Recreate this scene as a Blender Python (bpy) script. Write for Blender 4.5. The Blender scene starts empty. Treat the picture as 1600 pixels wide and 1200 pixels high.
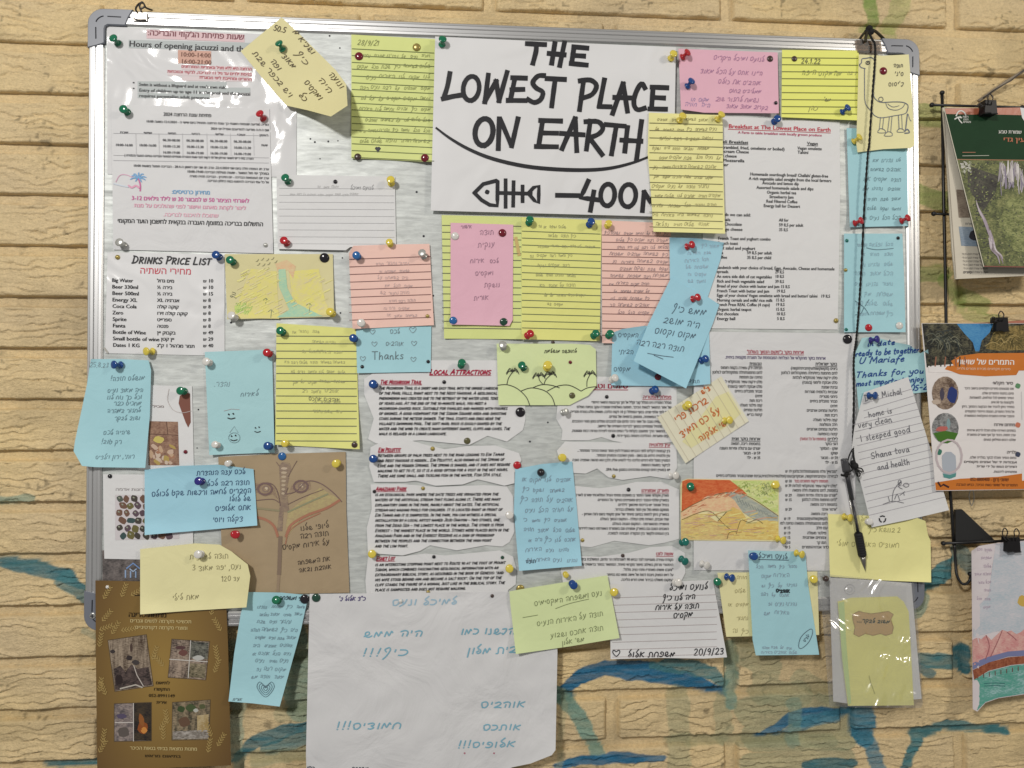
import bpy, math, random
import numpy as np
from mathutils import Vector, Matrix, noise
from mathutils.geometry import delaunay_2d_cdt
random.seed(7)
SC = bpy.context.scene
COL = SC.collection
R = math.radians

# ------------------------------------------------------------------ camera
CAM = Vector((-0.0988, -1.0795, -0.1061))
YAW, PITCH, ROLL = -0.0790, 0.0143, -0.0017
FPX = 1155.0
fwd = Vector((-math.sin(YAW)*math.cos(PITCH), math.cos(YAW)*math.cos(PITCH), math.sin(PITCH)))
rgt0 = Vector((math.cos(YAW), math.sin(YAW), 0))
up0 = rgt0.cross(fwd)
rgt = rgt0*math.cos(ROLL) + up0*math.sin(ROLL)
upv = -rgt0*math.sin(ROLL) + up0*math.cos(ROLL)
cd = bpy.data.cameras.new('camera')
cd.sensor_width = 36.0
cd.lens = 36.0*FPX/1600.0
cd.clip_start = 0.01
cd.clip_end = 50.0
cam = bpy.data.objects.new('camera', cd)
COL.objects.link(cam)
mrot = Matrix((rgt, upv, -fwd)).transposed().to_4x4()
cam.matrix_world = Matrix.Translation(CAM) @ mrot
SC.camera = cam

# ------------------------------------------------------------------ light
SC.view_settings.view_transform = 'Standard'
SC.view_settings.look = 'None'
SC.view_settings.exposure = 0.0
SC.view_settings.gamma = 1.0
W = bpy.data.worlds.new("World")
SC.world = W
W.use_nodes = True
W.node_tree.nodes['Background'].inputs[0].default_value = (0.95, 0.93, 0.90, 1)
W.node_tree.nodes['Background'].inputs[1].default_value = 0.23

def lamp(name, loc, target, size, power, color):
    l = bpy.data.lights.new(name, 'AREA')
    l.shape = 'DISK'
    l.size = size
    l.energy = power
    l.color = color
    o = bpy.data.objects.new(name, l)
    COL.objects.link(o)
    o.location = loc
    d = Vector(target) - Vector(loc)
    o.rotation_euler = d.to_track_quat('-Z', 'Y').to_euler()
    return o
lamp('ceiling_lamp', (-1.20, -2.40, 1.12), (0.10, 0, -0.30), 0.30, 46, (1.0, 0.97, 0.925))
lamp('side_ceiling_lamp', (1.75, -1.55, 0.95), (0.3, 0, -0.2), 0.34, 14, (1.0, 0.93, 0.82))

# ------------------------------------------------------------------ helpers
def P(x, y, d):
    """point at distance d in front of the wall seen at photo position x, y"""
    v = fwd + rgt*((x-800.0)/FPX) + upv*((600.0-y)/FPX)
    t = (-d - CAM.y)/v.y
    return CAM + v*t

def tag(o, label=None, cat=None, group=None, kind=None):
    if label: o['label'] = label
    if cat: o['category'] = cat
    if group: o['group'] = group
    if kind: o['kind'] = kind
    return o

def link(name, verts, faces, mat, parent=None, smooth=False, loc=None, mats=None, midx=None):
    me = bpy.data.meshes.new(name)
    if loc is not None:
        verts = [(v[0]-loc[0], v[1]-loc[1], v[2]-loc[2]) for v in verts]
    me.from_pydata([tuple(v) for v in verts], [], faces)
    for m in (mats or [mat]):
        me.materials.append(m)
    if midx: me.polygons.foreach_set('material_index', midx)
    if smooth is True:
        me.polygons.foreach_set('use_smooth', [True]*len(me.polygons))
    elif smooth:
        me.polygons.foreach_set('use_smooth', smooth)
    me.update()
    o = bpy.data.objects.new(name, me)
    COL.objects.link(o)
    if parent: o.parent = parent
    if loc is not None and parent is None: o.location = loc
    return o

def empty(name, loc):
    o = bpy.data.objects.new(name, None)
    COL.objects.link(o)
    o.location = loc
    o.empty_display_size = 0.02
    return o

def srgb(r, g, b):
    f = lambda c: (c/255/12.92) if c/255 <= 0.04045 else ((c/255+0.055)/1.055)**2.4
    return (f(r), f(g), f(b))

def nodes(name):
    m = bpy.data.materials.new(name)
    m.use_nodes = True
    nt = m.node_tree
    return m, nt, nt.nodes['Principled BSDF']

def N(nt, t, **kw):
    n = nt.nodes.new(t)
    for k, v in kw.items():
        if k in n.inputs: n.inputs[k].default_value = v
        else: setattr(n, k, v)
    return n

def paper_mat(name, col, rough=0.62, var=0.08, bump=0.25, scale=28, coat=0.0, fibre=900, spec=0.30, crump=0.0015, cs=22.0, cdet=5.0, crough=0.09):
    m, nt, b = nodes(name)
    L = nt.links
    tc = N(nt, 'ShaderNodeTexCoord')
    n1 = N(nt, 'ShaderNodeTexNoise', Scale=scale, Detail=4.0)
    n2 = N(nt, 'ShaderNodeTexNoise', Scale=fibre, Detail=2.0)
    L.new(tc.outputs['Object'], n1.inputs['Vector'])
    L.new(tc.outputs['Object'], n2.inputs['Vector'])
    mx = N(nt, 'ShaderNodeMix', data_type='RGBA')
    mx.inputs[6].default_value = (*[c*(1-var) for c in col], 1)
    mx.inputs[7].default_value = (*[min(1, c*(1+var*0.6)) for c in col], 1)
    L.new(n1.outputs['Fac'], mx.inputs[0])
    L.new(mx.outputs[2], b.inputs['Base Color'])
    b.inputs['Roughness'].default_value = rough
    b.inputs['Specular IOR Level'].default_value = spec
    b.inputs['Coat Weight'].default_value = coat
    b.inputs['Coat Roughness'].default_value = crough
    bm = N(nt, 'ShaderNodeBump', Strength=bump, Distance=0.0004)
    L.new(n2.outputs['Fac'], bm.inputs['Height'])
    last = bm
    if crump > 0:
        mp = N(nt, 'ShaderNodeMapping')
        mp.inputs['Scale'].default_value = (1, 1, 1)
        L.new(tc.outputs['Object'], mp.inputs['Vector'])
        n3 = N(nt, 'ShaderNodeTexNoise', Scale=cs, Detail=cdet, Distortion=1.2)
        L.new(mp.outputs['Vector'], n3.inputs['Vector'])
        b2 = N(nt, 'ShaderNodeBump', Strength=1.0, Distance=crump)
        L.new(n3.outputs['Fac'], b2.inputs['Height'])
        L.new(bm.outputs['Normal'], b2.inputs['Normal'])
        L.new(b2.outputs['Normal'], b.inputs['Coat Normal'])
        last = b2
        L.new(last.outputs['Normal'], b.inputs['Normal'])
    else:
        L.new(bm.outputs['Normal'], b.inputs['Normal'])
    return m

_inks = {}
def ink(col, rough=0.5):
    k = (tuple(col), rough)
    if k not in _inks:
        m, nt, b = nodes('ink')
        b.inputs['Base Color'].default_value = (*col, 1)
        b.inputs['Roughness'].default_value = rough
        b.inputs['Specular IOR Level'].default_value = 0.3
        _inks[k] = m
    return _inks[k]

def plastic(name, col, rough=0.22, spec=0.5, trans=0.0, metal=0.0):
    m, nt, b = nodes(name)
    b.inputs['Base Color'].default_value = (*col, 1)
    b.inputs['Roughness'].default_value = rough
    b.inputs['Specular IOR Level'].default_value = spec
    b.inputs['Metallic'].default_value = metal
    b.inputs['Subsurface Weight'].default_value = trans
    if trans: 
        b.inputs['Subsurface Radius'].default_value = (0.004, 0.004, 0.004)
    return m

def pencil_mat(name, c1, c2, scale=(60, 60, 60), dist=1.0, ns=12, c3=None, bias=(0.35, 0.65)):
    """coloured-pencil / printed-picture patch: noise between two or three colours"""
    m, nt, b = nodes(name)
    L = nt.links
    tc = N(nt, 'ShaderNodeTexCoord')
    mp = N(nt, 'ShaderNodeMapping')
    mp.inputs['Scale'].default_value = scale
    n = N(nt, 'ShaderNodeTexNoise', Scale=1.0, Detail=8.0, Distortion=dist*0.25, Roughness=0.72)
    L.new(tc.outputs['Object'], mp.inputs['Vector'])
    L.new(mp.outputs['Vector'], n.inputs['Vector'])
    cr = N(nt, 'ShaderNodeValToRGB')
    e = cr.color_ramp.elements
    e[0].position = bias[0]; e[0].color = (*c1, 1)
    e[1].position = bias[1]; e[1].color = (*c2, 1)
    if c3:
        k = e.new((bias[0]+bias[1])/2); k.color = (*c3, 1)
    mp2 = N(nt, 'ShaderNodeMapping')
    mp2.inputs['Scale'].default_value = (260, 260, 1100)
    mp2.inputs['Rotation'].default_value = (0, 0.6, 0)
    n2 = N(nt, 'ShaderNodeTexNoise', Scale=1.0, Detail=3.0)
    L.new(tc.outputs['Object'], mp2.inputs['Vector']); L.new(mp2.outputs['Vector'], n2.inputs['Vector'])
    ma = N(nt, 'ShaderNodeMath', operation='MULTIPLY_ADD')
    L.new(n2.outputs['Fac'], ma.inputs[0]); ma.inputs[1].default_value = 0.55
    L.new(n.outputs['Fac'], ma.inputs[2])
    mb = N(nt, 'ShaderNodeMath', operation='SUBTRACT'); mb.inputs[1].default_value = 0.275
    L.new(ma.outputs[0], mb.inputs[0])
    L.new(mb.outputs[0], cr.inputs['Fac'])
    L.new(cr.outputs['Color'], b.inputs['Base Color'])
    b.inputs['Roughness'].default_value = 0.55
    b.inputs['Specular IOR Level'].default_value = 0.3
    return m

def film_mat(name, gloss=0.10, tint=(1, 1, 1), rough=0.10, crump=0.004, white=0.06):
    """thin clear plastic film"""
    m, nt, b = nodes(name)
    L = nt.links
    out = nt.nodes['Material Output']
    tr = N(nt, 'ShaderNodeBsdfTransparent'); tr.inputs['Color'].default_value = (*tint, 1)
    gl = N(nt, 'ShaderNodeBsdfGlossy', Roughness=rough)
    df = N(nt, 'ShaderNodeBsdfDiffuse'); df.inputs['Color'].default_value = (0.8, 0.8, 0.8, 1)
    tc = N(nt, 'ShaderNodeTexCoord')
    n3 = N(nt, 'ShaderNodeTexNoise', Scale=13.0, Detail=1.5, Distortion=2.0)
    L.new(tc.outputs['Object'], n3.inputs['Vector'])
    bm = N(nt, 'ShaderNodeBump', Strength=1.0, Distance=crump)
    L.new(n3.outputs['Fac'], bm.inputs['Height'])
    L.new(bm.outputs['Normal'], gl.inputs['Normal'])
    m1 = N(nt, 'ShaderNodeMixShader'); m1.inputs[0].default_value = white
    L.new(tr.outputs[0], m1.inputs[1]); L.new(df.outputs[0], m1.inputs[2])
    m2 = N(nt, 'ShaderNodeMixShader'); m2.inputs[0].default_value = gloss
    L.new(m1.outputs[0], m2.inputs[1]); L.new(gl.outputs[0], m2.inputs[2])
    L.new(m2.outputs[0], out.inputs['Surface'])
    return m

# --- mesh builders
def tube_geo(pts, r, seg=8, cap=True):
    pts = [Vector(p) for p in pts]
    vs, fs = [], []
    n = len(pts)
    ref = None
    for i, p in enumerate(pts):
        t = (pts[min(i+1, n-1)] - pts[max(i-1, 0)]).normalized()
        if ref is None:
            ref = t.orthogonal().normalized()
        a = (ref - t*ref.dot(t)).normalized()
        ref = a
        b = t.cross(a)
        rr = r[i] if isinstance(r, (list, tuple)) else r
        for k in range(seg):
            w = 2*math.pi*k/seg
            vs.append(p + a*math.cos(w)*rr + b*math.sin(w)*rr)
    for i in range(n-1):
        for k in range(seg):
            k2 = (k+1) % seg
            fs.append((i*seg+k, i*seg+k2, (i+1)*seg+k2, (i+1)*seg+k))
    if cap:
        fs.append(tuple(range(seg))[::-1])
        fs.append(tuple(range((n-1)*seg, n*seg)))
    return vs, fs

def lathe_geo(prof, origin, axis, seg=20):
    """prof = [(h, r)...] along axis from origin"""
    axis = Vector(axis).normalized()
    a = axis.orthogonal().normalized(); b = axis.cross(a)
    vs, fs = [], []
    for h, r in prof:
        for k in range(seg):
            w = 2*math.pi*k/seg
            vs.append(Vector(origin) + axis*h + (a*math.cos(w)+b*math.sin(w))*max(r, 1e-5))
    for i in range(len(prof)-1):
        for k in range(seg):
            k2 = (k+1) % seg
            fs.append((i*seg+k, i*seg+k2, (i+1)*seg+k2, (i+1)*seg+k))
    fs.append(tuple(range(seg))[::-1])
    fs.append(tuple(range((len(prof)-1)*seg, len(prof)*seg)))
    return vs, fs

def merge(*geos):
    vs, fs = [], []
    for v, f in geos:
        o = len(vs)
        vs += list(v)
        fs += [tuple(i+o for i in q) for q in f]
    return vs, fs

def ball_geo(c, r, seg=12):
    prof = [(-r*math.cos(math.pi*i/8), r*math.sin(math.pi*i/8)) for i in range(9)]
    return lathe_geo(prof, c, (0, -1, 0), seg)

def prism_geo(poly, y0, y1, inset=0.0):
    """poly in XZ; extruded from y0 (back) to y1 (front, nearer camera); optional front bevel inset"""
    n = len(poly)
    cx = sum(p[0] for p in poly)/n; cz = sum(p[1] for p in poly)/n
    vs = [(p[0], y0, p[1]) for p in poly] + [(p[0], y1+abs(inset), p[1]) for p in poly]
    rings = 2
    if inset:
        ins = []
        for i in range(n):
            a, b, c = Vector(poly[i-1]), Vector(poly[i]), Vector(poly[(i+1) % n])
            e1 = (b-a); e2 = (c-b)
            if e1.length < 1e-9: e1 = e2
            if e2.length < 1e-9: e2 = e1
            n1 = Vector((-e1.y, e1.x)).normalized(); n2 = Vector((-e2.y, e2.x)).normalized()
            nn = (n1+n2)
            nn = nn.normalized() if nn.length > 1e-6 else n1
            ins.append(b + nn*inset)
        vs += [(p.x, y1, p.y) for p in ins]
        rings = 3
    fs = []
    for k in range(rings-1):
        for i in range(n):
            j = (i+1) % n
            fs.append((k*n+i, k*n+j, (k+1)*n+j, (k+1)*n+i))
    fs.append(tuple(range((rings-1)*n, rings*n)))
    fs.append(tuple(range(n))[::-1])
    return vs, fs

def catmull(pts, n=4):
    if len(pts) < 3: return pts
    out = []
    q = [pts[0]] + list(pts) + [pts[-1]]
    if pts[0] == pts[-1]:
        q = [pts[-2]] + list(pts) + [pts[1]]
    for i in range(1, len(q)-2):
        p0, p1, p2, p3 = q[i-1], q[i], q[i+1], q[i+2]
        for k in range(n):
            t = k/n
            out.append(tuple(0.5*((2*p1[a]) + (-p0[a]+p2[a])*t + (2*p0[a]-5*p1[a]+4*p2[a]-p3[a])*t*t +
                       (-p0[a]+3*p1[a]-3*p2[a]+p3[a])*t**3) for a in range(len(p1))))
    out.append(tuple(q[-2]))
    return out

# ------------------------------------------------------------------ glyphs of the plain printed font
GL = {}
def build_glyphs():
    c = bpy.data.curves.new('glyph', 'FONT')
    c.resolution_u = 2
    o = bpy.data.objects.new('glyph', c)
    COL.objects.link(o)
    chars = [chr(i) for i in range(33, 127)] + [chr(i) for i in range(0x5d0, 0x5eb)] + ['½', '•', '–', '♥']
    c.fill_mode = 'NONE'
    def xs(s, tri=False):
        c.body = s
        bpy.context.view_layer.update()
        dg = bpy.context.evaluated_depsgraph_get()
        e = o.evaluated_get(dg)
        m = e.to_mesh()
        v = [(q.co.x, q.co.y) for q in m.vertices]
        ed = [tuple(q.vertices) for q in m.edges]
        e.to_mesh_clear()
        if not tri: return v, []
        # closed outlines = runs of consecutive vertices; fill by winding number (overlapping outlines join)
        par = list(range(len(v)))
        def find(i):
            while par[i] != i: i = par[i]
            return i
        for i, j in ed: par[find(i)] = find(j)
        loops = {}
        for i in range(len(v)): loops.setdefault(find(i), []).append(i)
        cons = []
        for L in loops.values():
            for k in range(len(L)): cons.append((L[k], L[(k+1) % len(L)]))
        if not cons: return v, []
        vo, eo, fo, *_ = delaunay_2d_cdt([Vector(p) for p in v], cons, [], 0, 1e-6)
        out = []
        for f in fo:
            gx = sum(vo[i].x for i in f)/len(f); gy = sum(vo[i].y for i in f)/len(f)
            w = 0
            for i, j in cons:
                (x1, y1), (x2, y2) = v[i], v[j]
                if (y1 <= gy) != (y2 <= gy):
                    if x1+(gy-y1)*(x2-x1)/(y2-y1) > gx: w += 1 if y2 > y1 else -1
            if w: out.append(tuple(f))
        return [(p.x, p.y) for p in vo], out
    for off, key in ((0.0, 'r'), (0.018, 'b')):
        c.offset = off
        bar = max(p[0] for p in xs('|')[0])
        for ch in chars:
            v, f = xs(ch, True)
            adv = max(p[0] for p in xs(ch+'|')[0]) - bar
            GL[(ch, key)] = (v, f, adv)
    bpy.data.objects.remove(o); bpy.data.curves.remove(c)
build_glyphs()

def bidi(s):
    if not any('\u0590' <= ch <= '\u05ff' for ch in s): return s
    r = s[::-1]
    out, run = [], ''
    for ch in r + '\0':
        if ch.isascii() and (ch.isalnum() or (ch in '.,:-/' and run)):
            run += ch
        else:
            tail = ''
            while run and run[-1] in '.,:-/':
                tail = run[-1] + tail; run = run[:-1]
            out.append(run[::-1] + tail); run = ''
            if ch != '\0': out.append({'(': ')', ')': '('}.get(ch, ch))
    return ''.join(out)

# ------------------------------------------------------------------ stroke alphabets (hand lettering)
def ell(cx, cy, rx, ry, n=10, a0=100, sweep=372):
    return [(cx+rx*math.cos(R(a0+sweep*i/n)), cy+ry*math.sin(R(a0+sweep*i/n))) for i in range(n+1)]
CAPS = {
 'A': (.7, [[(0, 0), (.38, 1)], [(.36, 1), (.6, 0)], [(.08, .36), (.62, .4)]]),
 'B': (.62, [[(.08, 0), (.1, 1)], [(0, 1), (.45, .95), (.5, .7), (.1, .52)], [(.1, .52), (.55, .4), (.5, .08), (0, 0)]]),
 'C': (.62, [[(.58, .85), (.4, 1), (.1, .7), (.05, .3), (.25, .0), (.55, .1)]]),
 'D': (.66, [[(.1, 0), (.12, 1)], [(0, 1), (.45, .85), (.6, .45), (.4, .1), (0, 0)]]),
 'E': (.6, [[(.1, 0), (.1, 1)], [(.05, 1), (.58, 1)], [(.1, .52), (.48, .52)], [(.02, 0), (.56, .02)]]),
 'F': (.56, [[(.1, 0), (.1, 1)], [(.05, 1), (.58, 1)], [(.1, .52), (.46, .52)]]),
 'G': (.66, [[(.58, .85), (.4, 1), (.1, .7), (.05, .3), (.25, 0), (.55, .1), (.56, .42)], [(.3, .45), (.62, .45)]]),
 'H': (.68, [[(.1, 0), (.1, 1)], [(.58, 0), (.6, 1)], [(.02, .5), (.66, .52)]]),
 'I': (.3, [[(.14, 0), (.15, 1)]]),
 'J': (.5, [[(.42, 1), (.42, .2), (.2, 0), (.02, .2)], [(.2, 1), (.55, 1)]]),
 'K': (.62, [[(.1, 0), (.1, 1)], [(.56, 1), (.12, .45)], [(.2, .55), (.6, 0)]]),
 'L': (.54, [[(.12, 1), (.08, 0)], [(.06, 0), (.52, .02)]]),
 'M': (.82, [[(.05, 0), (.14, 1)], [(.14, 1), (.4, .3)], [(.4, .3), (.66, 1)], [(.66, 1), (.74, 0)]]),
 'N': (.7, [[(.08, 0), (.1, 1)], [(.1, 1), (.56, 0)], [(.56, 0), (.62, 1)]]),
 'O': (.68, [ell(.34, .5, .28, .5)]),
 'P': (.58, [[(.1, 0), (.12, 1)], [(0, 1), (.42, .97), (.54, .75), (.4, .5), (.1, .44)]]),
 'Q': (.7, [ell(.34, .5, .28, .5), [(.38, .3), (.64, -.06)]]),
 'R': (.62, [[(.1, 0), (.12, 1)], [(0, 1), (.42, .97), (.54, .78), (.4, .54), (.1, .46)], [(.24, .48), (.58, 0)]]),
 'S': (.56, [[(.5, .88), (.32, 1), (.08, .85), (.1, .62), (.42, .42), (.5, .18), (.28, 0), (.02, .12)]]),
 'T': (.6, [[(.3, 1), (.26, 0)], [(0, 1), (.6, 1)]]),
 'U': (.66, [[(.08, 1), (.06, .3), (.28, 0), (.52, .25), (.58, 1)]]),
 'V': (.64, [[(.04, 1), (.28, 0)], [(.28, 0), (.6, 1)]]),
 'W': (.86, [[(.06, 1), (.14, 0)], [(.14, 0), (.4, .7)], [(.4, .7), (.56, 0)], [(.56, 0), (.82, 1)]]),
 'X': (.62, [[(.04, 1), (.56, 0)], [(.58, 1), (.04, 0)]]),
 'Y': (.6, [[(.04, 1), (.28, .5)], [(.56, 1), (.2, 0)]]),
 'Z': (.6, [[(.06, 1), (.54, 1), (.04, 0), (.56, .02)]]),
 '0': (.6, [ell(.3, .5, .25, .5)]),
 '1': (.34, [[(.02, .75), (.2, 1), (.18, 0)]]),
 '2': (.58, [[(.06, .8), (.26, 1), (.48, .8), (.34, .4), (.04, .02), (.54, .04)]]),
 '3': (.54, [[(.05, .9), (.4, .95), (.42, .65), (.18, .52), (.46, .36), (.4, .05), (.04, .06)]]),
 '4': (.6, [[(.36, 1), (.04, .36), (.56, .38)], [(.4, .62), (.36, 0)]]),
 '5': (.56, [[(.5, 1), (.14, 1), (.1, .58), (.44, .52), (.46, .15), (.2, 0), (.02, .1)]]),
 '6': (.56, [[(.44, 1), (.12, .6), (.08, .2), (.3, 0), (.48, .25), (.3, .48), (.1, .3)]]),
 '7': (.5, [[(.02, 1), (.48, 1), (.2, 0)]]),
 '8': (.56, [[(.3, .55), (.08, .75), (.28, 1), (.46, .78), (.26, .52), (.06, .25), (.28, 0), (.5, .24), (.3, .55)]]),
 '9': (.54, [[(.46, .7), (.2, .5), (.06, .75), (.26, 1), (.46, .8), (.4, .3), (.28, 0)]]),
 '-': (.5, [[(.05, .45), (.45, .45)]]), '–': (.7, [[(.05, .45), (.65, .45)]]),
 '.': (.24, [[(.08, 0), (.14, .06)]]), ',': (.24, [[(.14, .08), (.04, -.2)]]),
 "'": (.2, [[(.12, 1), (.08, .75)]]), '"': (.34, [[(.1, 1), (.08, .75)], [(.26, 1), (.24, .75)]]),
 '!': (.26, [[(.14, 1), (.1, .3)], [(.08, 0), (.1, .06)]]), '/': (.4, [[(.3, 1.05), (.04, -.1)]]),
 '|': (.2, [[(.1, 1.05), (.08, -.1)]]), ':': (.24, [[(.1, .1), (.12, .18)], [(.1, .6), (.12, .68)]]),
}
LOW = {
 'a': (.5, [[(.42, .5), (.2, .55), (.04, .25), (.16, 0), (.38, .3), (.42, .5), (.4, .05), (.5, .05)]]),
 'b': (.46, [[(.06, 1), (.05, 0)], [(.06, .3), (.24, .55), (.42, .3), (.26, 0), (.05, .08)]]),
 'c': (.42, [[(.38, .45), (.2, .55), (.04, .25), (.18, 0), (.4, .08)]]),
 'd': (.5, [[(.4, .4), (.2, .55), (.04, .25), (.16, 0), (.38, .2), (.46, 1.0), (.42, .05), (.5, .05)]]),
 'e': (.42, [[(.04, .25), (.34, .35), (.26, .55), (.06, .35), (.14, 0), (.4, .08)]]),
 'f': (.36, [[(.36, .95), (.2, 1.0), (.12, .5), (.1, -.35)], [(0, .5), (.32, .52)]]),
 'g': (.48, [[(.4, .5), (.18, .55), (.04, .28), (.18, .05), (.4, .4), (.38, -.25), (.14, -.4), (.04, -.2)]]),
 'h': (.46, [[(.06, 1), (.04, 0)], [(.05, .3), (.24, .55), (.38, .4), (.38, 0)]]),
 'i': (.2, [[(.08, .5), (.08, .05), (.18, .05)], [(.1, .72), (.11, .76)]]),
 'j': (.24, [[(.14, .5), (.12, -.25), (-.04, -.35)], [(.14, .72), (.15, .76)]]),
 'k': (.42, [[(.06, 1), (.04, 0)], [(.36, .55), (.06, .25), (.38, 0)]]),
 'l': (.22, [[(.08, 1), (.06, .1), (.2, .05)]]),
 'm': (.68, [[(.04, .5), (.04, 0)], [(.04, .3), (.2, .55), (.3, .4), (.3, 0)], [(.3, .3), (.48, .55), (.58, .4), (.58, 0), (.68, .06)]]),
 'n': (.46, [[(.04, .5), (.04, 0)], [(.04, .3), (.22, .55), (.36, .4), (.36, 0), (.46, .06)]]),
 'o': (.44, [ell(.2, .27, .17, .27, 8)]),
 'p': (.44, [[(.06, .5), (.03, -.4)], [(.05, .3), (.24, .55), (.4, .3), (.24, 0), (.05, .08)]]),
 'r': (.34, [[(.04, .5), (.04, 0)], [(.05, .3), (.2, .52), (.34, .45)]]),
 's': (.36, [[(.32, .48), (.14, .52), (.08, .35), (.28, .2), (.22, 0), (.0, .06)]]),
 't': (.34, [[(.14, .9), (.12, .1), (.3, .05)], [(0, .6), (.32, .62)]]),
 'u': (.46, [[(.04, .5), (.06, .1), (.22, 0), (.36, .2), (.38, .5), (.38, .05), (.46, .05)]]),
 'v': (.42, [[(.02, .5), (.16, 0), (.36, .5)]]),
 'y': (.44, [[(.04, .5), (.12, .15), (.36, .2)], [(.38, .5), (.32, -.2), (.1, -.4), (.04, -.25)]]),
}
HEB = {
 'א': (.66, [[(.12, .78), (.04, 0)], [(.56, .7), (.2, .4), (.54, .02)]]),
 'ב': (.6, [[(.06, .6), (.35, .74), (.52, .5), (.3, .22), (.02, .02), (.3, .04), (.58, 0)]]),
 'ג': (.5, [[(.04, .66), (.42, .7), (.36, .3), (.14, -.05), (.02, .12)]]),
 'ד': (.56, [[(.02, .62), (.36, .74), (.48, .5), (.26, .36), (.5, .16), (.3, -.05), (.1, .0)]]),
 'ה': (.6, [[(0, .6), (.3, .74), (.54, .55), (.5, 0)], [(.2, .38), (.16, .02)]]),
 'ו': (.24, [[(.12, .72), (.1, 0)]]),
 'ז': (.44, [[(.38, .7), (.1, .62), (.3, .35), (.28, .02), (.04, .08)]]),
 'ח': (.62, [[(.02, 0), (.06, .5), (.28, .74), (.52, .52), (.52, 0)]]),
 'ט': (.6, [[(.08, .95), (.02, .3), (.22, 0), (.5, .3), (.42, .66), (.26, .5)]]),
 'י': (.2, [[(.1, .72), (.08, .44)]]),
 'כ': (.56, [[(.04, .7), (.4, .64), (.5, .3), (.3, .02), (.02, .02)]]),
 'ך': (.54, [[(.04, .64), (.36, .72), (.48, .4), (.42, -.42)]]),
 'ל': (.5, [[(.36, 1.2), (.1, .75), (.36, .5), (.44, .18), (.2, 0), (.08, .2), (.26, .36)]]),
 'מ': (.66, [[(.02, 0), (.14, .66), (.34, .1), (.5, .7), (.6, .5)]]),
 'ם': (.6, [[(.14, .02), (.04, .62), (.4, .74), (.54, .35), (.36, 0), (.12, .06)]]),
 'נ': (.34, [[(.18, .72), (.22, .06), (.0, 0)]]),
 'ן': (.24, [[(.12, .72), (.08, -.42)]]),
 'ס': (.56, [ell(.26, .36, .22, .36, 8)]),
 'ע': (.58, [[(.1, .7), (.24, .2)], [(.5, .72), (.32, .15), (-.02, -.2)]]),
 'פ': (.58, [[(.3, .4), (.1, .5), (.2, .76), (.48, .6), (.48, .2), (.24, 0), (.02, .06)]]),
 'ף': (.5, [[(.2, .5), (.08, .8), (.3, 1.05), (.4, .7), (.26, 0), (.1, -.42)]]),
 'צ': (.52, [[(.1, .72), (.4, .6), (.2, .4), (.46, .12), (.04, 0)]]),
 'ץ': (.44, [[(.04, .9), (.34, .7), (.2, .4), (.24, -.4)]]),
 'ק': (.6, [[(0, .62), (.34, .74), (.52, .5), (.36, .1)], [(.16, .38), (.1, -.42)]]),
 'ר': (.52, [[(0, .62), (.32, .74), (.48, .45), (.44, 0)]]),
 'ש': (.66, [[(.04, .12), (.4, .36), (.34, .7), (.1, .6), (.16, .12), (.4, .0), (.64, .18)]]),
 'ת': (.66, [[(-.02, 0), (.14, .06), (.14, .66), (.4, .72), (.56, .5), (.56, 0)]]),
}
# ------------------------------------------------------------------ sheets of paper
SHEETS = []
def in_poly(x, y, poly):
    c = False
    n = len(poly)
    j = n-1
    for i in range(n):
        xi, yi = poly[i]; xj, yj = poly[j]
        if (yi > y) != (yj > y) and x < (xj-xi)*(y-yi)/(yj-yi)+xi: c = not c
        j = i
    return c

def dens(poly, step):
    out = []
    n = len(poly)
    for i in range(n):
        a, b = poly[i], poly[(i+1) % n]
        k = max(1, int(math.hypot(b[0]-a[0], b[1]-a[1])/step))
        for q in range(k):
            out.append((a[0]+(b[0]-a[0])*q/k, a[1]+(b[1]-a[1])*q/k))
    return out

def cdt(poly, step):
    ring = dens(poly, step)
    xs = [p[0] for p in poly]; ys = [p[1] for p in poly]
    pts = [Vector(p) for p in ring]
    n = len(ring)
    x = min(xs)+step*0.5
    while x < max(xs):
        y = min(ys)+step*0.5
        while y < max(ys):
            if in_poly(x, y, poly):
                if min((x-q[0])**2+(y-q[1])**2 for q in ring) > (step*0.45)**2:
                    pts.append(Vector((x, y)))
            y += step
        x += step
    v, e, f, *_ = delaunay_2d_cdt(pts, [(i, (i+1) % n) for i in range(n)], [list(range(n))], 1, 1e-4)
    return [(p.x, p.y) for p in v], [tuple(q) for q in f], n

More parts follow.
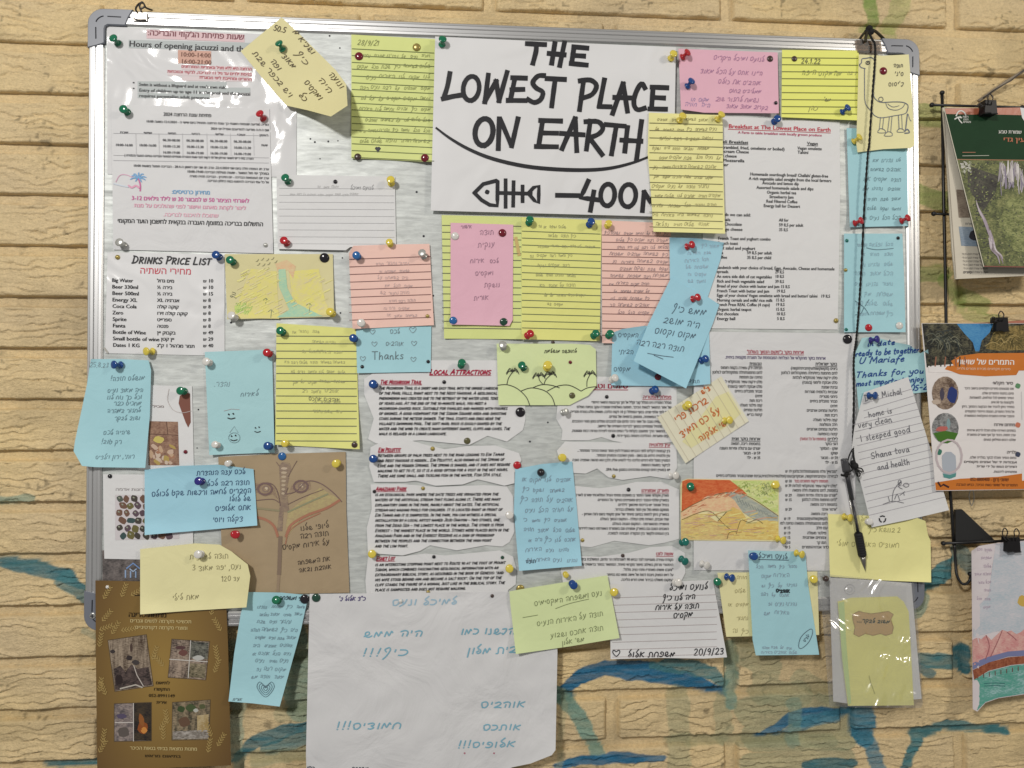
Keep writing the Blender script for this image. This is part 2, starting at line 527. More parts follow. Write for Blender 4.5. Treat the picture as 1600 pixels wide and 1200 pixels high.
class Sheet:
    def __init__(s, name, label, cat, poly, d, mat, lifts=(), wav=0.0005, group=None, step=8, angle=None, seed=0, reg=True, thick=0.0003, parent=None):
        s.poly, s.d, s.lifts, s.wav, s.seed = poly, d, lifts, wav, seed or random.randint(1, 999)
        s.inks = {}
        rr = random.Random(sum(ord(ch) for ch in (label or name)))
        s.sl, s.wf, s.hj = rr.uniform(-.16, .20), rr.uniform(.86, 1.12), rr.uniform(.02, .09)
        if name in ('sticky_note', 'note', 'pink_note', 'lined_note', 'lined_card', 'small_card', 'crayon_drawing', 'palm_drawing_note'):
            xs_ = [p[0] for p in poly]; ys_ = [p[1] for p in poly]
            x0_, x1_, y0_, y1_ = min(xs_), max(xs_), min(ys_), max(ys_)
            s.lifts = list(lifts)+[(x0_+(x1_-x0_)*.72, y0_+(y1_-y0_)*.78, 1, rr.uniform(.4, 1.4), 30, rr.uniform(.0005, .0035)),
                                   (x0_+(x1_-x0_)*.25, y0_+(y1_-y0_)*.8, -1, rr.uniform(.5, 1.6), 28, rr.uniform(.0003, .0030)),
                                   (0, y1_-rr.uniform(14, 30), 0, 1, 26, rr.uniform(.0003, .002))]
        q = poly if len(poly) == 4 else None
        if angle is None:
            if q:
                s.a0 = math.atan2(q[1][1]-q[0][1], q[1][0]-q[0][0])
                s.a1 = math.atan2(q[2][1]-q[3][1], q[2][0]-q[3][0])
            else:
                s.a0 = s.a1 = 0.0
        else:
            s.a0 = s.a1 = R(angle)
        s.y0 = min(p[1] for p in poly); s.y1 = max(p[1] for p in poly)
        s.d0 = d
        v, f, nring = cdt(poly, step)
        # a sheet lies on whatever is under it: raise it just clear of the lower ones
        add = 0.0
        for q2 in SHEETS:
            if q2.d0 > s.d0: continue
            bx = (min(p[0] for p in q2.poly), max(p[0] for p in q2.poly), min(p[1] for p in q2.poly), max(p[1] for p in q2.poly))
            for x, y in v:
                if bx[0] <= x <= bx[1] and bx[2] <= y <= bx[3] and in_poly(x, y, q2.poly):
                    add = max(add, q2.dep(x, y)-s.dep(x, y)+0.0006)
        s.d = d+add
        cx = sum(p[0] for p in poly)/len(poly); cy = sum(p[1] for p in poly)/len(poly)
        s.loc = P(cx, cy, s.d) if parent is None else parent.loc
        fv = [P(x, y, s.dep(x, y)) for x, y in v]
        # orient faces to -Y
        ff = []
        for t in f:
            a, b, c = fv[t[0]], fv[t[1]], fv[t[2]]
            if (b-a).cross(c-a).y > 0: t = t[::-1]
            ff.append(t)
        n = len(fv)
        cnt = {}
        for t in ff:
            for i in range(len(t)):
                cnt[(t[i], t[(i+1) % len(t)])] = 1
        vs = fv + [Vector((p.x, p.y+thick, p.z)) for p in fv]
        fs = list(ff) + [tuple(i+n for i in t[::-1]) for t in ff]
        sm = [True]*len(fs)
        for (i, j) in [k for k in cnt if (k[1], k[0]) not in cnt]:
            o = len(vs)
            vs += [fv[i], fv[j], vs[j+n], vs[i+n]]
            fs.append((o+1, o, o+3, o+2)); sm.append(False)
        s.o = link(name, vs, fs, mat, smooth=sm, loc=s.loc, parent=parent.o if parent else None)
        if parent is None: tag(s.o, label, cat, group)
        elif label: tag(s.o, label)
        if reg: SHEETS.append(s)

    def dep(s, x, y):
        z = s.d
        for l in s.lifts:
            px, py, nx, ny, dist, h = l[:6]
            pw = l[6] if len(l) > 6 else 2.0
            k = math.hypot(nx, ny)
            t = ((x-px)*nx/k+(y-py)*ny/k)/dist
            if t > 0: z += h*min(t, 1.4)**pw
        if s.wav:
            z += s.wav*(0.5+0.5*noise.noise(Vector((x*0.016, y*0.022, s.seed*3.7)))) + \
                 s.wav*0.22*noise.noise(Vector((x*0.045, y*0.04, s.seed*1.3)))
        return z

    def ang(s, y):
        t = (y-s.y0)/max(1, s.y1-s.y0)
        return s.a0*(1-t)+s.a1*t

    def geo(s, col, name='printed_text', k=0):
        return s.inks.setdefault((tuple(col), name), ([], []))

    def pt(s, x, y, k=0):
        p = P(x, y, s.dep(x, y)+0.00062+0.00002*k)
        return (p.x-s.loc.x, p.y-s.loc.y, p.z-s.loc.z)

    def stroke(s, pts, w, col=(.02, .02, .02), name='handwriting', smooth=False, k=None, taper=False, jit=0.0):
        vs, fs = s.geo(col, name)
        if smooth: pts = catmull(pts, smooth if isinstance(smooth, int) and smooth > 1 else 4)
        # split long pieces so the stroke follows the paper
        q = [pts[0]]
        for a, b in zip(pts, pts[1:]):
            L = math.hypot(b[0]-a[0], b[1]-a[1])
            m = max(1, int(L/9))
            for i in range(1, m+1):
                q.append((a[0]+(b[0]-a[0])*i/m, a[1]+(b[1]-a[1])*i/m))
        pts = q
        if k is None:
            s.kk = getattr(s, 'kk', 0)+1
            k = s.kk % 6
        n = len(pts); o = len(vs)
        for i, p in enumerate(pts):
            a = pts[max(i-1, 0)]; b = pts[min(i+1, n-1)]
            tx, ty = b[0]-a[0], b[1]-a[1]
            L = math.hypot(tx, ty) or 1
            tx /= L; ty /= L
            ww = w
            if taper: ww = w*(0.45+0.55*math.sin(math.pi*(i+0.5)/n))
            if jit: ww *= 1+random.uniform(-jit, jit)
            ex = -w*0.35 if i == 0 else (w*0.35 if i == n-1 else 0)
            x, y = p[0]+tx*ex, p[1]+ty*ex
            vs.append(s.pt(x-ty*ww/2, y+tx*ww/2, k))
            vs.append(s.pt(x+ty*ww/2, y-tx*ww/2, k))
            if i: fs.append((o+2*i-2, o+2*i, o+2*i+1, o+2*i-1))

    def text(s, t, x, y, h, col=(.02, .02, .02), al='l', w=None, bold=True, it=0.0, font='sans', ang=None, lw=None, ul=False, jit=0.0, name=None, capk=1.22):
        a = s.ang(y) if ang is None else R(ang)
        ca, sa = math.cos(a), math.sin(a)
        t = bidi(t)
        if font == 'sans':
            key = 'b' if bold else 'r'
            em = h/0.71
            items, cur = [], 0.0
            for ch in t:
                if ch == ' ': cur += 0.29; continue
                g = GL.get((ch, key))
                if not g: cur += 0.3; continue
                items.append((cur, g)); cur += g[2]
            tot = cur*em
            kx = (w/tot) if w else 1.0
            tot *= kx
            x0 = {'l': 0, 'c': -tot/2, 'r': -tot}[al]
            vs, fs = s.geo(col, name or 'printed_text')
            for c0, (gv, gf, adv) in items:
                for rep in ((0, 1) if bold else (0,)):
                    o = len(vs)
                    for (gx, gy) in gv:
                        lx = x0+(c0+gx+rep*.05+it*gy)*em*kx; ly = -(gy+rep*.012)*em
                        vs.append(s.pt(x+lx*ca-ly*sa, y+lx*sa+ly*ca, rep*2))
                    fs += [tuple(i+o for i in f) for f in gf]
        else:
            cur, items = 0.0, []
            for ch in t:
                if ch == ' ': cur += 0.42; continue
                sc = 1.0
                if font == 'mark':
                    g = CAPS.get(ch.upper())
                    if ch.isupper(): sc = capk
                else:
                    g = LOW.get(ch) or HEB.get(ch) or CAPS.get(ch) or CAPS.get(ch.upper())
                if not g: cur += 0.3; continue
                items.append((cur, g, sc)); cur += (g[0]+0.13)*sc
            tot = cur*h
            kx = (w/tot) if w else 1.0
            tot *= kx
            x0 = {'l': 0, 'c': -tot/2, 'r': -tot}[al]
            lw = lw or h*0.16
            if font == 'hand': it = it+s.sl; jit = max(jit, s.hj)
            for c0, (gw, ss, ), sc in items:
                jy = random.uniform(-jit, jit)*h; js = 1+random.uniform(-jit, jit)*1.2; jr = random.uniform(-jit, jit)*0.8
                for st in ss:
                    pl = []
                    for (gx, gy) in st:
                        gx2 = gx*sc*js; gy2 = gy*sc*js
                        gx2 += gy2*(it+jr)
                        lx = x0+(c0+gx2)*h*kx; ly = -gy2*h+jy
                        pl.append((x+lx*ca-ly*sa, y+lx*sa+ly*ca))
                    s.stroke(pl, lw, col, name or ('printed_text' if font == 'mark' else 'handwriting'),
                             smooth=(3 if len(pl) > 2 else False))
        if ul:
            uy = 0.28*h
            s.stroke([(x+(x0)*ca-uy*sa, y+x0*sa+uy*ca), (x+(x0+tot)*ca-uy*sa, y+(x0+tot)*sa+uy*ca)], max(0.7, h*0.13), col, name or 'printed_text')
        return tot

    def rule(s, x0, x1, y0, dy, n, col=(.08, .09, .08), w=0.9, slope=None):
        """n ruled lines"""
        for i in range(n):
            y = y0+dy*i
            sl = math.tan(s.ang(y)) if slope is None else slope
            a = [(x0+(x1-x0)*j/10, y+sl*(x1-x0)*j/10) for j in range(11)]
            s.stroke(a, w, col, 'ruled_line', k=0)

    def patch(s, poly, mat, k=0, step=7, name='drawing'):
        v, f, _ = cdt(poly, step)
        vs = []
        for x, y in v:
            p = P(x, y, s.dep(x, y)+0.00028+0.00003*k)
            vs.append((p.x-s.loc.x, p.y-s.loc.y, p.z-s.loc.z))
        ff = []
        for t in f:
            a, b, c = Vector(vs[t[0]]), Vector(vs[t[1]]), Vector(vs[t[2]])
            if (b-a).cross(c-a).y > 0: t = t[::-1]
            ff.append(t)
        return link(name, vs, ff, mat, parent=s.o, smooth=True)

    def blobs(s, items, name='drawing', k=1):
        """items: (cx, cy, rx, ry, rot, mat) joined in one mesh"""
        vs, fs, mats, mi = [], [], [], []
        for j, (cx, cy, rx, ry, rot, mat) in enumerate(items):
            if mat not in mats: mats.append(mat)
            n = 11; o = len(vs)
            ca, sa = math.cos(R(rot)), math.sin(R(rot))
            for i in range(n):
                w = -2*math.pi*i/n
                rr = 1+0.09*math.sin(i*2.3+j)
                ax, ay = rx*math.cos(w)*rr, ry*math.sin(w)*rr
                x, y = cx+ax*ca-ay*sa, cy+ax*sa+ay*ca
                p = P(x, y, s.dep(x, y)+0.00028+0.00003*k+0.000012*(j % 7))
                vs.append((p.x-s.loc.x, p.y-s.loc.y, p.z-s.loc.z))
            fs.append(tuple(range(o, o+n))); mi.append(mats.index(mat))
        return link(name, vs, fs, None, parent=s.o, mats=mats, midx=mi)

    def flush(s):
        for (col, name), (vs, fs) in s.inks.items():
            if vs: link(name, vs, fs, ink(col), parent=s.o)['kind'] = 'stuff'
        s.inks = {}

def top_depth(x, y, base=0.0222):
    z = base
    for s in SHEETS:
        if in_poly(x, y, s.poly): z = max(z, s.dep(x, y))
    return z
# ------------------------------------------------------------------ wall of painted bricks
def vnoise(x, y, seed):
    """value noise on arrays"""
    xi = np.floor(x).astype(np.int64); yi = np.floor(y).astype(np.int64)
    fx = x-xi; fy = y-yi
    fx = fx*fx*(3-2*fx); fy = fy*fy*(3-2*fy)
    def h(a, b):
        n = (a*374761393 + b*668265263 + seed*982451653) & 0x7fffffff
        n = ((n ^ (n >> 13))*1274126177) & 0x7fffffff
        return ((n ^ (n >> 16)) & 0xffff)/65535.0
    return (h(xi, yi)*(1-fx)*(1-fy)+h(xi+1, yi)*fx*(1-fy)+h(xi, yi+1)*(1-fx)*fy+h(xi+1, yi+1)*fx*fy)
def fbm(x, y, seed, o=3):
    r = 0; a = 0.5; t = 0
    for i in range(o):
        r = r+a*vnoise(x*2**i, y*2**i, seed+i*17); t += a; a *= 0.5
    return r/t

GREEN = srgb(106, 146, 52); PALEG = srgb(150, 168, 88); BLUE = srgb(38, 106, 142); TEAL = srgb(70, 124, 130)
DTEAL = srgb(58, 114, 124); WASH = srgb(156, 160, 126); PTEAL = srgb(124, 156, 140); MIDB = srgb(62, 124, 146)
CREAM = srgb(224, 200, 154)
# brush strokes of the mural on the wall: points, width, colour, strength
MURAL = [
 ([(1362, -20), (1360, 10), (1364, 38)], 21, GREEN, 1), ([(1350, 44), (1356, 60)], 14, GREEN, .7),
 ([(1412, -10), (1402, 20), (1392, 42)], 26, PALEG, .6), ([(1395, 48), (1385, 75)], 20, PALEG, .5),
 ([(1425, 175), (1475, 182)], 30, GREEN, .8), ([(1430, 300), (1460, 312), (1500, 318)], 30, GREEN, .85),
 ([(1432, 428), (1478, 426)], 26, GREEN, .7), ([(1478, 440), (1500, 462), (1540, 480)], 24, GREEN, .75), ([(1500, 462), (1508, 492), (1560, 500)], 14, GREEN, .6),
 ([(868, 1090), (903, 1060), (946, 1043), (998, 1046), (1040, 1054), (1090, 1068), (1133, 1083)], 27, BLUE, 1),
 ([(1018, 1038), (1070, 1040), (1112, 1052), (1135, 1072)], 22, TEAL, .9),
 ([(868, 1076), (890, 1088), (868, 1096)], 14, DTEAL, 1),
 ([(1060, 1085), (1062, 1200)], 34, WASH, .75), ([(1128, 1100), (1130, 1150)], 30, WASH, .7), ([(1143, 1010), (1143, 1100)], 20, PTEAL, .8),
 ([(1150, 1015), (1200, 1035), (1190, 1080), (1250, 1085)], 40, WASH, .8), ([(1170, 1110), (1300, 1108), (1320, 1150), (1180, 1150)], 46, WASH, .9),
 ([(1050, 1155), (1300, 1160)], 18, WASH, .8), ([(1170, 1190), (1320, 1185)], 30, WASH, .8), ([(1250, 1060), (1330, 1100)], 30, WASH, .7),
 ([(870, 1085), (905, 1120), (932, 1172)], 23, PTEAL, .9),
 ([(1185, 1152), (1234, 1122), (1285, 1110), (1325, 1115)], 17, BLUE, .9), ([(1210, 1150), (1260, 1130), (1320, 1122)], 14, MIDB, .7),
 ([(866, 1196), (910, 1186), (970, 1185), (1038, 1184)], 18, BLUE, .95), ([(1262, 1196), (1330, 1192)], 17, DTEAL, .9),
 ([(1346, 1108), (1352, 1152)], 34, MIDB, .95), ([(1358, 1155), (1378, 1215)], 24, MIDB, .8),
 ([(1405, 1215), (1436, 1145), (1478, 1136), (1537, 1138), (1576, 1144)], 17, TEAL, .95),
 ([(1240, 1132), (1290, 1120), (1330, 1112)], 17, MIDB, .9), ([(1240, 1160), (1240, 1100)], 20, PTEAL, .5),
 ([(1436, 1028), (1496, 1036)], 24, TEAL, .9), ([(1505, 1016), (1508, 1046)], 20, DTEAL, .95), ([(1438, 1045), (1455, 1052)], 16, DTEAL, .8),
 ([(1435, 930), (1460, 905), (1490, 878)], 28, TEAL, .95), ([(1500, 860), (1520, 885)], 26, DTEAL, .7), ([(1430, 960), (1445, 935)], 18, PTEAL, .7),
 ([(-10, 782), (50, 778)], 13, PTEAL, .7), ([(-10, 878), (50, 886), (100, 896), (132, 918)], 20, DTEAL, .9), ([(100, 905), (135, 930)], 26, TEAL, .8),
 ([(365, 1192), (400, 1158), (480, 1130)], 22, DTEAL, .9), ([(420, 1172), (485, 1146)], 24, TEAL, .8), ([(365, 1010), (372, 1200)], 22, PTEAL, .6),
 ([(400, 1185), (485, 1175)], 24, WASH, .8), ([(450, 960), (470, 1100)], 50, PTEAL, .8), ([(440, 1115), (480, 1110)], 26, WASH, .6),
 ([(70, 1196), (150, 1192)], 12, DTEAL, .9), ([(880, 1080), (872, 1200)], 10, WASH, .6), ([(130, 985), (160, 1000)], 10, PTEAL, .4),
]
def world2px(X, Z, d=0.006):
    dx = X-CAM.x; dy = -d-CAM.y; dz = Z-CAM.z
    zz = dx*fwd.x+dy*fwd.y+dz*fwd.z
    return (800+FPX*(dx*rgt.x+dy*rgt.y+dz*rgt.z)/zz, 600-FPX*(dx*upv.x+dy*upv.y+dz*upv.z)/zz)

def paint(X, Z):
    """colour at wall points"""
    px, py = world2px(X, Z)
    jx = (fbm(X*45, Z*60, 5)-.5)*10; jy = (fbm(X*45, Z*60, 9)-.5)*9
    px = px+jx; py = py+jy
    c = np.tile(np.array(CREAM), (len(X), 1))
    t = fbm(X*7, Z*11, 21)
    c = c*(0.90+0.2*t)[:, None]*np.stack([np.ones_like(t), 1-0.03*(t-.5), 1-0.22*(t-.5)], 1)
    g = fbm(X*90, Z*140, 31)
    c = c*(0.93+0.13*g)[:, None]
    pit = vnoise(X*210, Z*210, 91)*vnoise(X*33, Z*40, 92)
    c = c*(1-0.45*np.clip((pit-0.60)*9, 0, 1))[:, None]
    st_ = fbm(X*9, Z*16, 95)
    c = c*(1-0.16*np.clip((st_-0.56)*6, 0, 1))[:, None]
    for pts, w, col, st in MURAL:
        dm = np.full(len(X), 1e9); u = np.zeros(len(X)); tot = sum(math.dist(a, b) for a, b in zip(pts, pts[1:])); acc = 0.0
        for a, b in zip(pts, pts[1:]):
            ax, ay = a; bx, by = b
            L2 = (bx-ax)**2+(by-ay)**2
            tt = np.clip(((px-ax)*(bx-ax)+(py-ay)*(by-ay))/L2, 0, 1)
            dd = np.hypot(px-ax-tt*(bx-ax), py-ay-tt*(by-ay))
            u = np.where(dd < dm, (acc+tt*L2**.5)/tot, u); dm = np.minimum(dm, dd); acc += L2**.5
        wl = w*(0.50+0.62*np.sin(np.pi*np.clip(u, 0, 1))) if (len(pts) > 2 and col in (BLUE, MIDB, TEAL, DTEAL)) else w
        streak = 0.66+0.42*fbm(X*30, Z*200, 77)
        m = np.clip((wl/2-dm)/1.8+0.5, 0, 1)*st*streak*1.12*(0.72 if col in (GREEN, PALEG, WASH) else 1.0)
        m = np.clip(m, 0, 1)[:, None]
        cc = np.array(col)[None, :]*(0.8+0.4*fbm(X*50, Z*90, 41))[:, None]
        c = c*(1-m)+cc*m
    return c

def wall_mat():
    m, nt, b = nodes('painted_brick')
    L = nt.links
    at = N(nt, 'ShaderNodeVertexColor'); at.layer_name = 'paint'
    gp = N(nt, 'ShaderNodeNewGeometry')
    gn = N(nt, 'ShaderNodeTexNoise', Scale=260.0, Detail=4.0, Roughness=0.7)
    L.new(gp.outputs['Position'], gn.inputs['Vector'])
    mr = N(nt, 'ShaderNodeMapRange'); mr.inputs[1].default_value = .3; mr.inputs[2].default_value = .7; mr.inputs[3].default_value = .84; mr.inputs[4].default_value = 1.10
    L.new(gn.outputs['Fac'], mr.inputs[0])
    vm = N(nt, 'ShaderNodeVectorMath', operation='SCALE')
    L.new(at.outputs['Color'], vm.inputs[0]); L.new(mr.outputs[0], vm.inputs['Scale'])
    L.new(vm.outputs[0], b.inputs['Base Color'])
    b.inputs['Roughness'].default_value = 0.55
    b.inputs['Specular IOR Level'].default_value = 0.35
    tc = N(nt, 'ShaderNodeNewGeometry')
    mp = N(nt, 'ShaderNodeMapping'); mp.inputs['Scale'].default_value = (160, 160, 420)
    L.new(tc.outputs['Position'], mp.inputs['Vector'])
    n = N(nt, 'ShaderNodeTexNoise', Scale=1.0, Detail=6.0, Distortion=0.8, Roughness=0.62)
    L.new(mp.outputs['Vector'], n.inputs['Vector'])
    n2 = N(nt, 'ShaderNodeTexVoronoi', Scale=420.0)
    L.new(tc.outputs['Position'], n2.inputs['Vector'])
    bm = N(nt, 'ShaderNodeBump', Strength=0.8, Distance=0.0022)
    L.new(n.outputs['Fac'], bm.inputs['Height'])
    bm2 = N(nt, 'ShaderNodeBump', Strength=0.5, Distance=0.0009)
    L.new(n2.outputs['Distance'], bm2.inputs['Height'])
    L.new(bm.outputs['Normal'], bm2.inputs['Normal'])
    L.new(bm2.outputs['Normal'], b.inputs['Normal'])
    return m
WALLM = wall_mat()

def colored(o, cols):
    me = o.data
    a = me.color_attributes.new('paint', 'FLOAT_COLOR', 'POINT')
    arr = np.ones((len(cols), 4)); arr[:, :3] = cols
    a.data.foreach_set('color', arr.ravel())

wall = empty('brick_wall', (0, 0, 0))
tag(wall, kind='structure')
# mortar sheet (smooth joints), lightly uneven
x0w, x1w = P(-760, 600, 0).x, P(2380, 600, 0).x
z0w, z1w = P(800, 1500, 0).z, P(800, -300, 0).z
gx = np.arange(x0w, x1w, 0.0045); gz = np.arange(z0w, z1w, 0.0045)
XX, ZZ = np.meshgrid(gx, gz)
nx_, nz_ = len(gx), len(gz)
X = XX.ravel(); Z = ZZ.ravel()
Yv = 0.0022-0.0014*fbm(X*25, Z*60, 3)
vv = np.stack([X, Yv, Z], 1)
idx = np.arange(nx_*nz_).reshape(nz_, nx_)
q = np.stack([idx[:-1, :-1], idx[:-1, 1:], idx[1:, 1:], idx[1:, :-1]], -1).reshape(-1, 4)
cx_, cy_ = world2px(X, Z)
def grid_obj(name, vv, q, parent, cols, mat):
    me = bpy.data.meshes.new(name)
    me.vertices.add(len(vv)); me.vertices.foreach_set('co', vv.ravel())
    me.loops.add(q.size); me.loops.foreach_set('vertex_index', q.ravel().astype(np.int32))
    me.polygons.add(len(q))
    me.polygons.foreach_set('loop_start', np.arange(0, q.size, 4, dtype=np.int32))
    me.polygons.foreach_set('use_smooth', np.ones(len(q), dtype=bool))
    me.materials.append(mat)
    me.update(calc_edges=True); me.validate()
    o = bpy.data.objects.new(name, me); COL.objects.link(o); o.parent = parent
    colored(o, cols)
    return o
mc = paint(X, Z)
grid_obj('mortar', vv, q, wall, mc, WALLM)

zb0 = P(0, 62, 0.008).z
pitch = (zb0-P(0, 1193, 0.008).z)/14.0
xA = P(1143, 1050, 0.008).x
blen = (P(1143, 300, 0.008).x-P(770, 300, 0.008).x)
GAPZ, GAPX = 0.0125, 0.017
def board_hidden(px0, px1, py0, py1):
    return px0 > 150 and px1 < 1425 and py0 > 70 and py1 < 930
for k in range(-4, 19):
    zb = zb0-k*pitch                       # bottom edge of this course
    A = (k % 2 != 0)
    for j in range(-7, 6):
        xl = xA+j*blen+(0 if A else blen*0.5)+GAPX/2
        xr = xl+blen-GAPX
        zt = zb+pitch-GAPZ
        a = world2px(xl, zt); b2 = world2px(xr, zb)
        if xl < x0w-blen*.5 or xr > x1w+blen*.5 or zt > z1w+pitch*.5 or zb < z0w-pitch*.5: continue
        off = b2[0] < -20 or a[0] > 1620 or b2[1] < -10 or a[1] > 1215
        if board_hidden(a[0], b2[0], a[1], b2[1]): continue
        nx = int((xr-xl)/(0.006 if off else 0.0024)); nz = int((zt-zb)/(0.0022 if off else 0.00125))
        X, Z = np.meshgrid(np.linspace(xl, xr, nx), np.linspace(zb, zt, nz))
        sh = X.shape
        X = X.ravel(); Z = Z.ravel()
        ex = np.minimum(X-xl, xr-X); ez = np.minimum(Z-zb, zt-Z)
        s0 = k*31+j*7+500
        warp = fbm(X*15, Z*26, s0)*2.8+fbm(X*52, Z*80, s0+3)*1.15+fbm(X*140, Z*170, s0+5)*0.45
        t = Z*98+warp
        fr = t-np.floor(t)
        lay = np.floor(t).astype(np.int64)
        ledge = np.where(fr < 0.12, fr/0.12, 1-(fr-0.12)*0.80)          # sharp undercut at the bottom of each flake
        fade = np.clip((vnoise(X*26+lay*7.3, lay*1.7+s0*0.37, 11)-0.34)*3.2, 0, 1)
        hgt = 0.0024+0.0050*ledge*fade+0.0026*(1-fade)+0.0028*fbm(X*14, Z*30, s0+9)+0.0007*vnoise(X*150, Z*230, s0)+0.0005*vnoise(X*60, Z*320, s0+1)
        wob = 0.0012*(fbm(X*40, Z*40, s0+7)-.5)
        et = np.clip(np.minimum(ex+wob, zt-Z+wob*2)/0.0034, 0, 1); eb = np.clip((Z-zb+wob*.6)/0.0014, 0, 1)
        edge = np.minimum(et**.6, eb)
        hgt = np.minimum(hgt, 0.0100)*edge-0.0040*(1-edge)
        vv = np.stack([X, -hgt, Z], 1)
        # rough outline
        idx = np.arange(sh[0]*sh[1]).reshape(sh)
        q = np.stack([idx[:-1, :-1], idx[:-1, 1:], idx[1:, 1:], idx[1:, :-1]], -1).reshape(-1, 4)
        grid_obj('brick', vv, q, wall, paint(X, Z), WALLM)

# ------------------------------------------------------------------ the notice board
BW, BH = 0.600, 0.4267
def alu_mat(name, col, rough, metal, streak=(30, 30, 900), bump=0.15, var=0.25):
    m, nt, b = nodes(name)
    L = nt.links
    tc = N(nt, 'ShaderNodeTexCoord')
    mp = N(nt, 'ShaderNodeMapping'); mp.inputs['Scale'].default_value = streak
    n = N(nt, 'ShaderNodeTexNoise', Scale=1.0, Detail=5.0, Distortion=0.3)
    L.new(tc.outputs['Object'], mp.inputs['Vector']); L.new(mp.outputs['Vector'], n.inputs['Vector'])
    mx = N(nt, 'ShaderNodeMix', data_type='RGBA')
    mx.inputs[6].default_value = (*[c*(1-var) for c in col], 1)
    mx.inputs[7].default_value = (*[min(1, c*(1+var)) for c in col], 1)
    L.new(n.outputs['Fac'], mx.inputs[0]); L.new(mx.outputs[2], b.inputs['Base Color'])
    b.inputs['Metallic'].default_value = metal
    b.inputs['Roughness'].default_value = rough
    bm = N(nt, 'ShaderNodeBump', Strength=bump, Distance=0.0003)
    L.new(n.outputs['Fac'], bm.inputs['Height']); L.new(bm.outputs['Normal'], b.inputs['Normal'])
    return m
ALU = alu_mat('aluminium_rail', (.62, .62, .62), .38, .85, (300, 300, 6), .1, .12)
ALUH = alu_mat('aluminium_rail_horizontal', (.62, .62, .62), .38, .85, (6, 300, 300), .1, .12)
def panel_mat():
    m, nt, b = nodes('brushed_panel')
    L = nt.links
    tc = N(nt, 'ShaderNodeTexCoord')
    mp = N(nt, 'ShaderNodeMapping'); mp.inputs['Scale'].default_value = (46, 60, 230)
    n = N(nt, 'ShaderNodeTexNoise', Scale=1.0, Detail=6.0, Distortion=0.4, Roughness=0.65)
    L.new(tc.outputs['Object'], mp.inputs['Vector']); L.new(mp.outputs['Vector'], n.inputs['Vector'])
    mp2 = N(nt, 'ShaderNodeMapping'); mp2.inputs['Scale'].default_value = (3.5, 6, 13)
    n2 = N(nt, 'ShaderNodeTexNoise', Scale=1.0, Detail=3.0, Distortion=0.8)
    L.new(tc.outputs['Object'], mp2.inputs['Vector']); L.new(mp2.outputs['Vector'], n2.inputs['Vector'])
    cr = N(nt, 'ShaderNodeValToRGB')
    cr.color_ramp.elements[0].position = .30; cr.color_ramp.elements[0].color = (.47, .49, .48, 1)
    cr.color_ramp.elements[1].position = .68; cr.color_ramp.elements[1].color = (.68, .71, .69, 1)
    L.new(n.outputs['Fac'], cr.inputs['Fac'])
    L.new(cr.outputs['Color'], b.inputs['Base Color'])
    b.inputs['Metallic'].default_value = 0.12
    b.inputs['Roughness'].default_value = 0.40
    b.inputs['Specular IOR Level'].default_value = 0.3
    b1 = N(nt, 'ShaderNodeBump', Strength=0.35, Distance=0.0004)
    L.new(n.outputs['Fac'], b1.inputs['Height'])
    b2 = N(nt, 'ShaderNodeBump', Strength=1.0, Distance=0.006)
    L.new(n2.outputs['Fac'], b2.inputs['Height']); L.new(b1.outputs['Normal'], b2.inputs['Normal'])
    L.new(b2.outputs['Normal'], b.inputs['Normal'])
    return m
board = empty('notice_board', (0, -0.010, 0))
tag(board, 'large silver notice board with aluminium frame and grey corner caps on a painted brick wall', 'notice board')
def part(name, geo, mat, parent, smooth=False):
    """mesh part; geometry given in world coordinates, parent sits unrotated"""
    loc = Vector((0, 0, 0)); p = parent
    while p: loc = loc+p.location; p = p.parent
    vs = [Vector(v)-loc for v in geo[0]]
    return link(name, vs, geo[1], mat, parent=parent, smooth=smooth)
def box_geo(x0, x1, y0, y1, z0, z1):
    v = [(x, y, z) for x in (x0, x1) for y in (y0, y1) for z in (z0, z1)]
    return v, [(0, 1, 3, 2), (4, 6, 7, 5), (0, 4, 5, 1), (2, 3, 7, 6), (0, 2, 6, 4), (1, 5, 7, 3)]
part('panel', box_geo(-BW+.012, BW-.012, -.0222, -.0105, -BH+.012, BH-.012), panel_mat(), board)
PROF = [(0.0004, .0105), (0.0, .0232), (.0018, .0252), (.0040, .0254), (.0043, .0250), (.0048, .0254), (.0085, .0254), (.0094, .0236), (.0108, .0236), (.0117, .0256), (.0150, .0256), (.0153, .0252), (.0158, .0256), (.0190, .0254), (.0210, .0238), (.0212, .0222)]
def rail(name, a, b, inward, mat):
    a = Vector(a); b = Vector(b); inn = Vector(inward)
    vs, fs = [], []
    t = (b-a)
    for end in (0, 1):
        for u, d in PROF:
            p = a+t*end+inn*u
            vs.append((p.x, -d, p.z))
    n = len(PROF)
    for i in range(n-1): fs.append((i, i+1, n+i+1, n+i))
    # face orientation toward the camera
    v0, v1, v2 = Vector(vs[3]), Vector(vs[4]), Vector(vs[n+4])
    o = part(name, (vs, fs), mat, board)
    return o
c0 = .050
rail('rail', (-BW, 0, -BH+c0), (-BW, 0, BH-c0), (1, 0, 0), ALU)
rail('rail', (BW, 0, -BH+c0), (BW, 0, BH-c0), (-1, 0, 0), ALU)
rail('rail', (-BW+c0, 0, BH), (BW-c0, 0, BH), (0, 0, -1), ALUH)
rail('rail', (-BW+c0, 0, -BH), (BW-c0, 0, -BH), (0, 0, 1), ALUH)
CAPM = plastic('grey_plastic_cap', srgb(118, 122, 132), .35)
GROM = plastic('groove_painted_shade', srgb(40, 42, 50), .5)  # dark colour stands in for the shade inside cap grooves and screw slot
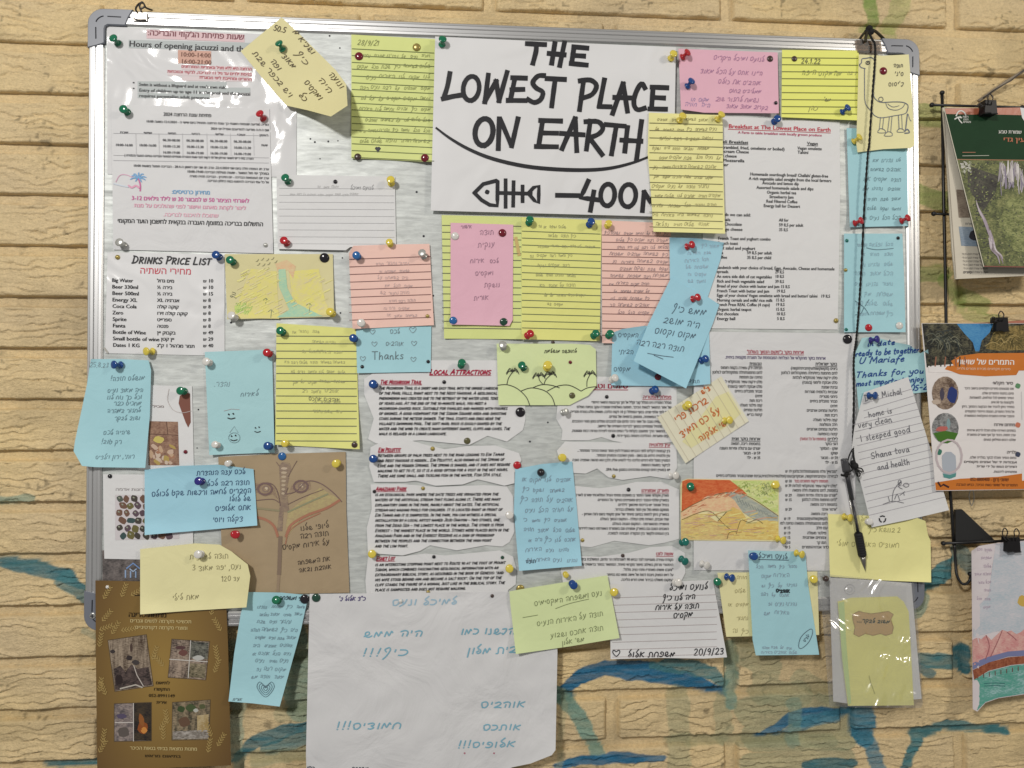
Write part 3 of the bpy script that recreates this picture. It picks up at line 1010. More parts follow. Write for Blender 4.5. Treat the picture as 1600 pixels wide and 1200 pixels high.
for sx in (-1, 1):
    for sz in (-1, 1):
        r = .021
        arc = [(r-r*math.cos(R(a)), r-r*math.sin(R(a))) for a in range(0, 91, 15)]   # from (0,r) to (r,0)
        poly = arc+[(.060, 0), (.054, .012), (.050, .0225), (.027, .0225), (.0235, .0245), (.0225, .028), (.0225, .048), (.012, .052), (0, .055)]
        poly = [(sx*(BW-p[0]+.0006), sz*(BH-p[1]+.0006)) for p in poly]
        area = sum(poly[i-1][0]*poly[i][1]-poly[i][0]*poly[i-1][1] for i in range(len(poly)))
        if area < 0: poly = poly[::-1]
        cap = part('corner_cap', prism_geo(poly, -.0105, -.0270, .0012), CAPM, board)
        cw = Vector((0, 0, 0))
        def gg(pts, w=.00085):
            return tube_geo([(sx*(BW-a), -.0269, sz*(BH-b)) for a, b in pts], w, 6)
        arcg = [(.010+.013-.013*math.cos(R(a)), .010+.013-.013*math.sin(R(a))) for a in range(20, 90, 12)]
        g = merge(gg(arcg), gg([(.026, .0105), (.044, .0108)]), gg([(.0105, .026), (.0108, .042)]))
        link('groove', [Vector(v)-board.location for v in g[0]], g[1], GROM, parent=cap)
# screw in the lower left cap
sc = P(145, 962, .0272)
g = lathe_geo([(0, .0042), (.0008, .0040), (.0014, .0030), (.0016, 0)], sc, (0, -1, 0), 16)
screw = part('screw', g, plastic('screw_steel', (.75, .75, .72), .25, metal=.9), board, smooth=False)
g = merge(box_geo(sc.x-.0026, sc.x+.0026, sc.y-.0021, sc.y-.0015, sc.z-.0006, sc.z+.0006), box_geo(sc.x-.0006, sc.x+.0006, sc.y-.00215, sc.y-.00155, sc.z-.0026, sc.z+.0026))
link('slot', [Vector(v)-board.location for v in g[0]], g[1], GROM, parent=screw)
# old pin holes and scribbles in the panel
vs, fs = [], []
random.seed(3)
holes = [(531, 75), (515, 56), (485, 217), (492, 222), (513, 221), (528, 220), (500, 248), (651, 300), (688, 324), (535, 403), (662, 369), (532, 489), (361, 504), (663, 418), (677, 462), (677, 488), (415, 118), (189, 84), (275, 34), (700, 324), (1212, 90), (640, 520), (700, 600), (1302, 600), (310, 640), (308, 700), (852, 560), (856, 660), (828, 690), (1318, 760), (1066, 810), (1322, 450)]
for (x, y) in holes:
    c = P(x, y, .02232); r = random.uniform(.0010, .0018); o = len(vs)
    for k in range(7):
        w = -2*math.pi*k/7
        vs.append((c.x+r*math.cos(w), c.y, c.z+r*math.sin(w)))
    fs.append(tuple(range(o, o+7)))
ph = part('pin_hole', (vs, fs), plastic('hole_black', (.03, .03, .04), .8), board)
ph['kind'] = 'stuff'
# ------------------------------------------------------------------ everything pinned on the board
WHITE = paper_mat('white_paper', (.74, .74, .745), .6, .03)
WHITE2 = paper_mat('white_copy_paper', (.76, .76, .765), .55, .025)
WHITEC = paper_mat('crumpled_white_paper', (.72, .72, .73), .6, .03, crump=.0034, cs=14)
LAMI = paper_mat('laminated_white_sheet', (.68, .68, .69), .5, .02, coat=.32, spec=.3, crump=.0075, bump=.05, cs=11.0, cdet=1.6, crough=.10)
LAMP = paper_mat('laminated_poster', (.76, .76, .77), .5, .02, coat=.30, spec=.3, crump=.0055, bump=.05, cs=11.0, cdet=1.6, crough=.14)
YEL = paper_mat('yellow_lined_paper', (.80, .80, .27), .62, .05)
YEL2 = paper_mat('bright_yellow_lined_paper', (.86, .88, .22), .62, .04)
YELB = paper_mat('pale_yellow_lined_paper', (.88, .84, .38), .62, .05)
YELG = paper_mat('greenish_yellow_lined_paper', (.72, .78, .30), .62, .05)
CREAMY = paper_mat('cream_yellow_note', (.84, .79, .44), .62, .05)
TANY = paper_mat('mustard_note', (.76, .70, .38), .6, .05)
BLU = paper_mat('sky_blue_note', (.40, .68, .75), .62, .05)
BLU2 = paper_mat('blue_note', (.38, .67, .80), .62, .05)
BLU3 = paper_mat('pale_aqua_note', (.42, .68, .72), .62, .05, crump=.0014)
PNK = paper_mat('pink_note', (.80, .47, .57), .62, .05)
SAL = paper_mat('salmon_lined_paper', (.90, .60, .52), .62, .04)
LGRN = paper_mat('pale_green_note', (.72, .82, .44), .62, .04)
KRAFT = paper_mat('kraft_paper', (.42, .32, .20), .7, .10, crump=.0012, scale=40)
GOLDM, nt, b = nodes('gold_brown_print')
_L = nt.links
_tc = N(nt, 'ShaderNodeTexCoord'); _mp = N(nt, 'ShaderNodeMapping'); _mp.inputs['Scale'].default_value = (8.5, 5, 4.4)
_g = N(nt, 'ShaderNodeTexGradient', gradient_type='SPHERICAL')
_cr = N(nt, 'ShaderNodeValToRGB')
_cr.color_ramp.elements[0].color = (.13, .070, .022, 1); _cr.color_ramp.elements[1].color = (.34, .215, .055, 1)
_L.new(_tc.outputs['Object'], _mp.inputs['Vector']); _L.new(_mp.outputs['Vector'], _g.inputs['Vector'])
_L.new(_g.outputs['Fac'], _cr.inputs['Fac']); _L.new(_cr.outputs['Color'], b.inputs['Base Color'])
b.inputs['Roughness'].default_value = .4

BK = (.022, .022, .026); DK = (.05, .05, .06); RED = (.50, .035, .07); CRIM = (.42, .02, .06)
PEN = (.10, .10, .13); FAINT = (.24, .25, .26); BINK = (.02, .07, .28); MBLUE = (.22, .46, .58)
LINE = (.11, .12, .10); LINEP = (.22, .10, .10); HR = (.32, .30, .30)
S = Sheet
D = {}

def scribble(s, x0, x1, y, h, col=FAINT, lw=.8, seed=1, font='hand', al=None):
    """hand-written words filling a line from right to left"""
    rs = random.Random(seed)
    lw *= .82
    h *= rs.uniform(.85, 1.12)
    if sum(col) < .75: col = tuple(round(c*1.5+.10, 3) for c in col)
    words = ['תודה', 'רבה', 'על', 'האירוח', 'היה', 'לנו', 'מקסים', 'נהנינו', 'מאוד', 'מקום', 'נעים', 'ושקט', 'אוהבים', 'הכל', 'כיף', 'משפחת', 'שבת', 'שלום', 'חוויה', 'נפלאה', 'וחמה', 'נחזור', 'בשמחה', 'אתכם']
    x = x1
    while x > x0+h*1.5:
        w = rs.choice(words)
        ww = sum(HEB[c][0]+.13 for c in w)*h
        if x-ww < x0: 
            w = w[:2]; ww = sum(HEB[c][0]+.13 for c in w)*h
            if x-ww < x0: break
        s.text(w, x, y+rs.uniform(-.9, .9), h*rs.uniform(.85, 1.1), col, 'r', font='hand', lw=lw, jit=.10, it=.12)
        x -= ww+h*rs.uniform(.5, .9)

# --- A laminated opening-hours sheet
s = S('opening_hours_sheet', 'laminated jacuzzi and pool opening hours sheet with pink and grey highlights, top left', 'sheet', [(167, 41), (464, 56), (463, 277), (168, 272)], .0226, LAMI, wav=.0007)
PKH = ink((.72, .52, .54)); GRH = ink((.46, .50, .50)); ORH = ink((.62, .36, .28))
s.patch([(229, 46), (382, 54), (382, 66), (229, 60)], PKH, name='highlight')
s.patch([(201, 62), (392, 67), (392, 80), (201, 75)], GRH, name='highlight')
s.patch([(278, 78), (330, 80), (330, 101), (278, 99)], ORH, name='highlight')
for y in (106, 115, 123): s.patch([(284 if y != 115 else 262, y-4), (394, y-2), (394, y+5), (284 if y != 115 else 262, y+3)], ink((.70, .60, .61)), name='highlight')
for (a, e, y) in ((215, 354, 131), (215, 391, 140), (215, 328, 149)): s.patch([(a, y-4), (e, y-3), (e, y+5), (a, y+4)], GRH, name='highlight')
s.text('שעות פתיחת הג\'קוזי והבריכה:', 381, 62, 9, (.22, .06, .08), 'r', w=151)
s.text('Hours of opening jacuzzi and the pool', 201, 73, 9.3, BK, w=226, k=0) if False else s.text('Hours of opening jacuzzi and the', 201, 72.5, 9.3, BK, w=186)
s.text('10:00-14:00', 281, 88, 7, (.20, .08, .05), w=48); s.text('16:00-21:00', 282, 99, 7, (.20, .08, .05), w=48)
s.text('הרחצה היא ללא מציל ובאחריות המתרחצים', 393, 110, 4.6, RED, 'r', w=110)
s.text('כניסת ילדים עד גיל 11 לבריכה, לג\'קוזי ובנוכחות', 393, 118.5, 4.6, RED, 'r', w=132)
s.text('ההורים ומחייבת ליווי מבוגר!!!', 393, 126, 4.6, RED, 'r', w=82)
s.text('Swim is without a lifeguard and at one\'s own risk.', 217, 134, 5, BK, w=136)
s.text('Entry of children up to age 11 in the pool and the jacuzzi', 217, 143, 5, BK, w=174)
s.text('requires parental/an adult presence.', 217, 151.5, 5, BK, w=111)
for y in (129, 138): s.stroke([(208, y), (209.4, y)], 1.8, BK)
D['A'] = s
# --- B schedule sheet
s = S('schedule_sheet', 'white Hebrew bathing season 2024 schedule sheet with timetable, small palm logo and pink price lines', 'sheet', [(174, 163), (421, 170), (427, 396), (177, 390)], .0233, WHITEC, wav=.0006)
s.text('פתיחת עונת הרחצה 2024', 330, 183, 5.6, BK, 'r', w=75)
s.text('הודיה מודיעה שנפתח השנתי כך עונת הרחצה תתחיל ביום שישי ה - 12.4.2024 בשעה 10:00', 420, 196.5, 3.8, DK, 'r', w=192)
s.text('שם ה.ח.ה מודיעה להודיעכם אפריל-יוני 2024', 420, 205, 3.8, DK, 'r', w=91)
for i, (t, x) in enumerate((('ראשון', 419), ('שני', 383), ('שלישי', 349), ('רביעי', 312), ('חמישי', 275), ('שישי', 237), ('שבת', 200))):
    s.text(t, x, 213-.02*(420-x), 3.6, DK, 'r', w=13 if i else 14)
for j, t in enumerate(('06.30-08.00', '10.00-13.30', '16.00-19.00')):
    for x in (254, 291, 328, 365): s.text(t, x, 220.5+j*9.6+(x-254)*.02, 3.9, DK, w=27)
s.text('10:00-16:00', 180, 228, 3.9, DK, w=27); s.text('10:00-16:00', 217, 228.5, 3.9, DK, w=27)
s.text('שעות', 418, 228.5, 3.6, DK, 'r', w=10)
for y in (209, 243.5, 251.5): s.stroke([(177, y-1), (420, y+3)], .5, (.45, .45, .47), 'table_line')
for x in (212, 248, 285, 323, 360, 396): s.stroke([(x, 208), (x+1, 243)], .45, (.5, .5, .52), 'table_line')
s.text('הערה: ב1-10 יש לשמור מרחק של 10 דקות לפני שעת הסגירה מסתיים המאשר הבריכה בסיום השעור והסגירה )', 396, 249.5, 3.8, DK, 'r', w=202)
s.text('ערב חג הפסח חלה ביום שני 22.4.2024. ערב חג שני יום ראשון ה-28.4 - הבריכה תפעל בשעות 10:00', 420, 266, 3.8, DK, 'r', w=212)
s.text('במהלך ימי חול המועד - שעות פעילות הבריכה 10:00-19:00', 420, 273, 3.9, BK, 'r', w=128)
s.text('ערב יום העצמאות הבריכה - יום הזיכרון - הבריכה תהיה סגורה', 420, 280, 3.8, DK, 'r', w=124)
s.text('אל כל עמי הבריכה להימצא בנות כחלוץ הבריכה', 420, 286.5, 3.8, DK, 'r', w=96)
s.text('מחירון כרטיסים:', 328, 304, 6.6, (.12, .35, .62), 'r', w=60)
s.text('לאורחי הצימר 50 ש למבוגר 30 ש לילד גילאים 3-12', 389, 317, 6.6, (.62, .12, .35), 'r', w=184)
s.text('לינור לקחת מאתנו אישור לפני שהולכים על מנת', 384, 328, 6.2, (.78, .38, .50), 'r', w=175)
s.text('שתוכלו להיכנס לבריכה.', 341, 340, 6.2, (.80, .44, .54), 'r', w=86)
s.text('התשלום בבריכה במזומן/ העברה בנקאית לחשבון הועד המקומי', 411, 353.5, 7, BK, 'r', w=228)
PB = (.16, .38, .66)
for dx, dy in ((-10, -3), (-12, 2), (-7, -6), (8, -6), (12, -1), (11, 3), (1, -8), (-4, 5), (5, 6)):
    s.stroke([(216, 278), (216+dx*.6, 278+dy*.7-1.5), (216+dx, 278+dy)], 2.0, PB, 'logo', smooth=True, taper=True)
s.stroke([(216, 279), (219, 288), (219, 298)], 2.2, (.60, .14, .34), 'logo', smooth=True)
s.stroke([(181, 284), (187, 274), (197, 273), (209, 278)], 1.1, (.72, .40, .55), 'logo', smooth=True)
s.stroke([(201, 290), (206, 293), (212, 290), (217, 293)], 3, (.74, .36, .50), 'logo', smooth=True)
s.stroke([(178, 287), (190, 290), (200, 292)], 2, (.62, .68, .76), 'logo')
D['B'] = s
# --- C drinks list
s = S('drinks_price_list', 'white drinks price list with heading in black marker letters and red Hebrew subtitle', 'price list', [(168, 394), (351, 398), (351, 556), (164, 552)], .0230, LAMP, wav=.0005)
s.text('Drinks Price List', 206, 411, 9.3, BK, w=124, font='mark', it=.2, lw=2.1)
s.text('מחירי השתיה', 299, 429, 10.5, (.62, .05, .09), 'r', w=81, bold=False)
rows = [('Big Water', 'מים גדול', '10'), ('Beer 330ml', 'בירה ⅓', '10'), ('Beer 500ml', 'בירה ½', '15'), ('Energy XL', 'אנרגיה XL', '8'), ('Coca Cola', 'קוקה קולה', '8'), ('Zero', 'קוקה קולה זירו', '8'), ('Sprite', 'ספרייט', '8'), ('Fanta', 'פנטה', '8'), ('Bottle of Wine', 'בקבוק יין', '49'), ('Small bottle of wine', 'יין קטן', '29'), ('Dates 1 KG', 'תמר מג\'הול 1 ק"ג', '40')]
wid = [33, 41, 42, 39, 38, 17, 22, 20, 52, 73, 42]; hw = [27, 24, 24, 35, 34, 48, 23, 18, 29, 21, 59]
for i, (a, h_, p) in enumerate(rows):
    y = 440.5+i*10.12
    s.text(a, 174.5+i*.15, y, 5.9, BK, w=wid[i]); hh = h_.replace('⅓', '½')
    s.text(hh, 245+(6 if i == 9 else 0), y+.6, 5.4, BK, w=hw[i])
    s.text('ש', 317, y+.8, 4.6, BK, w=5.2); s.text(p, 325, y+.8, 5.6, BK)
s.stroke([(163, 544), (168, 551)], 3, (.45, .44, .40), 'torn_corner')
D['C'] = s
# --- D lined blank-looking sheet
s = S('lined_sheet', 'faded white lined sheet between the schedule sheet and the poster', 'sheet', [(432, 273), (617, 276), (619, 384), (547, 386), (540, 391), (434, 389)], .0237, WHITE, lifts=[(540, 378, 0, 1, 14, .004)], wav=.0006, angle=.3)
s.rule(436, 616, 294, 10.8, 9, (.56, .56, .57), .5)
s.text('לנועם ומיכל', 584, 296, 6, (.34, .34, .35), 'r', font='hand', lw=.7); scribble(s, 490, 530, 293, 4, (.5, .5, .5), .5, 5); scribble(s, 450, 560, 305, 4, (.52, .52, .52), .5, 8)
# --- E desert drawing
YD = paper_mat('yellow_drawing_paper', (.72, .66, .36), .62, .06)
s = S('crayon_drawing', 'yellow crayon drawing of a pale green river through sand beside the drinks price list', 'drawing', [(351, 397), (520, 397), (522, 495), (355, 499)], .0238, YD, wav=.0009)
s.patch([(392, 420), (432, 424), (436, 498), (366, 497), (378, 455)], pencil_mat('crayon_yellow', (.78, .72, .20), (.74, .66, .30)))
s.patch([(452, 424), (498, 420), (508, 470), (518, 493), (480, 493), (456, 462)], pencil_mat('crayon_yellow_two', (.80, .74, .18), (.74, .66, .32)))
s.patch([(430, 412), (448, 406), (462, 416), (458, 436), (450, 422), (434, 424)], pencil_mat('crayon_orange', (.74, .46, .26), (.74, .60, .34)), k=1)
s.patch([(435, 421), (446, 420), (449, 450), (460, 472), (500, 492), (505, 494), (432, 496), (452, 484), (444, 466), (436, 448)], pencil_mat('crayon_green', (.34, .62, .46), (.52, .68, .42)), k=2)
rq = random.Random(6)
for i in range(110):
    x, y = rq.uniform(362, 510), rq.uniform(424, 492); L = rq.uniform(5, 16)
    if 430 < x < 470 and y < 470: continue
    s.stroke([(x, y), (x+L*.8, y-L*.4)], rq.uniform(.8, 1.8), rq.choice([(.80, .76, .24), (.76, .70, .34), (.84, .80, .30), (.74, .66, .40)]), 'crayon_line')
for i in range(26):
    x, y = rq.uniform(366, 390), rq.uniform(474, 490)
    s.stroke([(x, y), (x+5, y-3), (x+2, y+3)], 1.0, rq.choice([(.40, .60, .14), (.58, .68, .22)]), 'crayon_line')
s.patch([(366, 478), (384, 474), (394, 484), (384, 492), (368, 490)], pencil_mat('crayon_leaf', (.44, .64, .16), (.70, .70, .24)), k=1)
for (x, y) in ((404, 405), (412, 403), (420, 404), (428, 402), (406, 411), (414, 412), (422, 410), (420, 418), (433, 407)):
    s.stroke([(x, y), (x-2, y+3), (x-4, y+3.5)], .9, (.30, .28, .16))
for (x, y, q) in ((415, 466, 8), (423, 484, 12), (483, 474, 14)):
    s.stroke([(x, y+q), (x+1, y), (x-4, y+3)], .9, (.26, .30, .16), smooth=True); s.stroke([(x+1, y), (x+5, y+4)], .9, (.26, .30, .16))
s.text('נוף', 366, 466, 7, (.2, .2, .12), font='hand', lw=.9, ang=-75)
# --- F salmon note
s = S('lined_note', 'salmon pink lined note above the pale blue thanks note', 'note', [(552, 384), (610, 382), (671, 381), (678, 508), (551, 514), (545, 396)], .0247, SAL, lifts=[(560, 398, -1, -.4, 20, .006)], angle=-2, wav=.0008)
s.rule(546, 673, 405, 11.9, 9, LINEP, 1.0)
for i, (a, c) in enumerate(((575, 640), (588, 640), (584, 638), (600, 645), (588, 640), (600, 650), (596, 640), (600, 652))): scribble(s, a, c, 413+i*11.7, 5.2, (.30, .22, .22), .7, 20+i)
# --- H blue thanks note
s = S('sticky_note', 'pale blue note with faint hearts and the word Thanks below the salmon note', 'note', [(556, 512), (674, 509), (673, 581), (558, 583)], .0241, BLU, wav=.0006)
s.text('Thanks', 582, 562, 12, (.14, .18, .20), font='hand', lw=1.1, w=50); s.text('אוהבים', 632, 540, 8, (.20, .25, .28), 'r', font='hand', lw=.75, jit=.09, it=.1); s.text('לכם', 626, 521, 8, (.20, .25, .28), 'r', font='hand', lw=.75, jit=.09, it=.1)
def heart(s, x, y, r, col, w=.8, name='handwriting'):
    s.stroke([(x, y+r), (x-r, y-.1*r), (x-r*.7, y-.8*r), (x, y-.3*r), (x+r*.7, y-.8*r), (x+r, y-.1*r), (x, y+r)], w, col, name, smooth=True)
for (x, y, r) in ((582, 518, 4), (645, 515, 5), (585, 537, 4), (647, 536, 4), (567, 560, 4), (646, 561, 4)): heart(s, x, y, r, (.24, .30, .33))
# --- G yellow lined note, left
s = S('lined_note', 'yellow lined note between the two blue notes, under the crayon drawing', 'note', [(432, 505), (556, 513), (562, 702), (430, 695)], .0236, YEL, wav=.001)
s.rule(432, 557, 525, 11.7, 15, LINE, 1.1, slope=.004)
for i, (a, c) in enumerate(((450, 500), (480, 525), (460, 535), (440, 540), (450, 540), (450, 540), (470, 530), (485, 532), (480, 535))): scribble(s, a, c, 521+i*15.6, 5.6, (.46, .46, .24), .7, 40+i)
s.text('אוהבים אתכם', 532, 628, 7, (.20, .20, .13), 'r', font='hand', lw=.75, jit=.09, it=.1)
# --- I tall yellow-green lined
s = S('lined_note', 'tall greenish yellow lined note left of the poster with a small heart at its foot', 'note', [(549, 54), (680, 61), (677, 253), (549, 247)], .0230, YELG, wav=.0006)
s.rule(550, 678, 76, 10.6, 17, (.13, .16, .06), 1.0)
s.text('28/9/21', 558, 70, 8, (.28, .30, .12), font='hand', lw=.8, jit=.09, it=.1)
for i in range(9): scribble(s, 556, 672, 90+i*16.6, 6.4, (.33, .36, .14), .8, 60+i)
s.blobs([(592, 232, 3, 2.6, 20, ink(DK)), (588.5, 232, 2.6, 2.6, 0, ink(DK)), (590.5, 235, 2.4, 3.2, 0, ink(DK))], 'heart')
# --- K poster
s = S('poster', 'large white poster reading THE LOWEST PLACE ON EARTH in brushed letters with fish skeleton', 'poster', [(680, 57), (1056, 74), (1052, 339), (673, 329)], .0230, LAMP, wav=.0009, step=10)
def Q(pts): return [(670+p[0]/4, 30+p[1]/4) for p in pts]
LET = [ [(612,152),(728,158)],[(672,155),(670,200),(650,278)], [(788,148),(768,278)],[(848,145),(818,292)],[(748,213),(850,222)],
 [(908,172),(892,280)],[(902,172),(992,180)],[(895,225),(972,230)],[(886,276),(988,286)],
 [(132,335),(116,420),(92,495)],[(86,497),(150,482),(215,472)], [(372,345),(350,520)],[(350,515),(422,385)],[(420,385),(440,512)],[(438,512),(490,328)],
 [(538,368),(510,505)],[(520,365),(608,368)],[(515,440),(592,438)],[(492,507),(606,508)],
 [(722,352),(682,355),(650,395),(672,430),(712,455),(700,500),(660,520),(618,500)],
 [(735,370),(852,376)],[(790,375),(780,450),(768,545)], [(968,378),(942,568)],[(942,385),(1010,380),(1048,415),(1020,470),(950,495)],
 [(1098,375),(1065,545)],[(1062,545),(1136,547)], [(1148,592),(1215,400)],[(1215,400),(1242,578)],[(1158,488),(1275,492)],
 [(1352,432),(1328,402),(1292,465),(1282,530),(1305,565),(1352,555)], [(1402,425),(1392,560)],[(1392,424),(1492,428)],[(1392,488),(1472,492)],[(1378,560),(1484,562)],
 [(440,618),(434,812)],[(445,622),(515,785)],[(518,795),(558,618)],
 [(712,630),(686,795)],[(695,632),(828,636)],[(700,710),(802,712)],[(668,795),(802,797)],
 [(832,812),(915,618)],[(915,618),(925,825)],[(825,713),(968,722)],
 [(1010,632),(985,815)],[(978,640),(1058,640),(1088,680),(1060,718),(1000,742)],[(1005,742),(1085,848)],
 [(1105,658),(1225,668)],[(1172,665),(1158,750),(1142,845)], [(1242,672),(1225,828)],[(1330,635),(1298,882)],[(1202,755),(1330,762)] ]
for l in LET: s.stroke(Q(l), 7.6, BK, 'lettering', smooth=(4 if len(l) > 2 else False), jit=.06)
def EL(cx, cy, rx, ry, tilt=0, w=7.4):
    pl = []
    for i in range(21):
        a = R(80+i*18); x, y = rx*math.cos(a), ry*math.sin(a)
        pl.append((cx+x-y*tilt, cy+y))
    s.stroke(Q(pl), w, BK, 'lettering', jit=.05)
EL(265, 432, 50, 76, .08); EL(345, 705, 56, 84, .08, 8.4); EL(1118, 1098, 44, 68, .05); EL(1246, 1102, 48, 70, .05)
sw = [(50,682),(130,742),(250,812),(400,872),(600,918),(800,938),(1000,942),(1150,928),(1290,892),(1392,852)]
s.stroke(Q(sw), 6.2, BK, 'lettering', smooth=True, taper=True)
s.stroke(Q([(285,1085),(340,1030),(425,1008),(430,1010),(428,1165),(380,1160),(330,1130),(285,1085)]), 6, BK, 'fish_drawing')
s.blobs([(670+365/4, 30+1080/4, 3.8, 3.8, 0, ink(BK))], 'fish_eye')
for l in ([(430,1085),(640,1090)], [(480,1003),(480,1175)], [(530,1015),(527,1168)], [(586,1042),(586,1140)], [(622,1088),(655,1052),(688,1042),(686,1148),(660,1132),(622,1088)]): s.stroke(Q(l), 5.8, BK, 'fish_drawing')
s.stroke(Q([(800,1100),(935,1102)]), 7.4, BK, 'lettering')
for l in ([(998,1008),(950,1115),(1068,1130)], [(1032,1075),(1010,1198)], [(1335,1200),(1346,1078)], [(1346,1078),(1385,1140)], [(1385,1140),(1420,1080),(1412,1200)]): s.stroke(Q(l), 7.4, BK, 'lettering')
# --- L M N O middle row
s = S('lined_note', 'faded greenish yellow lined note mostly hidden behind the pink note', 'note', [(690, 336), (815, 339), (815, 530), (694, 529)], .0229, YELG, wav=.0006)
s.rule(691, 814, 352, 10.7, 16, LINE, 1.0, slope=.012)
s.stroke([(806, 372), (811, 398)], 5, (.62, .46, .18), 'stain')
s = S('pink_note', 'pink note pinned on the faded yellow lined note in the middle of the board', 'note', [(704, 348), (802, 351), (801, 500), (796, 509), (704, 507)], .0236, PNK, wav=.001, angle=1)
for t, x, y, h in (('אישור', 738, 356, 6), ('תודה', 773, 366, 9), ('ענקית', 774, 385, 9), ('לכם', 780, 410, 7), ('אירוח', 758, 410, 8), ('ומקסים', 772, 429, 8), ('נושקת', 782, 448, 8), ('אורית', 764, 468, 8)):
    s.text(t, x, y, h, (.34, .20, .28), 'r', font='hand', lw=.8, ang=-2)
s = S('lined_note', 'clean yellow lined note in the middle, right of the pink note', 'note', [(815, 339), (940, 344), (937, 533), (815, 530)], .0236, YEL, wav=.0008)
s.rule(816, 938, 361, 10.8, 15, (.13, .16, .10), 1.0)
for i, (a, c) in enumerate(((840, 885), (850, 900), (840, 930), (825, 895), (830, 890), (830, 900), (835, 900), (840, 915), (850, 880))): s_ = s; scribble(s_, a, c, 356+i*15.2, 5, (.38, .38, .2), .7, 80+i)
s = S('lined_note', 'salmon pink lined note whose right side is covered by blue notes', 'note', [(940, 344), (1048, 349), (1048, 538), (941, 536)], .0230, SAL, wav=.0008)
s.rule(941, 1047, 367, 11.2, 15, LINEP, 1.0, slope=.02)
for i in range(12): scribble(s, 944+(i % 3)*6, 1044 if i < 7 else 1015, 366+i*11.3, 5.6, (.18, .12, .13), .8, 100+i)
# --- V breakfast menu
s = S('breakfast_menu', 'white English breakfast menu with a red underlined heading', 'menu', [(1098, 180), (1312, 190), (1313, 300), (1309, 515), (1098, 513)], .0231, WHITE2, wav=.0006, angle=1.2)
tx = lambda t, x, y, w, col=BK, h=4.9, ul=False, al='l': s.text(t, x, y, h, col, al, w=w, ul=ul, ang=max(.2, 2.2-(y-180)*.006))
tx('Breakfast at The Lowest Place on Earth', 1138, 200, 160, (.58, .05, .08), 6.4, True)
tx('A Farm to table breakfast with locally grown produce', 1153, 208.5, 131, (.50, .08, .16), 3.9)
tx('Israeli Breakfast', 1117, 223, 52, BK, 4.8, True); tx('Vegan', 1261, 226, 17, BK, 4.8, True)
tx('Eggs (scrambled, fried, omelette or boiled)', 1110, 231.5, 116); tx('Vegan omelette', 1246, 233.5, 38); tx('Tahini', 1246, 240, 17)
tx('Sour-cream Cheese', 1116, 238, 54); tx('Labane cheese', 1112, 245, 39); tx('Baby Mozzarella', 1112, 252, 51); tx('Butter', 1117, 259, 21)
for t, x, y, w in (('Homemade sourdough bread/ Challah/ gluten-free', 1172, 274, 122), ('A rich vegetable salad straight from the local farmers', 1170, 281, 129), ('Avocado and lemon dip', 1191, 288, 57), ('Assorted homemade salads and dips', 1182, 295, 89), ('Organic herbal tea', 1198, 302.5, 46), ('Strawberry Jam', 1202, 309.5, 38), ('Real Filtered Coffee', 1197, 316.5, 49), ('Energy ball for Dessert', 1193, 323.5, 57)): tx(t, x, y, w)
for t, x, y, w in (('For kids we can add:', 1116, 337, 57), ('Cereals', 1118, 345, 23), ('Hot Chocolate', 1119, 352, 40), ('Cottage cheese', 1117, 360, 43), ('All for', 1217, 346, 15), ('59 ILS per adult', 1217, 353.5, 38), ('35 ILS', 1217, 361, 14),
  ('French Toast and yoghurt combo', 1122, 374.5, 82), ('French toast', 1121, 382, 32), ('Fruit salad and yoghurt', 1119, 389.5, 61), ('Tea', 1120, 397, 10), ('Coffee', 1118, 404, 18), ('59 ILS per adult', 1167, 397, 39), ('35 ILS per child', 1167, 404.5, 38),
  ('Sandwich with your choice of bread, Eggs, Avocado, Cheese and homemade', 1120, 420, 184), ('spreads.', 1120, 426.5, 19), ('29 ILS', 1211, 427, 14), ('An extra side dish of cut vegetables', 1120, 434, 86), ('10 ILS', 1211, 434, 14), ('Rich and fresh vegetable salad', 1120, 441.5, 74), ('39 ILS', 1211, 442, 14),
  ('Bread of your choice with butter and jam 15 ILS', 1120, 449, 114), ('French Toast with butter and jam', 1120, 456.5, 82), ('19 ILS', 1213, 457, 14), ('Eggs of your choice/ Vegan omelette with bread and butter/ tahini   19 ILS', 1120, 463.5, 177), ('Morning cereals and milk/ rice milk', 1120, 471, 87), ('15 ILS', 1212, 471, 14),
  ('French Press REAL Coffee (4 cups)', 1120, 478, 83), ('19 ILS', 1212, 478, 14), ('Organic herbal teapot', 1120, 485.5, 54), ('15 ILS', 1212, 485.5, 14), ('Hot chocolate', 1120, 492.5, 34), ('10 ILS', 1213, 492.5, 14), ('Energy ball', 1120, 500, 29), ('5 ILS', 1214, 500, 12)): tx(t, x, y, w)
D['V'] = s
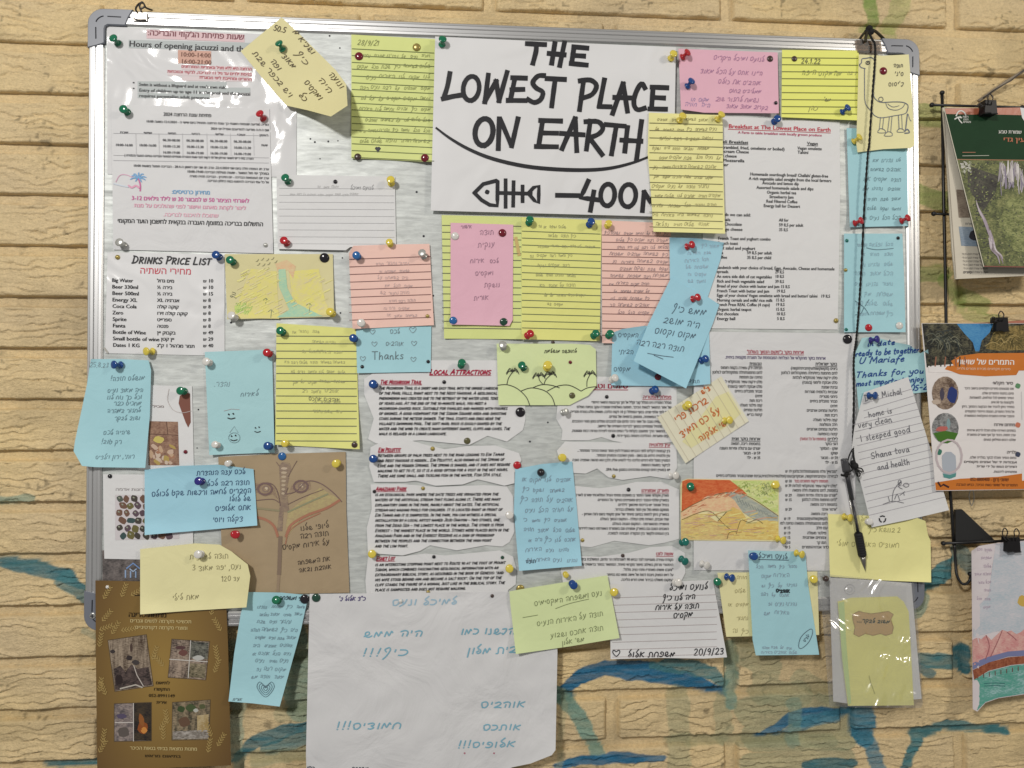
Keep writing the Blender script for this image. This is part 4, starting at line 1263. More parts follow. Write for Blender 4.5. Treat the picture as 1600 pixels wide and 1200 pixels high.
# --- W Hebrew menu
s = S('hebrew_menu', 'white Hebrew breakfast menu in two columns below the English one', 'menu', [(1084, 518), (1338, 521), (1336, 892), (1084, 891)], .0236, WHITEC, wav=.0008, lifts=[(1300, 600, 1, 0, 40, .0025)])
hx = lambda t, x, y, w, col=BK, h=4.6, ul=False: s.text(t, x, y, h, col, 'r', w=w, ul=ul)
hx('ארוחת בוקר ב"מקום הנמוך בעולם"', 1256, 553, 89, CRIM, 5.4, True)
hx('ארוחת בוקר מהקלאי אל הצלחת המבוססת על תוצרת מקומית ביתית.', 1290, 562, 157, (.08, .05, .16), 4.8)
hx('בוקר ישראלית', 1308, 571, 34, BK, 4.8, True); hx('טבעונית', 1190, 570.5, 19, BK, 4.8, True)
R1 = [('ביצים (מקושקשות/עין/חביתה/קשה)', 73), ('לחם מחמצת ביתי/חלה מתוקה/לחם ל.גלוטן', 88), ('סלט ירקות עשיר מהחקלאי לצלחת', 70), ('סלט אבוקדו ולימוני (בעונה)', 55), ('גבינת שמנת', 25), ('עגבניות בלסמית מגוררות', 51), ('ביחני מטריח', 28), ('מבחר מתבלים ביתיים', 43), ('זיתים', 11), ('חליטת צמחים אורגניים', 48), ('ריבת תות', 20), ('קפה פילטר מעולה', 38), ('חלב והמלצות', 28), ('חליטת צמחים אורגניים', 48), ('קינוח בהפתעה', 31)]
R2 = [('חביתה ירק עשירה בקמח חומוס', 65), ('לחם מחמצת/חלה מתוקה/לחם ל.גלוטן', 78), ('טחינה עם תוספות', 36), ('סלט ירקות עשיר מהחקלאי ל', 58), ('סלט אבוקדו לימוני (בעונה)', 54), ('מבחר מתבלים ביתיים', 43), ('זיתים', 11), ('ריבת תות', 20), ('קפה פילטר מעולה', 35), ('חליטת צמחים', 29), ('קינוח בריא', 24)]
for i, (t, w) in enumerate(R1): hx(t, 1308.5, 578+i*7.3, w)
for i, (t, w) in enumerate(R2): hx(t, 1191, 577+i*7.3, w)
hx('לילדים', 1309, 688, 16, BK, 4.6, True); hx('(בתוספת על כל הסועד)', 1291, 688, 41, CRIM)
for i, (t, w) in enumerate((('דגני בוקר', 20), ('שוקו - הום/קר', 28), ('שוקו', 11), ('59 ש - מבוגר', 27), ('35 ש - ילד', 20))): hx(t, 1309, 695.5+i*7.3, w)
hx('ארוחת בוקר זוגית', 1188, 688, 45, BK, 4.8, True)
for i, (t, w) in enumerate((('בתוספת: ריבה, חמאה', 46), ('יוגורט עם גרנולה ופירות העונה', 64), ('59 ש - מבוגר', 27), ('35 ש - ילד', 21))): hx(t, 1188, 695.5+i*7.3, w)
for t, x, y, w, c in (('"סנדוויץ\' פלח מחמצת/חלה/ל.גלוטן 19 ש', 1308, 739, 81, BK), ('לבחירה: עין/חביתה/קשה, אבוקדו(בעונה)/סלטוזיה/חלבונית,גבינת שמנת,מבחר מתבלים ביתיים', 1309, 746.5, 190, BK), ('תוספת ירקות חתוכים בצד', 1294, 754, 53, CRIM), ('10 ש', 1237, 754, 10, BK), ('"סלט ירקות עשיר מהחקלאי לצלחת 39 ש', 1308, 761.5, 81, BK), ('בתוספת, לחם מחמצת/ חלה וחמאה', 1309, 768.5, 71, BK), ('"יוגורט עם גרנולה ופירות העונה', 1308, 776, 63, BK), ('29 ש', 1237, 776, 10, BK), ('"לחם מחמצת וחלה/ ל.גלוטן', 1308, 783, 55, BK), ('15 ש', 1237, 783, 10, BK), ('בתוספת ריבה וחמאה', 1308, 790.5, 42, BK), ('"ארטור אורגני', 1308, 798, 24, BK), ('29 ש', 1237, 798, 10, BK), ('ריבה וחמאה', 1293, 805, 26, BK), ('מקושקשת/עין/טבעונית', 1293, 812.5, 48, BK), ('19 ש', 1235, 812.5, 10, BK), ('לחם מחמצת/חלה וחמאה/ טחינה לסו', 1293, 820, 74, BK), ('עם חלב', 1293, 827, 18, BK), ('15 ש', 1235, 827, 10, BK), ('פילטר מעולה', 1291, 835, 30, BK), ('19 ש', 1235, 835, 10, BK), ('צמחים אורגנית', 1291, 842, 37, BK), ('15 ש', 1235, 842, 10, BK), ('חם/ קר', 1291, 850, 15, BK), ('10 ש', 1235, 850, 10, BK), ('כדור אנרגיה/תמרים', 1295, 857, 42, BK), ('5 ש', 1235, 857, 8, BK)): hx(t, x, y, w, c)
# --- local attractions, English pieces
CUT = WHITE2
def para(s, head, hx_, hy, hw_, lines, x, y, dy, ww, h=3.6):
    s.text(head, hx_, hy, 5.0, CRIM, w=hw_, font='mark', it=.25, lw=1.15, ul=True)
    for i, l in enumerate(lines):
        if l: s.text(l, x, y+dy*i, h, BK, w=ww[i], font='mark', it=.25, lw=.84, capk=1.25)
s = S('torn_text_sheet', 'white cut sheet headed Local Attractions with a paragraph about the Mushroom Trail', 'sheet', [(660, 563), (776, 563), (812, 600), (821, 634), (821, 656), (817, 672), (792, 690), (762, 681), (734, 695), (700, 692), (659, 688), (620, 690), (588, 693), (575, 686), (584, 654), (569, 616), (569, 592), (583, 583), (660, 582)], .0232, CUT, lifts=[(700, 680, 0, 1, 14, .001)], angle=0)
s.text('Local Attractions', 671, 585, 6.4, CRIM, w=96, font='mark', it=.25, lw=1.7, ul=True)
para(s, 'The Mushroom Trail', 594, 600, 65, ['The Mushroom Trail is a short and easy trail into the unique landscape', 'of the Marl Hills, right next to the Neot Hakikar. A geological', 'phenomenon was created due to the retreat of the water level tens', 'of years ago. At the end of the 10-minute walk, you meet a', 'mushroom-shaped rock. Suitable for families and marked with figures', 'of gnomes. A good viewpoint for the Sodom Square area and shooting', 'stars during the meteor shower. The trail starts and ends near the', "village's swimming pool. The soft marl rock is easily shaped by the", 'water and the wind to create many different shapes, cliffs and caves. The', 'walk is relaxed in a lunar landscape.'], 592, 608.5, 7.92, [190, 185, 186, 168, 201, 199, 190, 192, 205, 106])
s = S('torn_text_sheet', 'white cut sheet about Ein Peluttit spring, second from the top in the left column', 'sheet', [(579, 699), (598, 689), (635, 686), (665, 695), (695, 702), (729, 697), (774, 696), (811, 708), (815, 719), (804, 738), (804, 755), (788, 759), (764, 753), (746, 749), (723, 757), (680, 759), (650, 751), (633, 753), (584, 753), (577, 729)], .0238, CUT, lifts=[(700, 745, 0, 1, 14, .0008)], angle=-.6)
para(s, 'Ein Peluttit', 591, 706, 35, ['Between groups of palm trees next to the road leading to Ein Tamar', 'and Neot Hakikar is hidden... Ein Peluttit, also known as the Spring of', 'Love and the Hidden Springs. The spring is shaded, and it does not require', 'walking to get to it, so it is a good option for a visit in the hot hours.', 'There are some small and tickling fish in the water, Fish SPA style.'], 590, 714, 7.95, [198, 198, 207, 204, 194])
s = S('torn_text_sheet', 'white cut sheet about Amaziahu ecological park, third from the top in the left column', 'sheet', [(579, 757), (626, 756), (684, 761), (757, 758), (792, 760), (802, 776), (804, 831), (796, 847), (785, 854), (759, 852), (714, 860), (672, 852), (656, 861), (629, 868), (575, 864), (573, 825), (581, 795)], .0233, CUT, lifts=[(700, 845, 0, 1, 14, .0008)], angle=-.3)
para(s, 'Amaziahu Park', 587, 767, 48, ['is an ecological park where the date trees are irrigated from the', 'waters of the artificial stream that flows along it. There are many', 'explanatory signs in the park, mainly about the dates. The artificial', 'stream has wading pools for children. It is located right in front of', 'Ein Tamar and it is signposted. In the park, you can witness a special', 'installation by a local artist named Jojo Ohayon - two stones, one', 'from the Dead Sea - the lowest place in the world. The other is from', 'Everest - the highest place in the world. Stones were placed both in the', 'Amaziahu Park and in the Everest Reserve as a sign of friendship', 'between the peoples and the connection between the high point', 'and the low point.'], 586, 775, 8.03, [193, 196, 194, 199, 190, 195, 201, 209, 186, 182, 52])
s = S('torn_text_sheet', "white cut sheet about Eshet Lot, Lot's wife, lowest in the left column", 'sheet', [(575, 870), (631, 869), (665, 865), (695, 868), (729, 865), (781, 860), (802, 870), (807, 889), (806, 913), (794, 922), (794, 932), (573, 932), (571, 907)], .0238, CUT, angle=-1)
para(s, 'Eshet Lot', 588, 876, 29, ['is an interesting stopping point next to Route 90 at the foot of Mount', 'Sodom, which combines fascinating geological information with an', 'extraordinary biblical story, as described in the book of Genesis: "and', 'his wife stood behind him and became a salt rock". On the top of the', 'cliff stands the figure of a woman, just like in the biblical story. The', 'place is signposted and does not require walking.'], 586, 884.5, 7.85, [204, 193, 201, 198, 203, 142])
# --- Hebrew pieces
def hp(label, poly, d, head, hw_, hy, lines, x, y, dy, ww):
    s = S('torn_text_sheet', label, 'sheet', poly, d, CUT, angle=.3)
    if head: s.text(head, x, hy, 5.4, CRIM, 'r', w=hw_, ul=True)
    for i, l in enumerate(lines): s.text(l, x-(0), y+dy*i, 4.3, BK, 'r', w=ww[i])
    return s
s = hp('white cut Hebrew sheet whose red heading hides behind the green palm tree note', [(880, 588), (1050, 590), (1057, 605), (1059, 690), (1000, 696), (958, 689), (940, 683), (920, 688), (877, 688), (879, 672), (869, 654), (872, 625)], .0232, 'מסלול הפטריה', 45, 623,
   ['מסלול הפטריה הינו מסלול קצר וקליל אל תוך נוף גבעות החוואר הייחודי', 'של אזור החוואר לנאות הכיכר. תופעה גאולוגית שנוצרה עקב נסיגת מפלס', 'המים לפני אלפי שנים. בסוף המסלול כן 10 דקות הליכה, פוגשים סלע בצורת פטרייה', 'מתאים לכל המשפחה, ומסומן בדמויות של גמדים.', 'נקודת תצפית טובה על אזור כיכר סדום וגם לכוכבים נופלים בזמן מטר הכוכבים.', 'השביל מתחיל ומסתיים בסמוך לבריכת השחייה של היישוב.', 'סלע החוואר הרך מתעצב בקלות ע"י המים והרוח ליצירת צורות רבות ומגוונות,', 'צוקים ומערות. ההליכה נינוחה בנוף ירחי.'], 1049, 631, 7.45, [125, 148, 158, 98, 156, 116, 156, 86])
s.text('טיולים וטבע', 981, 607, 8, CRIM, 'r', w=62, ul=True)
hp('white cut Hebrew sheet with a SPA line, second in the right column', [(870, 704), (883, 690), (1005, 692), (1057, 695), (1058, 731), (1048, 749), (1016, 744), (973, 750), (951, 746), (933, 732), (915, 740), (897, 739), (877, 724)], .0237, 'עין פלוטית', 33, 697.5,
   ['בין קבוצות דקלים לפני הכביש המוביל לעין תמר ונאות הכיכר מסתתר...', 'עין פלוטית הידוע גם בשם - מעין האהבה והמעיין הנסתר.', 'המעיין מוצל ולא דורש הליכה כדי להגיע אליו, ולכן הוא מהווה אופציה טובה', 'לביקור בשעות החמות.', 'יש במעיין דגים קטנים ומדגדגים בסגנון Fish SPA.'], 1047, 706.5, 7.4, [145, 116, 153, 46, 101])
hp('white cut Hebrew sheet partly behind the tall blue note, third in the right column', [(885, 758), (937, 763), (967, 759), (994, 753), (1034, 753), (1061, 765), (1061, 842), (1039, 848), (1014, 852), (960, 845), (924, 855), (885, 852)], .0232, 'פארק אמציהו', 43, 769,
   ['פארק אקולוגי שעצי התמר בו מושקים ממימי הנחל המלאכותי שזורם לאורכו', 'בפארק שלטי הסבר רבים ומעניינים בעיקר על התמרים.', 'בנחל שנוצר יש בריכות שיכשוך לילדים.', 'ממוקם ממש מול עין תמר ומשולט בבירור.', 'בפארק ניתן לחזות במיצג מיוחד של אמן מקומי בשם ג\'וג\'ו אוחיון -', 'שתי אבנים, האחת מים המלח - המקום הנמוך בעולם.', 'והשנייה מהאוורסט - המקום הגבוה בעולם.', 'האבנים הוצבו גם בפארק אמציהו וגם בשמורת האוורסט כאות לידידות', 'בין העמים ולקשר בין הנקודה הגבוהה לנמוכה.'], 1045, 776, 7.45, [147, 112, 80, 85, 136, 108, 89, 142, 96])
hp('white cut Hebrew sheet under the white card with bold greeting, lowest in the right column', [(885, 868), (937, 870), (982, 864), (1016, 855), (1050, 853), (1070, 864), (1071, 895), (1061, 915), (960, 922), (880, 912), (876, 890)], .0237, 'אשת לוט', 27, 868,
   ['נקודת עצירה מעניינת לצד כביש 90 לאגרגלות הר סדום, המשלבת בתוכה', 'היסטורי מרתק בשילוב סיפור מקראי מיוחד, המתואר בספר בראשית על אשת', '"ותבט אשתו מאחריו ותהי נציב מלח".', 'על ראש המצוק ניצבת דמות של אישה ממש כמו בסיפור', 'המקום משולט בבירור ואינו דורש הליכה.'], 1052, 876.5, 7.9, [150, 156, 79, 104, 82])
# --- AA blue behind
s = S('sticky_note', 'blue note lying behind the tilted blue note, its top edge curling', 'note', [(957, 520), (972, 514), (1007, 509), (1060, 512), (1108, 518), (1110, 600), (1066, 604), (955, 602)], .0243, BLU2, lifts=[(985, 530, -.2, -1, 20, .007)], angle=1, wav=.0008)
for t, x, y, h in (('המקסים', 998, 527, 8), ('הביתי', 990, 553, 8), ('מקסים', 985, 580, 8), ('תודה', 1094, 598, 7)): s.text(t, x, y, h, (.12, .17, .22), 'r', font='hand', lw=.8, jit=.09, it=.1)
# --- BB and CC
s = S('sticky_note', 'blue note with curled dark top edge, overlapped by the tilted blue note', 'note', [(1046, 371), (1085, 372), (1131, 379), (1126, 405), (1106, 464), (1080, 480), (1047, 455)], .0250, BLU2, lifts=[(1080, 386, 0, -1, 14, .008)], angle=-3, wav=.0008)
for i, (a, c) in enumerate(((1090, 1125), (1065, 1112), (1066, 1108), (1066, 1108), (1066, 1105), (1068, 1104))): scribble(s, a, c, 386+i*11, 6, (.18, .24, .30), .8, 130+i)
s = S('sticky_note', 'tilted blue note with larger handwriting, its lower edge lifted off the board', 'note', [(1049, 433), (1065, 444), (1100, 460), (1124, 476), (1114, 505), (1072, 607), (990, 564), (1012, 508)], .0262, BLU2, lifts=[(1075, 500, -.35, .9, 90, .020)], angle=12, wav=.0010, step=6)
for t, x, y, h in (('ממש כיף', 1103, 494, 12), ('היה מושב', 1094, 513, 12), ('מקום וקסום', 1087, 530, 11), ('תודה רבה רבה', 1069, 550, 10)): s.text(t, x, y, h, (.10, .15, .20), 'r', font='hand', lw=1.1, ang=9, jit=.04)
s.stroke([(1012, 552), (1035, 556), (1052, 558)], 1, (.10, .15, .20)); s.stroke([(1022, 555), (1036, 561)], 1, (.10, .15, .20))
# --- FF tall blue
s = S('sticky_note', 'tall blue note hung from a black ball pin between the two columns of cut sheets', 'note', [(805, 733), (847, 725), (894, 721), (901, 790), (909, 884), (811, 892), (803, 800)], .0250, BLU2, lifts=[(860, 840, 0, 1, 50, .007), (850, 733, 0, -1, 12, .002)], angle=-4, wav=.0009)
for i in range(9): scribble(s, 812+i*.6, 893+i*1.2-(12 if i % 3 == 1 else 0), 752+i*15.6, 6.6, (.10, .15, .20), .95, 150+i)
s.text('תודה', 822, 880, 6, (.08, .12, .16), font='hand', lw=1.2)
# --- GG palm tree note
s = S('palm_drawing_note', 'pale green note with ink drawing of palm trees on dunes', 'note', [(776, 537), (895, 537), (922, 539), (931, 546), (932, 603), (919, 618), (890, 633), (779, 633)], .0247, LGRN, angle=0, wav=.0012, lifts=[(900, 548, .6, -1, 30, .003), (905, 615, .8, .8, 30, .004)])
s.text('לחופשה מושלמת', 902, 551, 6, (.08, .08, .05), 'r', font='hand', lw=.95, jit=.08, it=.1)
IN = (.05, .05, .04)
for l in ([(777, 602), (792, 601), (808, 607), (822, 620), (828, 634)], [(814, 611), (830, 606), (850, 610), (862, 620), (867, 633)], [(832, 606), (846, 601), (862, 602), (874, 606)], [(855, 611), (872, 603), (890, 602), (908, 611)], [(908, 611), (918, 606), (931, 604)]):
    s.stroke(l, 1.2, IN, 'ink_drawing', smooth=True)
for (bx, by, tx_, ty) in ((792, 601, 801, 581), (848, 600, 842, 588), (850, 600, 860, 586), (917, 604, 922, 585)):
    s.stroke([(bx, by), ((bx+tx_)/2-2, (by+ty)/2), (tx_, ty)], 1.1, IN, 'ink_drawing', smooth=True)
    for a in (200, 170, 140, 20, -10, 50, 100):
        l = 10 if abs(a-90) > 30 else 6
        s.stroke([(tx_, ty), (tx_+l*.6*math.cos(R(a)), ty-l*.5*math.sin(R(a))-2.5), (tx_+l*math.cos(R(a)), ty-l*.3*math.sin(R(a))+3)], 1.0, IN, 'ink_drawing', smooth=True)
# --- HH orange greeting card
s = S('small_card', 'small tilted lined card with orange handwriting held by two yellow pins', 'card', [(1027, 652), (1127, 588), (1170, 658), (1071, 724)], .0254, paper_mat('cream_lined_card', (.80, .77, .60), .6, .04), angle=-33, wav=.0006)
s.patch([(1118, 620), (1138, 612), (1158, 646), (1136, 666), (1080, 700), (1066, 690)], ink((.80, .76, .42)), name='highlight')
for i in range(9):
    t = (i+.5)/9; a = (1027+100*t, 652-64*t); b_ = (1071+99*t, 724-66*t)
    s.stroke([a, b_], .6, (.52, .46, .36), 'ruled_line')
OR = (.60, .16, .04)
for t, x, y, h in (('ד"ש', 1111, 608, 8), ('ברכת פרי', 1108, 628, 12), ('על כם תמיד', 1128, 643, 12), ('שי אלקנה', 1136, 663, 10)): s.text(t, x, y, h, OR, 'r', font='hand', lw=1.7, ang=-33)
# --- II landscape drawing
s = S('landscape_drawing', 'coloured pencil landscape drawing of orange and yellow hills over the Hebrew menu', 'drawing', [(1066, 751), (1074, 748), (1217, 750), (1217, 846), (1064, 844), (1063, 760)], .0247, paper_mat('drawing_paper', (.84, .76, .42), .6, .05), angle=0, wav=.001)
PM = pencil_mat
s.patch([(1066, 752), (1074, 749), (1140, 750), (1160, 765), (1168, 773), (1150, 769), (1130, 770), (1110, 775), (1085, 787), (1065, 800)], PM('pencil_red', (.62, .10, .03), (.74, .22, .08), (90, 90, 260)), k=1)
s.patch([(1064, 801), (1085, 788), (1110, 776), (1130, 771), (1150, 780), (1160, 800), (1135, 800), (1100, 798), (1065, 815)], PM('pencil_peach', (.80, .46, .28), (.84, .66, .38), (90, 90, 260)), k=1)
s.patch([(1132, 770), (1150, 769), (1166, 775), (1216, 806), (1216, 815), (1178, 812), (1160, 800), (1148, 782)], PM('pencil_grey', (.32, .36, .34), (.55, .56, .44), (60, 60, 260)), k=2)
s.patch([(1142, 751), (1216, 751), (1216, 804), (1168, 773), (1160, 765)], PM('pencil_lime', (.52, .66, .18), (.80, .80, .42), (60, 60, 160)), k=1)
s.patch([(1064, 812), (1085, 802), (1110, 808), (1130, 822), (1150, 843), (1064, 843)], PM('pencil_ochre', (.66, .44, .20), (.82, .68, .26), (90, 90, 260)), k=2)
s.patch([(1122, 814), (1145, 792), (1158, 798), (1168, 812), (1155, 836), (1140, 836)], PM('pencil_amber', (.72, .48, .14), (.80, .62, .22), (90, 90, 260)), k=3)
s.patch([(1140, 842), (1165, 818), (1200, 812), (1216, 815), (1216, 844)], PM('pencil_gold', (.72, .50, .14), (.84, .70, .26), (90, 90, 260)), k=2)
rq = random.Random(2)
for i in range(70):
    x, y = rq.uniform(1070, 1205), rq.uniform(800, 838); L = rq.uniform(8, 22)
    s.stroke([(x, y), (min(x+L, 1214), y-rq.uniform(-3, 5))], rq.uniform(.7, 1.5), rq.choice([(.80, .62, .20), (.62, .38, .16), (.86, .78, .30), (.66, .40, .30), (.55, .50, .22)]), 'pencil_line')
for i in range(40):
    t = i/39; x = 1068+t*90; y = 800-34*math.sin(t*1.9)+rq.uniform(-2, 12)
    s.stroke([(x, y), (x+rq.uniform(4, 10), y-rq.uniform(1, 5))], 1.1, rq.choice([(.72, .30, .18), (.85, .60, .40), (.60, .22, .12)]), 'pencil_line')
for i in range(34):
    x = rq.uniform(1150, 1212); y = rq.uniform(754, 766+(x-1150)*.45)
    s.stroke([(x, y), (x+3, y-3), (x+5, y+1)], .9, rq.choice([(.34, .44, .10), (.74, .76, .20), (.20, .26, .10)]), 'pencil_line')
for l in ([(1064, 800), (1090, 785), (1130, 770), (1166, 774), (1216, 806)], [(1066, 812), (1095, 800), (1112, 800), (1130, 818), (1142, 828)], [(1150, 836), (1156, 816), (1160, 812)], [(1160, 812), (1170, 816), (1182, 812), (1192, 818)], [(1136, 842), (1140, 832), (1152, 830)], [(1122, 814), (1135, 800)]):
    s.stroke(l, .9, (.20, .14, .06), 'pencil_line', smooth=True)
for i in range(14):
    x = 1168+(i % 7)*6.5; y = 757+(i//7)*9+(i % 3)*2
    s.stroke([(x, y), (x+3, y-2), (x+4, y+2)], .8, (.32, .36, .12), 'pencil_line')
for i in range(12): s.stroke([(1150+i*4.8, 776+i*2.6), (1154+i*4.8, 785+i*2.2)], .8, (.22, .25, .25), 'pencil_line')
# --- KK, JJ, LL, MM, NN bottom
s = S('note', 'pale yellow note behind the narrow blue note at the bottom', 'note', [(1121, 895), (1277, 893), (1280, 992), (1135, 995)], .0258, CREAMY, wav=.0008)
for i, (a, c) in enumerate(((1145, 1168), (1132, 1166), (1135, 1170), (1145, 1170), (1140, 1170))): scribble(s, a, c, 905+i*21, 7, (.38, .34, .18), .8, 170+i)
s = S('sticky_note', 'narrow blue note hanging below the board with a ringed word at its corner', 'note', [(1169, 860), (1258, 862), (1263, 915), (1280, 1023), (1181, 1024), (1176, 1000), (1173, 940)], .0268, BLU, lifts=[(1220, 1000, -1, .6, 50, .003)], angle=1.5, wav=.0012)
s.text('לנעם ומיכל', 1232, 873, 8, (.10, .14, .18), 'r', font='hand', lw=1.0, ul=True)
for i in range(6): scribble(s, 1176+i*3, 1246-(i % 2)*12, 888+i*14.5, 6.4, (.12, .17, .22), .9, 180+i)
s.text('אוהבים', 1235, 926, 6, (.03, .04, .05), 'r', font='hand', lw=1.8); scribble(s, 1184, 1238, 1014, 5, (.14, .2, .25), .9, 190); scribble(s, 1186, 1246, 1021, 5, (.14, .2, .25), .9, 191)
s.stroke([(1248, 1010), (1252, 995), (1266, 983), (1270, 988), (1264, 1003), (1253, 1013), (1248, 1010)], .9, (.10, .14, .18), smooth=True); s.text('ילדים', 1266, 992, 5, (.1, .14, .18), 'r', font='hand', lw=.8, ang=-55)
s = S('lined_card', 'white lined card with bold black Hebrew greeting and the date 20/9/23', 'card', [(953, 913), (1114, 906), (1136, 1027), (1100, 1029), (1030, 1028), (954, 1030)], .0266, WHITE, wav=.0008, angle=-2, lifts=[(1040, 1005, 0, 1, 30, .004)])
s.rule(957, 1120, 934, 11.6, 9, (.46, .40, .40), .7, slope=-.03)
KB = (.02, .02, .025)
for t, x, y, h in (('לנועם ומיכל', 1107, 920, 10), ('היה לנו כיף', 1087, 936, 9), ('תודה על אירוח', 1093, 950, 9), ('מקסים', 1083, 964, 9.5)): s.text(t, x, y, h, KB, 'r', font='hand', lw=1.4, ang=-2.5, jit=.07, it=.08)
s.text('משפחת אלול', 1056, 1026, 10, KB, 'r', font='hand', lw=1.6, ang=-.5, w=75); heart(s, 963, 1020, 5.5, KB, 1.4)
s.text('20/9/23', 1084, 1024, 10, KB, font='hand', lw=1.5, w=48, ang=-2)
s = S('big_letter', 'big white sheet with pale blue marker Hebrew hanging below the board', 'letter', [(484, 928), (600, 927), (868, 924), (871, 1020), (868, 1172), (862, 1180), (829, 1193), (800, 1199), (785, 1206), (479, 1207), (478, 1180), (481, 1050)], .0260, paper_mat('much_folded_white_paper', (.72, .72, .73), .6, .03, crump=.0065, cs=10), lifts=[(830, 1130, .8, .8, 60, .008), (650, 1000, 0, 1, 300, .004)], wav=.0050, angle=-1, step=9)
for t, x, y, h, w, c in (('למיכל ונעם', 716, 944, 11, 104, (.36, .54, .66)), ('הגשנו כמו', 806, 990, 12, 86, MBLUE), ('בית מלון', 808, 1020, 12, 78, MBLUE), ('היה ממש', 662, 994, 12, 94, MBLUE), ('כיף!!!', 640, 1024, 12, 74, MBLUE), ('אוהבים', 823, 1105, 12, 72, MBLUE), ('אותכם', 816, 1140, 11, 62, MBLUE), ('אלופים!!!', 807, 1167, 11, 92, MBLUE), ('חמודים!!!', 629, 1138, 12, 104, MBLUE)):
    s.text(t, x, y, h, c, 'r', w=w, font='hand', lw=2.0, jit=.04)
s.text('כ"ד אלול ג\'', 572, 938, 7, (.10, .08, .22), 'r', font='hand', lw=1.2)
s.text('משפחת', 576, 1204, 7, (.05, .05, .08), 'r', font='hand', lw=1.2); s.text('כהן', 492, 1203, 7, (.05, .05, .08), 'r', font='hand', lw=1.2)
for x_ in (772, 726): s.blobs([(x_, 1177, 1.5, 1.5, 0, ink((.5, .2, .25)))], 'ink_dot')
s = S('note', 'pale green note with pencil handwriting, left of the white card with the bold greeting', 'note', [(796, 924), (830, 918), (949, 899), (958, 945), (968, 997), (890, 1010), (806, 1022), (797, 940)], .0276, LGRN, lifts=[(850, 1000, -.6, .8, 40, .004), (800, 930, -1, -.3, 20, .003)], angle=-8, wav=.0012)
for t, x, y, h in (('נעם ומשפחה המקסימים', 942, 930, 9), ('תודה על האירוח הנעים', 944, 962, 9), ('תודה אתכם ושבוע', 944, 984, 9), ('מש\' אלון', 914, 1002, 8)): s.text(t, x, y, h, (.24, .27, .14), 'r', font='hand', lw=.9, ang=-9, w=None)
s.stroke([(868, 951), (890, 943), (920, 936)], .9, (.24, .27, .14), smooth=True); s.stroke([(817, 965), (840, 961)], .9, (.24, .27, .14))
# --- OO butterfly on kraft
s = S('kraft_drawing', 'brown kraft paper with a pencil butterfly drawing, eyes on its wings', 'drawing', [(341, 714), (440, 709), (540, 706), (541, 800), (546, 926), (349, 930)], .0234, KRAFT, lifts=[(520, 900, .5, 1, 60, .002)], angle=-4, wav=.0022)
PU = (.20, .13, .12); PR = (.42, .19, .12)
s.patch([(436, 727), (441, 722), (452, 723), (455, 730), (448, 765), (452, 800), (443, 800), (441, 830), (433, 830), (437, 790), (438, 765)], PM('pencil_plum', (.24, .17, .14), (.36, .27, .18), (90, 90, 90)), k=1)
s.patch([(450, 800), (462, 790), (500, 762), (535, 783), (500, 800), (470, 812), (455, 830), (446, 845), (447, 820)], PM('pencil_sand', (.42, .32, .18), (.50, .42, .20), (120, 60, 200)), k=0)
for l, w, c in (([(447, 772), (462, 768), (480, 752), (500, 755), (520, 769), (534, 784)], 1.4, PU), ([(450, 788), (475, 776), (505, 765)], 1.0, PU), ([(450, 800), (480, 786), (512, 772)], 2.6, (.30, .30, .18)), ([(447, 838), (455, 820), (480, 805), (510, 794), (530, 782)], 4.0, PR), ([(446, 850), (452, 830), (470, 816), (500, 802)], 1.6, PR),
   ([(434, 838), (428, 822), (415, 812), (400, 808)], 4.0, PR), ([(436, 785), (425, 780), (400, 782)], 1.2, PU), ([(436, 798), (420, 796), (402, 794)], 3.0, (.32, .28, .17)), ([(400, 765), (412, 755), (426, 757), (434, 770), (438, 790)], 1.4, PU), ([(436, 728), (432, 722)], .8, PU), ([(450, 745), (458, 730), (464, 720)], .8, PU), ([(446, 772), (450, 762)], 1, PU)):
    s.stroke(l, w, c, 'pencil_line', smooth=True)
for sg, cx, cy in ((1, 470, 760), (-1, 414, 764)):
    s.patch([(cx-sg*20, cy+16), (cx-sg*14, cy-2), (cx, cy-10), (cx+sg*14, cy-9), (cx+sg*16, cy+4), (cx, cy+12), (cx-sg*12, cy+8)], PM('pencil_eye_shade', (.26, .17, .13), (.40, .30, .19), (90, 90, 90)), k=1)
    s.stroke(ell(cx, cy, 11, 9, 12), 3.0, PU, 'pencil_line'); s.stroke(ell(cx+1, cy, 5, 4.4, 10), 1.4, (.28, .2, .17), 'pencil_line'); s.blobs([(cx+2, cy-1, 2.6, 2.4, 0, ink((.62, .52, .38)))], 'eye_highlight')
for i in range(7): s.blobs([(444-.3*i, 732+i*6.5, 5-.4*i, 2.0, 0, ink((.52, .42, .30) if i else (.55, .44, .33)))], 'butterfly_body', k=2+i)
s.stroke([(438, 840), (437, 870), (436, 896)], 6, (.25, .18, .13), 'pencil_line'); s.stroke([(436, 895), (434, 926)], 4, (.34, .25, .17), 'pencil_line')
for t, x, y, h in (('ליופי שלנו', 515, 824, 9), ('תודה רבה', 515, 836, 9), ('על אירוח מקסים!', 516, 850, 9), ('את המשפחה', 517, 876, 8), ('אוהבת ובאה', 519, 888, 8)): s.text(t, x, y, h, (.07, .05, .04), 'r', font='hand', lw=.95, ang=-7)
